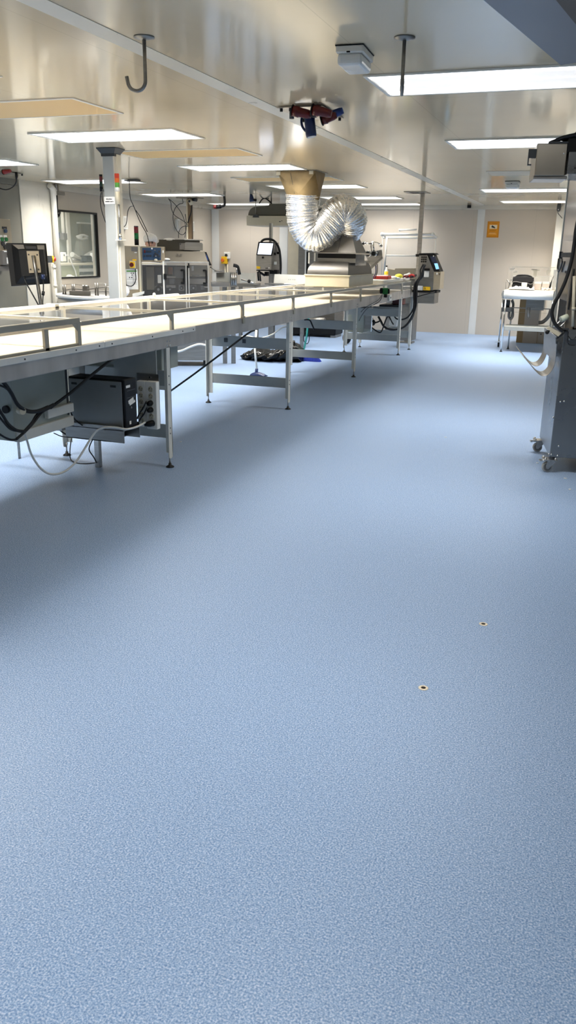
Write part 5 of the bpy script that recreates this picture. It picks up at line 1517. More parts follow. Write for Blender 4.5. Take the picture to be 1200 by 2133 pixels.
obj('panel_sticker', MB(PAPER).prism([m_(338.5, 521.5, 0.016), m_(341.3, 521.5, 0.016), m_(341.3, 527, 0.016), m_(338.5, 527, 0.016)], (0, -0.002, 0)), px_)
obj('frame_bar', MB(CREAM).box(m_(294, 547.5), m_(344, 551) + V(0, 0.03, 0), 0.003), t)
# big hood
b = MB(mat('hood_front_grey', rgb(104, 98, 87), 0.55, 0.3, 0.05, 4))
h0, h1, h2 = m_(344, 524, 0.05), m_(429, 545, 0.05), m_(424, 505, 0.3)
b.prism([m_(341, 545, .05), m_(344, 523, .12), m_(426, 524, .12), m_(432, 545, .05)], (0, 0.6, 0))
hood = obj('hood_front', b, t)
obj('maker_logo', MB(INK).text('TLM', 0.040, Matrix.Translation(m_(373.5, 531.5, 0.08) + V(0, -0.01, 0)) @ Matrix.Rotation(PI / 2, 4, 'X'), 0.002), hood)
b = MB(mat('hood_top_grey', rgb(84, 80, 72), 0.45, 0.4, 0.05, 5)); b.prism([m_(327, 530, .45), m_(327, 507, .45), m_(331, 504, .45), m_(331, 499, .45), m_(416, 499, .45), m_(417, 523, .45), m_(380, 524, .45), m_(380, 530, .45)], (0, 0.35, 0)); obj('hood_top', b, t)
b = MB(STEEL_D); b.prism([m_(383, 521, .25), m_(384, 507, .25), m_(387, 504.5, .25), m_(420, 505.5, .25), m_(422.5, 508, .25), m_(422.5, 522, .25)], (0, 0.5, 0)); sb_ = obj('side_box', b, t)
obj('side_label', MB(SILVERP).prism([m_(374, 506.5, .24), m_(385, 506.5, .24), m_(385.5, 520, .24), m_(374, 520, .24)], (0, -0.004, 0)).m(INK).cbox(m_(376, 508.5, .235), (0.012, 0.004, 0.012)), sb_)
b = MB(BLACK); b.prism([m_(427, 525, .1), m_(430, 525, .1), m_(441, 553, .1), m_(436, 553, .1)], (0, 0.5, 0)).m(BLUE).prism([m_(430.5, 531, .095), m_(434, 541, .095), m_(432, 542, .095), m_(429.5, 532, .095)], (0, -0.004, 0)); obj('hood_flank', b, t)
obj('top_cover', MB(CLOTH).ball(m_(353, 499.5, .5), (0.085, 0.06, 0.022), 14, 8), t)
obj('top_cover', MB(CLOTH).ball(m_(402, 500, .5), (0.15, 0.08, 0.012), 14, 8), t)
# enclosure
zb_ = 0.62
def bar(p, q, th=0.022, mt=ALU, par=t, nm='door_frame'):
    lo = V(min(p.x, q.x), min(p.y, q.y), min(p.z, q.z)); hi = V(max(p.x, q.x), max(p.y, q.y), max(p.z, q.z))
    return obj(nm, MB(mt).box(lo - V(th / 2, th / 2, th / 2), hi + V(th / 2, th / 2, th / 2), 0.003), par)
x_a, x_b, x_c, x_d, x_e = m_(293, 580).x, m_(341, 580).x, m_(388, 580).x, m_(391.5, 580).x, m_(434, 580).x
zt2 = m_(390, 546).z
for x in (x_b, x_c, x_d + 0.012, x_e):
    bar(V(x, SM, zb_), V(x, SM, zt2), 0.020, WHITE if x == x_b else ALU)
bar(V(x_b, SM, zt2), V(x_e, SM, zt2), 0.018, ALU, t, 'top_frame')
for xa, xb_ in ((x_b, x_c), (x_d + 0.012, x_e)):
    p = obj('door_pane', MB(SMOKE).box((xa + 0.012, SM - 0.003, zb_ + 0.01), (xb_ - 0.012, SM + 0.003, zt2 - 0.012)), t)
    hx = xb_ - 0.03
    obj('door_handle', MB(BLACK).tube([V(hx - 0.035, SM - 0.004, zt2 - 0.10), V(hx, SM - 0.03, zt2 - 0.10), V(hx + 0.004, SM - 0.03, zt2 - 0.12), V(hx + 0.004, SM - 0.03, zt2 - 0.24), V(hx, SM - 0.03, zt2 - 0.26), V(hx - 0.035, SM - 0.004, zt2 - 0.26)], 0.011, 8, 3), p)
obj('hinge', MB(BLACK).cbox(m_(344, 576, -0.015), (0.035, 0.02, 0.07), 0.004).cbox(m_(393, 553, -0.015), (0.02, 0.02, 0.06), 0.004), t)
obj('side_panel', MB(SMOKE).box((x_a, SM, zb_), (x_b - 0.012, SM + 0.004, m_(300, 551).z)), t)
# inside works
def inner(name, mt, x0, y0, x1, y1, d, dep=0.10):
    p, q_ = m_(x0, y0, d), m_(x1, y1, d)
    return obj(name, MB(mt).box((p.x, d, q_.z), (q_.x, d + dep, p.z), 0.004), t)
inner('inner_post', BEIGE, 304, 556, 322, 604, 0.30)
inner('inner_post', DGREY, 322, 556, 341, 610, 0.32, 0.02)
inner('inner_cylinder_block', WHITE, 328, 573, 336, 590, 0.15)
inner('inner_bracket', SILVERP, 322, 596, 338, 602, 0.12)
inner('inner_bracket', STEEL, 347, 575, 366, 579, 0.12)
inner('inner_block', DGREY, 352, 579, 364, 592, 0.14)
inner('inner_bracket', SILVERP, 346, 594, 366, 600, 0.12)
inner('inner_plate', SILVERP, 362, 556, 386, 580, 0.30, 0.02)
inner('inner_plate', AMBER_D, 350, 556, 360, 572, 0.31, 0.02)
inner('inner_block', STEEL_D, 372, 592, 384, 606, 0.16)
inner('inner_plate', BEIGE, 394, 552, 434, 576, 0.30, 0.02)
inner('inner_label', PAPER, 399, 554, 404, 564, 0.295, 0.004)
inner('inner_light_bar', CHROME, 400, 573, 416, 575, 0.20, 0.03)
inner('inner_plate', STEEL_D, 392, 580, 432, 592, 0.28, 0.02)
inner('inner_block', DGREY, 396, 594, 410, 605, 0.14)
inner('inner_block', DGREY, 418, 596, 428, 604, 0.14)
inner('inner_light_bar', CHROME, 424, 596, 434, 600, 0.10, 0.03)
for x, y, r in ((330, 603, 7), (403, 600, 5), (354, 603, 5), (378, 600, 4)):
    p = m_(x, y, 0.1); q_ = m_(x + r, y, 0.1)
    obj('inner_roller', MB(BLACK).cyl(V(p.x, 0.09, p.z), V(p.x, 0.24, p.z), abs(q_.x - p.x), 16).m(STEEL).cyl(V(p.x, 0.085, p.z), V(p.x, 0.1, p.z), abs(q_.x - p.x) * 0.4, 10), t)
obj('machine_bed', MB(DGREY).box((x_a, SM + 0.05, 0.60), (x_e + 0.02, SM + 0.6, 0.70)).m(BLACK).box((x_a, SM + 0.36, 0.70), (x_e, SM + 0.38, zt2 - 0.05)), t)
obj('base', MB(STEEL_D).box((m_(262, 600).x - 0.1, SM + 0.05, 0.08), (x_e, SM + 0.58, 0.605)), t)
for x in (m_(262, 600).x, x_e - 0.05):
    for y in (SM + 0.1, SM + 0.52):
        obj('leg', MB(RUBBER).cyl((x, y, 0.0), (x, y, 0.085), 0.03, 10), t)
c = m_(285, 611, -0.1); obj('white_shelf', MB(WHITE).prism([m_(276, 620, -0.15), m_(300, 612, -0.05), m_(300, 607, -0.05), m_(276, 612, -0.15)], (0, 0.1, 0)), t)
c = m_(317, 614, -0.12)
# tower light on top
c = m_(285, 512.5, 0.1)
stack_light('signal_light', 'red and green signal light standing on the sealing machine', MM @ V(c.x, SM + 0.1, m_(285, 512, 0).z + 0.007),
            [('black_base', BLACK, 0.075), ('green_segment', mat('mid_green_lens', rgb(18, 116, 54), 0.3, 0, 0.05, 10), 0.075), ('red_segment', mat('mid_red_lens', rgb(128, 30, 34), 0.3, 0, 0.05, 10), 0.075), ('black_cap', DGREY, 0.012)], 0.028)
c = m_(346, 542, 0.0)
b = MB(CLOTH)
b.ball(MM @ V(c.x, SM + 0.06, zt2 + 0.03), (0.055, 0.04, 0.018), 12, 8).ball(MM @ V(c.x - 0.03, SM + 0.06, zt2 + 0.025), (0.03, 0.035, 0.012), 10, 6)
single('white_cloth', b, 'white folded cloth on the sealing machine under the blue panel', 'cloth')
c = at_x(317, 616, XB - 0.01)
b = MB(WHITE); b.tube([V(XB + 0.01, c.y, ZT + 0.001), V(XB + 0.01, c.y, ZT + 0.028), V(XB + 0.012, c.y, ZT + 0.036)], 0.02, 10, radii=[0.017, 0.013, 0.005])
single('white_stopper', b, 'white stopper standing on the back edge of the conveyor cover', 'stopper')

# infeed conveyor right of the machine
t = thing('infeed_conveyor', 'steel side conveyor with grey blocks behind the long table', 'conveyor', MO, MA, local=True)
d_ = 0.3
obj('clear_guard', MB(ACRYL).prism([m_(441, 570, d_), m_(451, 569, d_), m_(452, 592, d_), m_(441, 592, d_)], (0, 0.008, 0)), t)
obj('bed', MB(STEEL).box(V(m_(440, 590, d_).x, SM + 0.3, m_(460, 597, d_).z), V(m_(478, 590, d_).x, SM + 0.6, m_(460, 587, d_).z), 0.004), t)
obj('side_plate', MB(BEAMP).prism([m_(450, 568, d_ + .2), m_(488, 567, d_ + .2), m_(488, 590, d_ + .2), m_(450, 590, d_ + .2)], (0, 0.012, 0)), t)
obj('column_block', MB(STEEL_D).prism([m_(480, 567, d_), m_(494, 568, d_), m_(494, 598, d_), m_(480, 598, d_)], (0, 0.14, 0)), t)
for x in (483, 487, 491):
    obj('guide_rod', MB(STEEL).cyl(m_(x, 594, d_ - 0.02), m_(x, 569, d_ - 0.02), 0.012, 8), t)
for x in (468, 486):
    p = m_(x, 598, d_ + 0.05); obj('leg', MB(STEEL_D).box((p.x - 0.03, p.y, 0), (p.x + 0.03, p.y + 0.06, p.z), 0.003), t)
obj('lever', MB(BLACK).tube([m_(486, 552.5, d_), m_(493, 554, d_), m_(496, 558, d_), m_(499, 572, d_)], 0.022, 8, 3), t)
obj('lever_post', MB(STEEL).tube([m_(493, 557, d_), m_(494, 568, d_)], 0.012, 8), t)
b = MB(STEEL_D); b.box(m_(447, 563, .4), m_(468, 567, .4) + V(0, 0.3, 0)).tube([m_(438, 556, .4), m_(450, 563, .4), m_(460, 564, .4)], 0.01, 6, 3); obj('cross_plate', b, t)

# second conveyor with steel guard wall, further back
BY = 12.6
k_ = lambda x, y, d=0: at_y(x, y, BY + d)
t = thing('back_conveyor', 'far steel conveyor with tall guard plates in front of the back wall', 'conveyor', (k_(570, 600).x, BY + 0.3, 0))
obj('guard_plate', MB(LEGP).prism([k_(572, 571), k_(640, 573), k_(640, 592), k_(570, 592)], (0, 0.012, 0)).m(INK).box(k_(601, 581.5), k_(602, 582.5) + V(0, -0.004, 0)).box(k_(605, 581.6), k_(606, 582.6) + V(0, -0.004, 0)).box(k_(610, 581.7), k_(611, 582.7) + V(0, -0.004, 0)).box(k_(614, 581.8), k_(615, 582.8) + V(0, -0.004, 0)), t)
obj('guard_plate', MB(LEGP).prism([k_(500, 568, .5), k_(532, 569, .5), k_(532, 592, .5), k_(500, 592, .5)], (0, 0.012, 0)), t)
obj('rail', MB(STEEL).box(k_(529, 593, -.1), k_(640, 596, -.1) + V(0, 0.04, 0), 0.003).tube([k_(552, 591), k_(620, 592.5)], 0.012, 8), t)
obj('bed', MB(STEEL_D).box(k_(494, 590, .1), k_(529, 598, .1) + V(0, 0.3, 0), 0.003).box(k_(530, 596, 0), k_(640, 602, 0) + V(0, 0.4, 0)), t)
obj('sloped_rail', MB(STEEL).tube([k_(503, 582), k_(520, 587), k_(529, 590)], 0.014, 8).m(BLACK).ball(k_(519, 586), 0.03, 10, 8), t)
for x in (500, 534, 566, 630):
    p = k_(x, 600, .1); obj('leg', MB(STEEL_D).box((p.x - 0.025, p.y, 0), (p.x + 0.025, p.y + 0.05, p.z + 0.02)), t)

# ------------------------------------------------------------------ ink printer on stand at the back
IY = 13.9
i_ = lambda x, y, d=0: at_y(x, y, IY + d)
t = thing('inkjet_printer', 'steel inkjet printer with glowing white screen on a post', 'printer', i_(555, 600))
b = MB(STEEL); b.prism([i_(533.5, 532), i_(565, 533), i_(564.5, 562), i_(534, 561)], (0, 0.30, 0)); hs = obj('housing', b, t)
b = MB(STEEL_D)
b.prism([i_(565, 533), i_(570, 505), i_(579, 510, .3), i_(584, 535, .3), i_(582, 570, .3), i_(565, 562)], (0.0, 0.004, 0.0)); 
b.prism([i_(538, 505, .02), i_(570, 505, .02), i_(565, 533, .02), i_(534, 532, .02)], (0.0, 0.25, 0))
obj('side_panel', b, t)
scf = obj('screen_frame', MB(BLACK).prism([i_(538.5, 503.5, -.004), i_(571, 504.5, -.004), i_(565.8, 533, -.02), i_(533.8, 531.5, -.02)], (0, 0.02, 0)), t)
obj('screen', MB(SCREEN).prism([i_(541, 506.5, -.012), i_(569, 507, -.012), i_(564.3, 530.5, -.028), i_(536.5, 529.5, -.028)], (0, 0.006, 0)), scf)
obj('lock_knob', MB(BLACK).cyl(i_(547.5, 536.5, 0), i_(547.5, 536.5, -0.02), 0.018, 12), hs)
obj('yellow_label', MB(YELLOW).prism([i_(534.5, 554.5, -.002), i_(542, 555, -.002), i_(542, 560, -.002), i_(534.5, 559.5, -.002)], (0, -0.003, 0)), hs)
obj('maker_badge', MB(INK).prism([i_(553, 558, -.002), i_(558.5, 558, -.002), i_(558.5, 559.6, -.002), i_(553, 559.6, -.002)], (0, -0.003, 0)).m(PAPER).prism([i_(559, 556.8, -.002), i_(562, 556.8, -.002), i_(562, 559, -.002), i_(559, 559, -.002)], (0, -0.003, 0)), hs)
obj('side_button', MB(BLACK).cbox(i_(572, 529, .06), (0.05, 0.02, 0.04)).m(PAPER).cbox(i_(573.5, 548, .06), (0.045, 0.02, 0.05)), t)
obj('umbilical', MB(RUBBER).tube([i_(x, y, .15) for x, y in ((544, 504), (549, 499.5), (558, 498), (568, 500), (576, 507), (582, 520), (584.5, 540), (585, 558), (584, 571))], 0.020, 8, 5), t)
obj('umbilical_clip', MB(BLACK).cbox(i_(580, 527, .13), (0.05, 0.04, 0.04)), t)
obj('base_bracket', MB(BLACK).box(i_(534, 562, 0), i_(565, 565, 0) + V(0, 0.28, 0)).tube([i_(538, 565, .05), i_(552, 574, .1)], 0.02, 8).tube([i_(537, 566, 0), i_(539, 585, 0)], 0.018, 8).tube([i_(541, 566, 0), i_(543, 586, 0)], 0.014, 8).box(i_(551, 566, .1), i_(556, 575, .1) + V(0, .1, 0)).box(i_(562, 562, .1), i_(577, 571, .1) + V(0, .1, 0)), t)
p = i_(568, 600, .15)
obj('post', MB(STEEL_D).box((p.x - 0.03, p.y, 0), (p.x + 0.03, p.y + 0.06, i_(568, 570, .15).z)), t)
p = i_(563, 470, .35)
single('steel_post', MB(STEEL_D).box((p.x - 0.02, p.y, 0), (p.x + 0.02, p.y + 0.04, i_(563, 465, .35).z)).m(TRIMM).box((p.x + 0.02, p.y, 0), (p.x + 0.035, p.y + 0.04, i_(563, 465, .35).z)), 'brown upright post from the floor to the hanging domed hood', 'post')

# hanging domed hood
HY = 14.4
h_ = lambda x, y, d=0: at_y(x, y, HY + d)
t = thing('hanging_hood', 'cream box hood with dark grey dome hanging from the ceiling', 'hood', h_(560, 470))
x0h, x1h = h_(513.5, 460).x, h_(618, 460).x
obj('cream_box', MB(CREAM).box((x0h, HY, h_(560, 470).z), (x1h, HY + 0.8, h_(560, 449.5).z), 0.004).m(INK).cbox(h_(583, 461.5, -.003), (0.03, 0.004, 0.012)).cbox(h_(587, 460, -.003), (0.02, 0.004, 0.01)), t)
poly = [h_(517, 448.5, .05)] + [h_(517 + 16 * (1 - math.cos(a)), 448.5 - 18 * math.sin(a), .05) for a in (0.25, 0.5, 0.8, 1.1, 1.35, 1.57)] + [h_(553, 429, .05), h_(560, 427.5, .05), h_(561, 424.5, .05), h_(612, 424, .05), h_(614, 448, .05)]
obj('dome', MB(mat('dome_grey', rgb(92, 90, 80), 0.45, 0.2, 0.04, 5)).prism(poly, (0, 0.7, 0)), t)
obj('clip', MB(DGREY).prism([h_(529, 447), h_(537, 447), h_(540, 453), h_(527, 453)], (0, -0.02, 0)), t)
for x in (533.5, 600):
    p = h_(x, 440, .05)
    obj('suspension_wire', MB(STEEL_D).cyl(V(p.x, HY + 0.03, h_(x, 449, 0).z), V(p.x, HY + 0.03, H), 0.007, 8), t)
p = h_(563, 424, .2)
obj('suspension_rod', MB(DGREY).cyl(V(p.x, HY + 0.25, p.z - 0.02), V(p.x, HY + 0.25, H), 0.012, 8), t)
obj('feed_cable', MB(RUBBER).tube([h_(540, 424, .2), h_(546, 415.5, .2), h_(553, 413.5, .2), h_(561, 419, .2), h_(566, 425, .2)], 0.012, 6, 4).tube([h_(536, 413, .2), h_(545, 410, .2), h_(560, 414, .2)], 0.006, 6, 4), t)

# steel door leaf / tall cabinet in front of the back wall behind the tunnel
p0, p1 = at_y(622, 500, 15.6), at_y(700, 575, 15.6)
t = thing('tall_steel_cabinet', 'tall dark steel cabinet at the back wall behind the foil hose', 'cabinet', (p0.x + 0.3, 15.8, 0))
obj('body', MB(STEEL_D).box((p0.x, 15.6, 0.05), (p1.x, 16.2, at_y(622, 478, 15.6).z), 0.006), t)
obj('door_strip', MB(WHITE).box((at_y(636, 500, 15.58).x, 15.58, 0.2), (at_y(639, 500, 15.58).x, 15.6, at_y(640, 520, 15.58).z)).m(BLACK).box((at_y(639.5, 500, 15.58).x, 15.575, 0.9), (at_y(643, 500, 15.58).x, 15.6, at_y(640, 525, 15.58).z)), t)
obj('plinth', MB(BLACK).box((p0.x + 0.02, 15.62, 0), (p1.x - 0.02, 16.15, 0.05)), t)

# brown cable trunking from the ceiling with sockets and loops of cable
KY = 13.0
c_ = lambda x, y, d=0: at_y(x, y, KY + d)
p = at_z(396, 412, H); KY = p.y
t = thing('cable_trunking', 'brown vertical cable trunking hanging behind the sealing machine', 'trunking', c_(396, 495))
obj('channel', MB(mat('brown_trunking', rgb(116, 96, 72), 0.5, 0.2, 0.06, 8)).box((c_(391, 440).x, KY, c_(396, 545).z), (c_(398.5, 440).x, KY + 0.06, H - 0.001)), t)
obj('channel_cover', MB(CREAM).box((c_(387.5, 440).x, KY + 0.01, c_(396, 545).z), (c_(390.5, 440).x, KY + 0.06, H - 0.001)), t)
obj('top_plate', MB(STEEL_D).box((c_(372, 413).x, KY - 0.1, H - 0.01), (c_(415, 413).x, KY + 0.2, H - 0.001)), t)
so = obj('white_socket', MB(CREAM).tube([c_(395, 416, -.05), c_(397.5, 421, -.06), c_(399, 427, -.05)], 0.03, 12, radii=[0.045, 0.04, 0.03]), t)
obj('socket_face', MB(INK).cyl(c_(394.5, 419, -.095), c_(394.3, 419.2, -.11), 0.022, 12), so)
obj('socket_cable', MB(RUBBER).tube([c_(x, y, -.05) for x, y in ((399, 428), (398, 442), (394, 455), (391, 465))], 0.011, 8, 4), t)
obj('dark_socket', MB(DGREY).tube([c_(402, 415, 0), c_(410, 416, 0)], 0.035, 10), t)
for pts, lab in (
        (((380, 414), (381, 423), (374, 425), (366, 432), (361, 445), (361, 460), (365, 474), (372, 485), (380, 489), (386, 484), (388, 474), (388, 460), (386, 446)), 'black cable hanging in a wide loop left of the brown trunking'),
        (((351, 414), (356, 422), (357, 434), (362, 446), (370, 453), (380, 459), (388, 465), (393, 472)), 'black cable swinging across to the brown trunking'),
        (((351, 414), (360, 421), (370, 432), (378, 444), (383, 456), (386, 468), (387, 480), (385, 495)), 'black cable curving down to the hood left of the trunking'),
        (((391, 472), (385, 471), (378, 474), (373, 482), (372, 496)), 'thin black cable arching down behind the hood, left of the trunking')):
    single('cable', MB(RUBBER).tube([c_(x, y, -.1) for x, y in pts], 0.006, 8, 5), lab, 'cable', 'cable loops by the brown trunking')
# cables from the ceiling to the machine
CC = at_z(270, 402, H)
gg = lambda x, y, d=0: at_y(x, y, 10.6 + d)
for pts, lab in ((((270, 398), (271, 410), (276, 424), (282, 438), (289, 456), (297, 472), (305, 486), (309, 500), (311, 514)), 'long black cable from the ceiling down to the blue panel machine'),
                 (((283, 438), (292, 452), (300, 468), (307, 483)), 'thin second cable alongside the long ceiling cable'),
                 (((279, 429), (272, 430), (267, 438), (265, 450), (264, 462), (261, 470), (256, 473)), 'black cable branching off towards the white wall box')):
    p_ = [gg(x, y) for x, y in pts]
    if pts[0] == (270, 398):
        p_[0] = V(p_[0].x, p_[0].y, H)
    single('cable', MB(RUBBER).tube(p_, 0.0055, 8, 5), lab, 'cable', 'cables hanging from the ceiling on the left')
single('ceiling_gland', MB(DGREY).box((at_y(270, 400, 10.6).x - 0.05, 10.55, H - 0.02), (at_y(270, 400, 10.6).x + 0.15, 10.65, H - 0.001)), 'small dark gland on the ceiling above the long cable', 'cable gland')
# ================================================================== RIGHT MACHINE (rolls on casters)
RA = math.radians(9.1)
RO = V(-0.152, 6.06, 0)
ru, rv = V(math.cos(RA), math.sin(RA), 0), V(-math.sin(RA), math.cos(RA), 0)
INVR = (Matrix.Translation(RO) @ Matrix.Rotation(RA, 4, 'Z')).inverted()


def rf(x, y, d=0.0):      # pixel -> point on the machine's front plane (moved back by d), local coordinates
    return INVR @ at_plane(x, y, RO + rv * d, rv)


def rl(x, y, d=0.0):      # pixel -> point on the machine's left plane (moved right by d), local coordinates
    return INVR @ at_plane(x, y, RO + ru * d, ru)


MW, MD = 0.62, 0.70
mc = thing('steel_machine', 'tall stainless machine on casters at the right edge of the picture', 'machine', RO, RA)
L = dict(local=True)
zl0 = 0.115
zm = rf(1177, 690).z
obj('lower_cabinet', MB(STEEL_B).box((0, 0, zl0), (MW, MD, zm), 0.004), mc, **L)
b = MB(CHROME)
for x, z in ((0.012, 0.135), (0.055, 0.20), (0.055, 0.13), (0.03, 0.52), (0.055, 0.525), (0.04, zm - 0.03), (0.035, zm - 0.075)):
    b.ball((x, -0.003, z), (0.007, 0.005, 0.007), 8, 6)
for z in (0.13, 0.40):
    b.ball((-0.003, 0.03, z), (0.005, 0.007, 0.007), 8, 6)
obj('rivet', b, mc, **L)
# recess and upper column
zr1 = rl(1165, 622).z
obj('black_recess', MB(BLACK).box((0.03, 0.05, zm), (0.20, MD - 0.02, zr1 + 0.01)).m(CLOTH).ball((0.04, 0.12, zm + 0.16), (0.03, 0.07, 0.06), 10, 8), mc, **L)
zt_ = rl(1180, 365).z
FRM = mat('grey_brown_machine_paint', rgb(140, 130, 116), 0.4, 0.3, 0.05, 6)
obj('front_post', MB(FRM).box((0.0, 0.0, zm), (0.055, 0.05, zt_ + 0.25), 0.003).m(CHROME).ball((0.028, -0.002, rf(1190, 622).z), (0.008, 0.005, 0.008), 8, 6), mc, **L)
obj('front_panel', MB(FRM).box((0.06, 0.01, zm + 0.02), (MW, 0.06, zt_), 0.003), mc, **L)
obj('column_side', MB(STEEL_M).box((0.0, 0.055, zr1), (0.14, MD, zt_), 0.003), mc, **L)
b = MB(INK)
z0 = rl(1160, 530).z
b.box((-0.002, 0.10, z0 - 0.02), (0.003, MD - 0.03, z0 + 0.012))
obj('side_slot', b, mc, **L)
obj('side_latch', MB(DGREY).box((-0.012, MD - 0.06, z0 - 0.03), (0.0, MD - 0.03, z0 + 0.02)).tube([(-0.012, MD - 0.04, z0 - 0.03), (-0.015, MD - 0.06, z0 - 0.10), (-0.012, MD - 0.14, z0 - 0.12), (-0.008, MD - 0.25, z0 - 0.05)], 0.006, 6, 4), mc, **L)
obj('side_sticker', MB(SILVERP).box((-0.002, 0.14, rl(1172, 582).z), (0.002, 0.25, rl(1172, 570).z)).m(INK).box((-0.003, 0.14, rl(1170, 567).z), (0.002, 0.30, rl(1170, 563).z)), mc, **L)
obj('rear_edge', MB(LEGP).box((-0.006, MD - 0.02, zr1 - 0.25), (0.02, MD + 0.004, zt_), 0.003), mc, **L)
# head box and upper housing near the ceiling
h0, h1 = rf(1120, 299), rf(1176, 366)
hd = obj('head_box', MB(mat('warm_steel', (0.40, 0.36, 0.30, 1), 0.33, 0.9, 0.06, 4)).box((h0.x, 0.0, h1.z), (h1.x, 0.40, h0.z), 0.004).m(CHROME).ball(((h1.x - 0.02), -0.002, h0.z - 0.06), (0.006, 0.004, 0.006), 8, 6), mc, **L)
obj('head_flange', MB(STEEL).box((h0.x - 0.004, 0.02, h1.z - 0.02), (h1.x + 0.02, 0.30, h1.z), 0.003), mc, **L)
obj('head_bracket', MB(DGREY).box((h0.x - 0.045, 0.02, h0.z - 0.085), (h0.x - 0.0, 0.05, h0.z - 0.03)).box((h0.x - 0.050, 0.02, h0.z - 0.125), (h0.x - 0.043, 0.05, h0.z - 0.03)).box((h0.x - 0.050, 0.02, h0.z - 0.13), (h0.x - 0.025, 0.05, h0.z - 0.122)), hd, **L)
obj('upper_housing', MB(STEEL_B).box((h1.x + 0.012, -0.01, h1.z + 0.01), (MW, 0.5, h0.z - 0.05), 0.003).m(INK).cbox((h1.x + 0.06, -0.012, h0.z - 0.15), (0.014, 0.004, 0.008)).cbox((h1.x + 0.08, -0.012, h0.z - 0.15), (0.012, 0.004, 0.008)), mc, **L)
obj('cable_tray', MB(BLACK).box((h1.x, -0.005, h0.z - 0.05), (MW, 0.45, h0.z + 0.03)).m(DGREY).box((h1.x - 0.12, 0.0, h0.z), (MW, 0.05, h0.z + 0.012)), mc, **L)
cb = MB(RUBBER)
for k in range(4):
    cb.tube([(h0.x + 0.08 + 0.02 * k, 0.02 + 0.03 * k, h0.z + 0.006), (h1.x - 0.04, 0.0 + 0.03 * k, h0.z + 0.035), (h1.x + 0.03, -0.01 + 0.03 * k, h0.z + 0.05 - 0.01 * k), (h1.x + 0.14, 0.0, h0.z + 0.07 - 0.015 * k), (MW * 0.7, 0.0, h0.z + 0.06)], 0.010, 8, 4)
cb.tube([(h1.x + 0.04, -0.01, h0.z + 0.04), (h1.x + 0.08, -0.01, H - 0.06), (h1.x + 0.14, -0.01, H - 0.01)], 0.010, 8, 4)
obj('top_cables', cb, mc, **L)
# thick black hose
hp = [rf(x, y, -0.05) for x, y in ((1206, 450), (1200, 478), (1196, 510), (1190, 545), (1180, 580), (1166, 612), (1155, 632), (1150, 652), (1154, 670), (1163, 682), (1173, 690))]
obj('thick_hose', MB(RUBBER).tube(hp, 0.0125, 10, 5), mc, **L)
obj('thin_hose', MB(RUBBER).tube([rf(x, y, -0.02) for x, y in ((1196, 560), (1192, 590), (1188, 620), (1184, 645))], 0.007, 8, 4), mc, **L)
# lever with white cap, tilted plate, knob
cpt = rf(1175, 662, -0.03)
obj('white_cap', MB(mat('pale_green_cap', rgb(206, 212, 192), 0.4, 0, 0.03, 10)).tube([cpt + V(-0.02, 0, -0.012), cpt + V(0.025, 0.02, 0.008)], 0.020, 12), mc, **L)
obj('lever_rod', MB(CHROME).tube([rf(1171, 666, -0.03), rf(1153, 681, -0.04)], 0.006, 8).tube([rf(1178, 672, -0.01), rf(1164, 683, -0.03)], 0.006, 8), mc, **L)
tp = MB(mat('cream_lever_plate', rgb(206, 196, 172), 0.4, 0, 0.03, 10))
tp.prism([rf(1138.5, 684, -0.05), rf(1145, 680.5, -0.05), rf(1170, 694, -0.05), rf(1163, 701, -0.05)], (0, 0.03, 0))
pl2 = obj('tilted_plate', tp, mc, **L)
obj('plate_knob', MB(BLACK).ball(rf(1140, 692, -0.04), (0.014, 0.014, 0.014), 12, 8).tube([rf(1140, 692, -0.04), rf(1146, 688, -0.035)], 0.006, 8), pl2, **L)
obj('clamp_arm', MB(DGREY).tube([rf(1166, 700, -0.03), rf(1172, 695, -0.02), rf(1177, 688, 0.0)], 0.009, 8, 3).tube([rf(1158, 706, -0.03), rf(1162, 703, -0.03), rf(1167, 698, -0.03)], 0.008, 8, 3).tube([rf(1159.5, 706, -0.03), rf(1159.5, 716, -0.03)], 0.006, 8).box(rf(1165, 683, -0.03), rf(1184, 686, 0.0)), pl2, **L)
obj('side_pipe', MB(CREAM).tube([rf(1196.5, 575, -0.03), rf(1194.5, 640, -0.03), rf(1193, 680, -0.03)], 0.011, 10).tube([rf(1195, 640, -0.03), rf(1194.8, 646, -0.03)], 0.014, 10), mc, **L)
obj('wire_loop', MB(RUBBER).tube([rf(x, y, -0.02) for x, y in ((1184, 690), (1183, 705), (1184, 716), (1190, 719), (1198, 719))], 0.0032, 6, 4).tube([rf(x, y, -0.02) for x, y in ((1184, 700), (1190, 707), (1197, 705), (1203, 696), (1206, 688))], 0.003, 6, 4), mc, **L)
obj('front_fitting', MB(STEEL_D).box(rf(1184, 686, -0.02), rf(1200, 706, 0.0)).m(CHROME).ball(rf(1186, 707, -0.01), (0.006, 0.006, 0.006), 8, 6), mc, **L)

# J shaped sheet metal chute
chut = MB(STEEL)
def jstrip(y0, y1, pts, th=0.004):
    for (xa, za), (xb, zb) in zip(pts, pts[1:]):
        chut.prism([V(xa, y0, za), V(xb, y0, zb), V(xb, y1, zb), V(xa, y1, za)], V(0.0, 0, 0.0) + (V(xb - xa, 0, zb - za).cross(V(0, 1, 0))).normalized() * th, True)
A = [rf(x, y, 0.03) for x, y in ((1160, 702), (1158.5, 725), (1157, 745), (1155, 758), (1150, 770), (1143, 779), (1135, 782.5), (1126, 781), (1117, 773), (1106, 760), (1093, 745))]
A = [(p.x, p.z) for p in A]
sp = [V(a[0], 0, a[1]) for a in A]
sp = [(p.x, p.z) for p in spline(sp, 4)]
cut0, cut1 = int(len(sp) * 0.27), int(len(sp) * 0.83)
jstrip(0.03, 0.83, sp[:cut0 + 1])
jstrip(0.03, 0.27, sp[cut0:cut1 + 1])
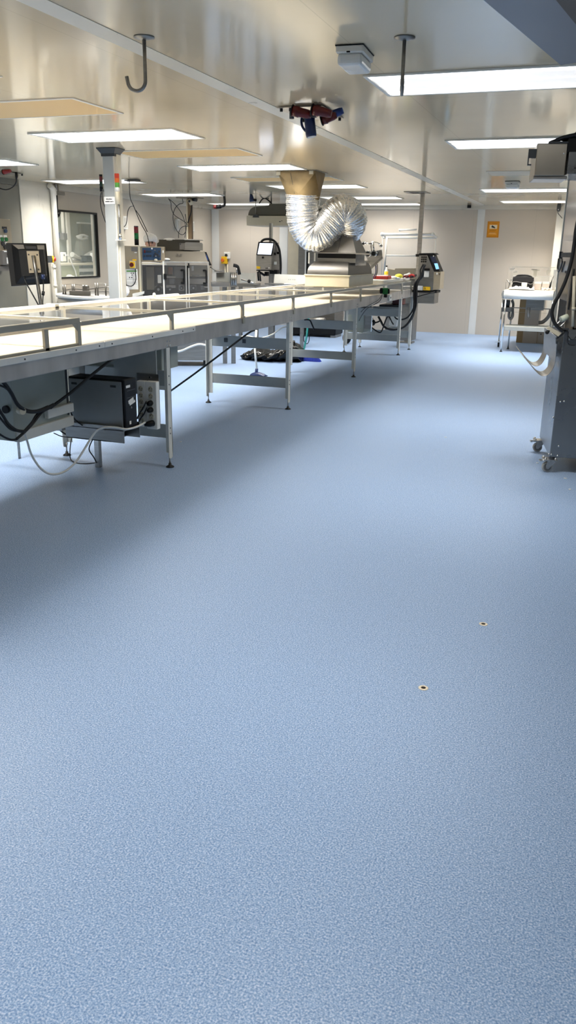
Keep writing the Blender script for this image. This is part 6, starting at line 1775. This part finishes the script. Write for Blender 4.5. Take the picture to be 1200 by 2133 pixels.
jstrip(0.58, 0.83, sp[cut0:cut1 + 1])
jstrip(0.03, 0.83, sp[cut1:])
obj('sheet_chute', chut, mc, **L)


def caster(p, ang, par, s=1.0):
    R = Matrix.Translation(p) @ Matrix.Rotation(ang, 4, 'Z')
    P_ = lambda x, y, z: R @ V(x * s, y * s, z * s)
    b = MB(STEEL); b.box((-0.05 * s, -0.045 * s, 0.094 * s), (0.05 * s, 0.045 * s, 0.10 * s), 0, R)
    for sx in (-1, 1):
        for sy in (-1, 1):
            b.m(CHROME).cyl(P_(sx * 0.036, sy * 0.032, 0.10), P_(sx * 0.036, sy * 0.032, 0.112), 0.008 * s, 8)
    c_ = obj('caster', b, par, **L)
    f = MB(STEEL)
    for sy in (-1, 1):
        f.prism([P_(-0.012, sy * 0.021, 0.094), P_(0.028, sy * 0.021, 0.094), P_(0.036, sy * 0.021, 0.075), P_(-0.006, sy * 0.021, 0.026), P_(-0.022, sy * 0.021, 0.03), P_(-0.026, sy * 0.021, 0.05)], (R.to_3x3() @ V(0, sy * 0.003 * s, 0)))
    f.cyl(P_(0, 0, 0.08), P_(0, 0, 0.096), 0.026 * s, 14)
    obj('fork', f, c_, **L)
    w_ = MB(mat('grey_tyre', rgb(176, 174, 168), 0.5, 0, 0.04, 10) if 'grey_tyre' not in MATS else MATS['grey_tyre'])
    w_.tube([P_(-0.012, -0.014, 0.038), P_(-0.012, -0.011, 0.038), P_(-0.012, 0.011, 0.038), P_(-0.012, 0.014, 0.038)], 0.037 * s, 24, radii=[0.033 * s, 0.037 * s, 0.037 * s, 0.033 * s])
    w_.m(SILVERP).tube([P_(-0.012, -0.017, 0.038), P_(-0.012, 0.017, 0.038)], 0.027 * s, 20)
    w_.m(STEEL).tube([P_(-0.012, -0.025, 0.038), P_(-0.012, 0.025, 0.038)], 0.006 * s, 8)
    obj('wheel', w_, c_, **L)
    k = MB(CHROME); k.box((-0.075 * s, -0.012 * s, 0.080 * s), (-0.022 * s, 0.012 * s, 0.092 * s), 0.003, R).box((-0.075 * s, -0.018 * s, 0.076 * s), (-0.055 * s, 0.018 * s, 0.088 * s), 0.003, R)
    obj('brake_pedal', k, c_, **L)


caster(V(0.005, 0.02, 0), 0.12, mc)
caster(V(0.0, MD - 0.03, 0), 0.0, mc)
caster(V(MW - 0.06, 0.03, 0), 0.3, mc)
caster(V(MW - 0.06, MD - 0.03, 0), -0.3, mc)

# ================================================================== HANGING POLISHED STEEL HOPPER above the camera's right
zb2 = 2.20
a, b_, c2 = at_z(1007, 0, zb2), at_z(1168.5, 136, zb2), at_z(1260, 120, zb2)
back = (a - b_).normalized()
a2 = a + back * 0.9
right = (c2 - b_).normalized()
t = thing('hanging_hopper', 'polished steel hopper underside hanging at the top right corner', 'hopper', (b_ + right * 0.3 + back * 0.3))
obj('steel_underside', MB(mat('blue_reflecting_steel', (0.19, 0.20, 0.225, 1), 0.42, 0.9, 0.04, 3)).prism([a2, b_, b_ + right * 0.85, a2 + right * 0.85], (0, 0, 0.16)), t)
d_, e_ = at_z(1158, 0, zb2 - 0.02), at_z(1204, 56, zb2 - 0.02)
dd = (e_ - d_).normalized()
obj('dark_lip', MB(mat('brown_lip', rgb(76, 62, 50), 0.5, 0.2, 0.1, 6)).prism([d_ - dd * 0.7, e_ + dd * 0.3, e_ + dd * 0.3 + right * 0.5, d_ - dd * 0.7 + right * 0.5], (0, 0, 0.018)), t)
for k in (0.15, 0.75):
    p = b_ + right * 0.3 + back * k
    obj('hanger_rod', MB(STEEL_D).cyl(V(p.x, p.y, zb2 + 0.15), V(p.x, p.y, H), 0.012, 8), t)

# ================================================================== FAR RIGHT TABLE
TY = 13.90
g_ = lambda x, y, d=0: at_y(x, y, TY + d)
fl, fr2 = g_(1043, 733), g_(1152, 735)
zt3 = g_(1100, 606).z
tbx0, tbx1 = g_(1049, 615).x, g_(1153, 615).x
zr = g_(1100, 615).z
t = thing('belt_table', 'short white belt table on thin legs at the far right', 'table', ((tbx0 + tbx1) / 2, TY + 0.9, 0))
rr_ = 0.070
obj('front_roller', MB(WHITE).cyl((tbx0, TY + rr_, zr), (tbx1, TY + rr_, zr), rr_, 20), t)
obj('belt', MB(BELT).box((tbx0, TY + rr_, zr - rr_ + 0.004), (tbx1, TY + 1.9, zr + rr_), 0.003), t)
obj('side_frame', MB(ALU).box((tbx0 - 0.03, TY + 0.03, zr - 0.06), (tbx0 - 0.006, TY + 1.9, zr + 0.06), 0.003).m(DGREY).cyl((tbx0 - 0.035, TY + rr_, zr), (tbx0 - 0.005, TY + rr_, zr), 0.025, 12), t)
obj('side_frame', MB(ALU).box((tbx1 + 0.006, TY + 0.03, zr - 0.06), (tbx1 + 0.03, TY + 1.9, zr + 0.06), 0.003), t)
for (x, y), nm in (((fl.x, TY + 0.03), 1), ((at_z(1058, 727, 0).x, at_z(1058, 727, 0).y), 1), ((at_z(1038, 723, 0).x, at_z(1038, 723, 0).y), 2), ((tbx1 + 0.0, TY + 0.03), 1)):
    lg = obj('leg', MB(CHROME).cyl((x, y, 0.012 if nm == 1 else 0.09), (x, y, zr - 0.03), 0.013, 10), t)
    if nm == 1:
        obj('foot', MB(RUBBER).lathe([(0.001, 0.001), (0.024, 0.001), (0.02, 0.012), (0.001, 0.014)], (x, y, 0), seg=14), lg)
    else:
        obj('caster_wheel', MB(BLACK).cyl((x - 0.014, y, 0.042), (x + 0.014, y, 0.042), 0.041, 16).m(CHROME).box((x - 0.03, y - 0.03, 0.085), (x + 0.03, y + 0.03, 0.095)).box((x - 0.022, y - 0.012, 0.04), (x - 0.016, y + 0.012, 0.09)).box((x - 0.06, y - 0.01, 0.075), (x - 0.02, y + 0.01, 0.085)), lg)
s0, s1 = g_(1050, 679, .05), g_(1140, 692, .05)
obj('lower_beam', MB(BEAMP).box((s0.x, TY + 0.04, s1.z), (tbx1, TY + 0.06, s0.z), 0.003).box((s0.x, TY + 0.06, s0.z - 0.01), (tbx1, TY + 0.5, s0.z), 0.002), t)
obj('drive_motor', MB(DGREY).cyl((g_(1048, 630, .2).x, TY + 0.22, g_(1048, 632, .2).z), (g_(1062, 630, .2).x, TY + 0.22, g_(1048, 632, .2).z), 0.06, 12).box(g_(1045, 640, .1), g_(1065, 650, .1) + V(0, 0.15, 0), 0.01), t)
obj('cross_bar', MB(STEEL_D).box(g_(1065, 640, .2), g_(1148, 645, .2) + V(0, 0.04, 0), 0.003).box(g_(1065, 650, .25), g_(1140, 653, .25) + V(0, 0.04, 0), 0.003), t)
obj('grey_hose', MB(SILVERP).tube([g_(x, y, .3) for x, y in ((1066, 625), (1069, 632), (1068, 645), (1068, 658), (1064, 664), (1060, 660), (1061, 650))], 0.022, 10, 5), t)
obj('grey_hose', MB(SILVERP).tube([g_(x, y, .4) for x, y in ((1148, 645), (1145, 655), (1139, 664), (1130, 671), (1122, 672))], 0.03, 10, 5), t)
obj('valve', MB(SILVERP).tube([g_(1102, 640, .18), g_(1101, 662, .18)], 0.025, 10), t)
# acrylic guard on it
AY = TY + 0.55
q_ = lambda x, y, d=0: at_y(x, y, AY + d)
t = thing('acrylic_guard', 'clear acrylic guard box standing on the far right table', 'guard', q_(1105, 600))
zz0 = zr + rr_ + 0.001
gx0, gx1 = q_(1059, 570).x, q_(1155, 570).x
gz = q_(1100, 557).z
gz2 = q_(1110, 575).z
obj('back_sheet', MB(ACRYL).box((gx0, AY + 0.5, zz0), (gx1, AY + 0.506, gz)), t)
obj('front_sheet', MB(ACRYL).box((gx0 + 0.08, AY, gz2 - 0.16), (gx1, AY + 0.006, gz2)), t)
obj('side_sheet', MB(ACRYL).box((gx0, AY, zz0), (gx0 + 0.006, AY + 0.5, gz)), t)
obj('edge_bar', MB(WHITE).box((gx0, AY + 0.498, gz - 0.004), (gx1, AY + 0.51, gz + 0.004)), t)
obj('edge_bar', MB(WHITE).box((gx0 + 0.08, AY - 0.002, gz2 - 0.004), (gx1, AY + 0.008, gz2 + 0.004)), t)
obj('tape_patch', MB(PAPER).prism([q_(1062, 560, .49), q_(1073, 558, .49), q_(1071, 563, .49), q_(1063, 564, .49)], (0, -0.002, 0)).prism([q_(1070, 565, .49), q_(1077, 564, .49), q_(1078, 568, .49), q_(1070, 569, .49)], (0, -0.002, 0)).prism([q_(1138, 565, .49), q_(1143, 560, .49), q_(1149, 564, .49), q_(1142, 568, .49), q_(1139, 574, .49)], (0, -0.002, 0)), t)
obj('hanger_t', MB(STEEL_D).box(q_(1107, 560.5, .48), q_(1120, 562, .48) + V(0, 0.02, 0)).m(WHITE).box(q_(1112, 562, .48), q_(1118, 578, .48) + V(0, 0.02, 0)).box(q_(1108, 562, .48), q_(1124, 564, .48) + V(0, 0.015, 0)), t)
obj('post', MB(WHITE).box(q_(1154, 562, .1), q_(1156, 604, .1) + V(0, 0.02, 0)), t)
obj('post', MB(WHITE).box(q_(1065, 583, .1), q_(1066.5, 604, .1) + V(0, 0.01, 0)), t)
obj('side_bracket', MB(STEEL).tube([q_(1056, 583, 0), q_(1062, 590, 0), q_(1058, 604, 0)], 0.010, 8).tube([q_(1054, 588, 0), q_(1054, 604, 0)], 0.006, 8).ball(q_(1065, 583, 0), 0.014, 8, 6), t)
# bag, towel, boxes on the table
by = TY + 0.33
w_ = lambda x, y, d=0: at_y(x, y, by + d)
t = thing('black_bag', 'black holdall with grey piping lying on the far right table', 'bag', w_(1089, 600))
b = MB(mat('black_nylon', rgb(20, 18, 18), 0.6, 0, 0.2, 20, bump=0.2))
bw0, bw1 = w_(1065.5, 590).x, w_(1112, 590).x
zb0, zb1 = zz0 + 0.02, w_(1090, 575).z
rings = []
for k in range(9):
    u = k / 8
    z = zb0 + (zb1 - zb0) * u
    ins = 0.015 + 0.05 * max(0, u - 0.6) ** 1.2 + (0.02 if k in (0, 8) else 0)
    rings.append([V(bw0 + ins + 0.035 * (u > 0.3) * 0.3, by - 0.09 + ins, z), V(bw1 - ins, by - 0.09 + ins, z - 0.01 * u), V(bw1 - ins, by + 0.14 - ins, z), V(bw0 + ins, by + 0.14 - ins, z)])
b.loft(rings, True, False)
obj('bag_body', b, t)
obj('bag_flap', MB(mat('black_nylon_flap', rgb(30, 27, 27), 0.6, 0, 0.2, 20)).prism([w_(1069, 577, -.1), w_(1112, 578, -.1), w_(1112, 586, -.1), w_(1098, 589, -.1), w_(1080, 588, -.1), w_(1067, 587, -.1)], (0, 0.05, 0)), t)
obj('piping', MB(SILVERP).tube([w_(x, y, -.105) for x, y in ((1066, 588), (1075, 586.5), (1084, 588.5), (1097, 589.5), (1105, 592), (1110, 590))], 0.006, 6, 4), t)
obj('carry_handle', MB(RUBBER).tube([w_(x, y, 0) for x, y in ((1075, 577), (1080, 573.5), (1098, 573.5), (1108, 577))], 0.012, 8, 4), t)
c = w_(1092.5, 591, -.14)
single('white_jar', MB(WHITE).lathe([(0.001, 0), (0.045, 0), (0.045, 0.065), (0.042, 0.07), (0.001, 0.07)], V(c.x, c.y, zz0 + 0.045), seg=16), 'white jar in front of the black bag', 'jar')
b = MB(CLOTH)
rt = random.Random(4)
rings = []
x0t, x1t = w_(1060, 604, -.15).x, w_(1114, 604, -.15).x
for k in range(20):
    u = k / 19
    x = x0t + (x1t - x0t) * u
    hgt = (0.035 + 0.02 * rt.random()) * (0.5 + 0.8 * math.sin(PI * min(1, u * 1.15)))
    dep_ = 0.05 + 0.06 * math.sin(PI * (0.15 + 0.7 * u))
    rings.append([V(x, by - 0.17 + dep_ * math.cos(a), zz0 + 0.001 + max(0, hgt * (0.5 + 0.5 * math.sin(a))) * (1 + 0.2 * rt.random())) for a in [2 * PI * j / 14 for j in range(14)]])
b.loft(rings, True, True)
single('white_towel', b, 'white rolled towel in front of the black bag on the far right table', 'towel')
for (xa, xb), lab in (((1112.5, 1128), 'pinkish white carton on the far right table, next to the black bag'), ((1129.5, 1145), 'pinkish white carton on the far right table, farther from the bag')):
    p0, p1 = w_(xa, 603, .1), w_(xb, 588, .1)
    t = thing('carton', lab, 'carton', V((p0.x + p1.x) / 2, by + 0.2, zz0), group='cartons on the belt table')
    obj('carton_body', MB(mat('pinkish_card' + str(xa), rgb(222, 206, 194), 0.6, 0, 0.02, 8)).box((p0.x, by + 0.1, zz0 + 0.001), (p1.x, by + 0.32, p1.z - 0.03)), t)
    obj('carton_lid', MB(PAPER).box((p0.x - 0.004, by + 0.095, p1.z - 0.03), (p1.x + 0.004, by + 0.325, p1.z), 0.002), t)
c = w_(1136, 605, -.2)
b = MB(PAPER)
for k in range(6):
    b.ball(V(c.x - 0.045 + 0.018 * k, by - 0.2 + 0.02 * (k % 2), zz0 + 0.018 + 0.008 * (k % 3)), (0.018, 0.016, 0.014), 8, 6)
single('crumpled_paper', b, 'small white crumpled paper on the front of the far right table', 'paper')
b = MB(BLACK); b.tube([w_(1145, 600, 0), w_(1150, 583, 0.05)], 0.008, 8, radii=[0.016, 0.005]).tube([w_(1150, 583, .05), w_(1154, 574, .05)], 0.004, 6)
single('marker_pen', b, 'dark pen shaped tool leaning at the right end of the table', 'tool')
# cartons on the floor under/behind the table
KYB = 15.6
k2 = lambda x, y, d=0: at_y(x, y, KYB + d)
t = thing('floor_cabinet', 'brown and grey cabinet on the floor behind the belt table', 'cabinet', (k2(1105, 705).x, KYB + 0.3, 0))
xa, xm, xb = k2(1077, 690).x, k2(1090, 690).x, k2(1120, 690).x
obj('brown_side', MB(CARD).box((xa, KYB + 0.02, 0.001), (xm, KYB + 0.5, k2(1085, 624).z)), t)
obj('front', MB(mat('cabinet_front_taupe', rgb(176, 160, 142), 0.5, 0, 0.03, 6)).box((xm, KYB, 0.001), (xb, KYB + 0.5, k2(1085, 645).z)).m(STEEL_D).box((xm, KYB - 0.004, k2(1085, 645).z), (xb + 0.06, KYB + 0.5, k2(1085, 622).z)), t)
t = thing('carton', 'taupe carton on the floor right of the floor cabinet', 'carton', (k2(1128, 705).x, KYB + 0.2, 0))
xa, xb = k2(1121, 690).x, k2(1142, 690).x
obj('carton_body', MB(MATS['cabinet_front_taupe']).box((xa, KYB + 0.01, 0.001), (xb, KYB + 0.4, k2(1128, 686).z)).m(CARD).box((xa - 0.03, KYB + 0.005, 0.001), (xa, KYB + 0.4, k2(1128, 686).z)), t)
obj('carton_tape', MB(INK).cbox(k2(1127, 696) + V(0, 0.005, 0), (0.02, 0.006, 0.02)), t)

# ================================================================== YELLOW SIGN on the far wall
s0, s1 = at_y(1016.5, 461, YF - 0.004), at_y(1039.5, 495, YF - 0.004)
x0, x1 = -2.045, -1.82
z0, z1 = s1.z, s0.z
ys = YF - 0.006
t = thing('camera_warning_sign', 'amber camera warning sign on the far wall, above the aisle', 'sign', ((x0 + x1) / 2, ys, z0))
obj('sign_board', MB(AMBER).box((x0, ys, z0), (x1, YF - 0.001, z1), 0.002), t)
w, hgt = x1 - x0, z1 - z0
X_ = lambda u: x0 + u * w
Z_ = lambda v: z1 - v * hgt
b = MB(AMBER_D)
for a_, c_ in (((0.04, 0.03), (0.96, 0.045)), ((0.04, 0.955), (0.96, 0.97)), ((0.04, 0.045), (0.055, 0.955)), ((0.945, 0.045), (0.96, 0.955))):
    b.box((X_(a_[0]), ys - 0.0015, Z_(c_[1])), (X_(c_[0]), ys, Z_(a_[1])))
for (u0, u1, v) in ((0.14, 0.30, 0.13), (0.36, 0.88, 0.13), (0.2, 0.8, 0.55), (0.2, 0.7, 0.66)):
    n_ = int((u1 - u0) / 0.055)
    for k in range(n_):
        b.box((X_(u0 + k * 0.055), ys - 0.0015, Z_(v + 0.014)), (X_(u0 + k * 0.055 + 0.04), ys, Z_(v - 0.014)))
b.m(AMBER_L)
for (u0, u1, v) in ((0.22, 0.72, 0.715), (0.16, 0.82, 0.775)):
    n_ = int((u1 - u0) / 0.05)
    for k in range(n_):
        b.box((X_(u0 + k * 0.05), ys - 0.0015, Z_(v + 0.017)), (X_(u0 + k * 0.05 + 0.042), ys, Z_(v - 0.017)))
obj('lettering', b, t)
pic = obj('white_panel', MB(mat('sign_panel_cream', rgb(240, 228, 196), 0.5, 0, 0.02, 8)).box((X_(0.2), ys - 0.0018, Z_(0.46)), (X_(0.82), ys, Z_(0.22))), t)
b = MB(INK)
R_ = Matrix.Translation((X_(0.5), ys - 0.003, Z_(0.35))) @ Matrix.Rotation(0.45, 4, 'Y')
b.box((-0.036, -0.0008, -0.012), (0.024, 0.0008, 0.014), 0, R_).box((0.026, -0.0008, -0.009), (0.040, 0.0008, 0.010), 0, R_).box((-0.02, -0.0008, -0.022), (-0.006, 0.0008, -0.010), 0, R_).box((-0.028, -0.0008, 0.012), (-0.018, 0.0008, 0.022), 0, R_).box((0.0, -0.0008, 0.012), (0.01, 0.0008, 0.019), 0, R_)
obj('camera_symbol', b, pic)

# small things at the far right
c = at_y(1164.5, 430, 16.38)
t = thing('hanging_connector', 'dark connector with thin cord on the far right column', 'connector', c)
obj('connector_body', MB(DGREY).loft([[c + V(sx * s, sy * 0.02, z) for sx, sy in ((-1, -1), (1, -1), (1, 1), (-1, 1))] for s, z in ((0.028, 0.05), (0.034, 0.0), (0.032, -0.06), (0.02, -0.085))], True, False).m(PAPER).cbox(c + V(-0.004, -0.022, -0.055), (0.014, 0.004, 0.02)), t)
obj('cord', MB(RUBBER).tube([c + V(-0.01, 0, -0.08), c + V(0.0, -0.02, -0.12), c + V(0.05, -0.02, -0.17), c + V(0.075, 0.0, -0.20)], 0.005, 6, 4), t)
c = at_y(978, 425, YF - 0.06)
single('wall_sensor', MB(BLACK).box(V(c.x - 0.035, YF - 0.09, H - 0.05), V(c.x + 0.035, YF - 0.02, H - 0.002), 0.006), 'small black sensor at the ceiling edge above the far wall', 'sensor')
# ================================================================== PEOPLE
def person(name, label, foot, face_ang, scale, pose, cap_mat, head_pitch=0.0):
    """one continuous skinned body; face looks along +X of a local frame turned by face_ang"""
    R = Matrix.Translation(foot) @ Matrix.Rotation(face_ang, 4, 'Z') @ Matrix.Scale(scale, 4)
    V_, E_, rad = [], [], []

    def v(p, r, prev=None):
        V_.append(V(*p)); rad.append(r)
        if prev is not None:
            E_.append((prev, len(V_) - 1))
        return len(V_) - 1
    J = pose
    pel = v(J['pelvis'], (0.14, 0.15))
    wa = v(J['waist'], (0.125, 0.145), pel)
    ch = v(J['chest'], (0.13, 0.17), wa)
    ub = v(J['upper'], (0.10, 0.13), ch)
    ne = v(J['neck'], (0.055, 0.055), ub)
    hp = J['head']
    h1 = v((hp[0], hp[1], hp[2] - 0.065), (0.068, 0.060), ne)
    h2 = v((hp[0], hp[1], hp[2] + 0.01), (0.094, 0.076), h1)
    h3 = v((hp[0] - 0.005, hp[1], hp[2] + 0.075), (0.080, 0.068), h2)
    for s in (-1, 1):
        sh = v((J['upper'][0], s * 0.17, J['upper'][2] + 0.01), (0.058, 0.058), ub)
        e = J['elbow']; el = v((e[0], s * e[1], e[2]), (0.042, 0.042), sh)
        w = J['wrist']; wr = v((w[0], s * w[1], w[2]), (0.028, 0.024), el)
        d = (V(w[0], s * w[1], w[2]) - V(e[0], s * e[1], e[2])).normalized()
        side = d.cross(V(0, 0, 1)).normalized()
        pm = V(w[0], s * w[1], w[2]) + d * 0.06
        pa = v(pm, (0.036, 0.016), wr)
        for k, ln in enumerate((0.062, 0.075, 0.070, 0.054)):
            o = side * (0.026 - 0.0175 * k)
            b = v(pm + d * 0.03 + o, (0.0095, 0.009), pa)
            m = v(pm + d * (0.03 + ln * 0.5) + o + V(0, 0, -0.006), (0.009, 0.0085), b)
            v(pm + d * (0.03 + ln * 0.9) + o + V(0, 0, -0.022), (0.0075, 0.007), m)
        t1 = v(pm - d * 0.03 + side * 0.036 * 1 + V(0, 0, -0.004), (0.011, 0.011), pa)
        v(pm + d * 0.012 + side * 0.058 + V(0, 0, -0.012), (0.009, 0.009), t1)
        hpj = v((J['pelvis'][0], s * 0.09, J['pelvis'][2] - 0.07), (0.09, 0.09), pel)
        kn = v((J['knee'][0], s * J['knee'][1], J['knee'][2]), (0.06, 0.06), hpj)
        an = v((J['ankle'][0], s * J['ankle'][1], 0.09), (0.042, 0.042), kn)
        hl = v((J['ankle'][0] + 0.03, s * J['ankle'][1], 0.045), (0.042, 0.042), an)
        v((J['ankle'][0] + 0.17, s * J['ankle'][1], 0.035), (0.035, 0.03), hl)
    me = bpy.data.meshes.new('person_body')
    me.from_pydata([R @ p for p in V_], E_, [])
    ob = bpy.data.objects.new('person_body', me)
    COL.objects.link(ob)
    sk = ob.modifiers.new('skin', 'SKIN')
    if not me.skin_vertices:
        bpy.context.view_layer.objects.active = ob
    lay = me.skin_vertices[0].data if me.skin_vertices else None
    if lay:
        for i, r in enumerate(rad):
            lay[i].radius = (r[0] * scale, r[1] * scale)
            lay[i].use_root = (i == 0)
    sb = ob.modifiers.new('sub', 'SUBSURF'); sb.levels = 2; sb.render_levels = 2
    dg = bpy.context.evaluated_depsgraph_get()
    m2 = bpy.data.meshes.new_from_object(ob.evaluated_get(dg))
    bpy.data.objects.remove(ob)
    t = thing(name, label, 'person', foot)
    b = MB(SKIN)
    b.add_mesh(m2, None, True)
    # coat, trousers and boots stay on the one body surface as materials
    hz = (R @ V(0, 0, J['neck'][2])).z
    hc = R @ V(*hp)
    for m_ in (COAT, RUBBER):
        b.m(m_)
    for f in b.bm.faces:
        c = f.calc_center_median()
        far_hand = (c - (R @ V(J['wrist'][0], J['wrist'][1], J['wrist'][2]))).length < 0.19 * scale or (c - (R @ V(J['wrist'][0], -J['wrist'][1], J['wrist'][2]))).length < 0.19 * scale
        f.material_index = 0 if ((c - hc).length < 0.20 * scale and c.z > hz - 0.12 * scale) or far_hand else (2 if c.z < 0.10 else 1)
    b.i = 0
    # nose, ears
    F_ = lambda x, y, z: R @ (V(*hp) + Matrix.Rotation(head_pitch, 3, 'Y') @ V(x, y, z))
    b.ball(F_(0.088, 0, -0.005), (0.016 * scale, 0.012 * scale, 0.020 * scale), 10, 8)
    for s in (-1, 1):
        b.ball(F_(0.0, s * 0.076, 0.0), (0.014 * scale, 0.008 * scale, 0.026 * scale), 10, 8)
    body = obj('body', b, t)
    for s in (-1, 1):
        e = obj('eye', MB(HAIR).ball(F_(0.077, s * 0.031, 0.026), (0.013 * scale, 0.017 * scale, 0.009 * scale), 10, 8), t)
        obj('eyebrow', MB(HAIR).ball(F_(0.078, s * 0.032, 0.046), (0.012 * scale, 0.022 * scale, 0.006 * scale), 10, 8), t)
    obj('mouth', MB(DRED).ball(F_(0.078, 0, -0.05), (0.008 * scale, 0.022 * scale, 0.005 * scale), 10, 6), t)
    # puffy hair cap
    cb = MB(cap_mat)
    rings = []
    rc = random.Random(1)
    for k in range(10):
        u = k / 9
        z = 0.050 + 0.125 * u
        r = (0.098, 0.108, 0.114, 0.117, 0.116, 0.112, 0.103, 0.086, 0.056, 0.012)[k]
        rings.append([F_(-0.008 + r * 1.04 * math.cos(a) * (1 + 0.02 * rc.random()), r * 0.98 * math.sin(a) * (1 + 0.02 * rc.random()), z - 0.045 * (1 - math.cos(a)) * 0.5 * (1 - u)) for a in [2 * PI * j / 24 for j in range(24)]])
    cb.loft(rings, True, True)
    obj('hair_cap', cb, t)
    return t


CAPM = mat('white_hair_cap', rgb(244, 242, 238), 0.8, 0, 0.03, 40, bump=0.2)
PYH = 12.35
hpos = at_y(317, 508.5, PYH)
sc_ = 0.92
pz = hpos.z
stand = dict(pelvis=(0, 0, 0.95), waist=(0.0, 0, 1.1), chest=(0.01, 0, 1.28), upper=(0.0, 0, 1.42), neck=(0.015, 0, 1.52), head=(0.03, 0, 1.63),
             elbow=(0.06, 0.27, 1.13), wrist=(0.27, 0.22, 1.02), knee=(0.03, 0.11, 0.50), ankle=(0.0, 0.12, 0))
sc_ = pz / 1.63
person('person', 'person in white hair cap looking over the blue panel machine', V(hpos.x - 0.03, PYH, 0), math.atan2(-hpos.y, -hpos.x), sc_, stand, CAPM, 0.1)
PY2 = 8.75
hpos = at_y(248.5, 617, PY2)
seat = dict(pelvis=(0, 0, 0.50), waist=(0.03, 0, 0.64), chest=(0.08, 0, 0.80), upper=(0.12, 0, 0.92), neck=(0.16, 0, 1.0), head=(0.20, 0, 1.09),
            elbow=(0.20, 0.25, 0.66), wrist=(0.42, 0.16, 0.68), knee=(0.42, 0.13, 0.50), ankle=(0.38, 0.13, 0))
s2 = hpos.z / 1.09
fa = math.radians(-18)
off = Matrix.Rotation(fa, 3, 'Z') @ V(0.20 * s2, 0, 0)
person('person', 'person in white hair cap sitting bent forward behind the grey column', V(hpos.x - off.x, hpos.y - off.y, 0), fa, s2, seat, CAPM, 0.45)
t = thing('work_stool', 'stool under the seated person behind the grey column', 'stool', V(hpos.x - off.x, hpos.y - off.y, 0))
st = V(hpos.x - off.x, hpos.y - off.y, 0)
obj('seat', MB(BLACK).lathe([(0.001, 0.30 * s2), (0.13, 0.30 * s2), (0.13, 0.325 * s2), (0.001, 0.33 * s2)], st, seg=20), t)
obj('stem', MB(STEEL_D).cyl(st + V(0, 0, 0.02), st + V(0, 0, 0.30 * s2), 0.03, 10), t)
obj('base', MB(STEEL_D).lathe([(0.001, 0), (0.20, 0), (0.20, 0.015), (0.03, 0.03), (0.001, 0.03)], st, seg=20), t)
c = at_y(254, 624, 8.3)
b = MB(mat('pale_green_cable', rgb(150, 190, 130), 0.5, 0, 0.1, 20))
b.tube([at_y(x, y, 8.3) for x, y in ((250, 800), (250, 632), (250, 622), (253, 615), (257, 622), (259, 632))], 0.012, 8, 5).tube([at_y(x, y, 8.3) for x, y in ((249, 628), (252, 620), (254, 628), (252, 634))], 0.010, 8, 5)
single('green_cable', b, 'pale green loop of cable at the foot of the grey column, above the table edge', 'cable')
# ================================================================== CAMERA, WORLD, RENDER SETTINGS
cam_d = bpy.data.cameras.new('camera')
cam = bpy.data.objects.new('camera', cam_d)
COL.objects.link(cam)
cam_d.sensor_fit = 'HORIZONTAL'
cam_d.sensor_width = 36.0
cam_d.lens = FPX / IMG_W * 36.0
cam_d.clip_start = 0.05
cam.matrix_world = Matrix(((RT.x, UP.x, -FW.x, EYE.x), (RT.y, UP.y, -FW.y, EYE.y), (RT.z, UP.z, -FW.z, EYE.z), (0, 0, 0, 1)))
SC.camera = cam
wd = bpy.data.worlds.new('world')
SC.world = wd
wd.use_nodes = True
wd.node_tree.nodes['Background'].inputs[0].default_value = (0.8, 0.85, 0.9, 1)
wd.node_tree.nodes['Background'].inputs[1].default_value = 0.02
# lamp in the side room behind the window
ld = bpy.data.lights.new('side_room_lamp', 'AREA'); ld.energy = 60; ld.size = 1.2
lo = bpy.data.objects.new('side_room_lamp', ld); COL.objects.link(lo); lo.location = (-8.9, 12.6, H - 0.06)
vs = SC.view_settings
vs.view_transform = 'Standard'
vs.look = 'None'
vs.gamma = 1.0
vs.use_curve_mapping = False
vs.exposure = 0.22
cy = SC.cycles
cy.use_denoising = True
cy.denoiser = 'OPENIMAGEDENOISE'
cy.max_bounces = 8
cy.diffuse_bounces = 4
cy.glossy_bounces = 4
cy.transmission_bounces = 4
cy.transparent_max_bounces = 12
cy.sample_clamp_indirect = 6.0
cy.caustics_reflective = False
cy.caustics_refractive = False
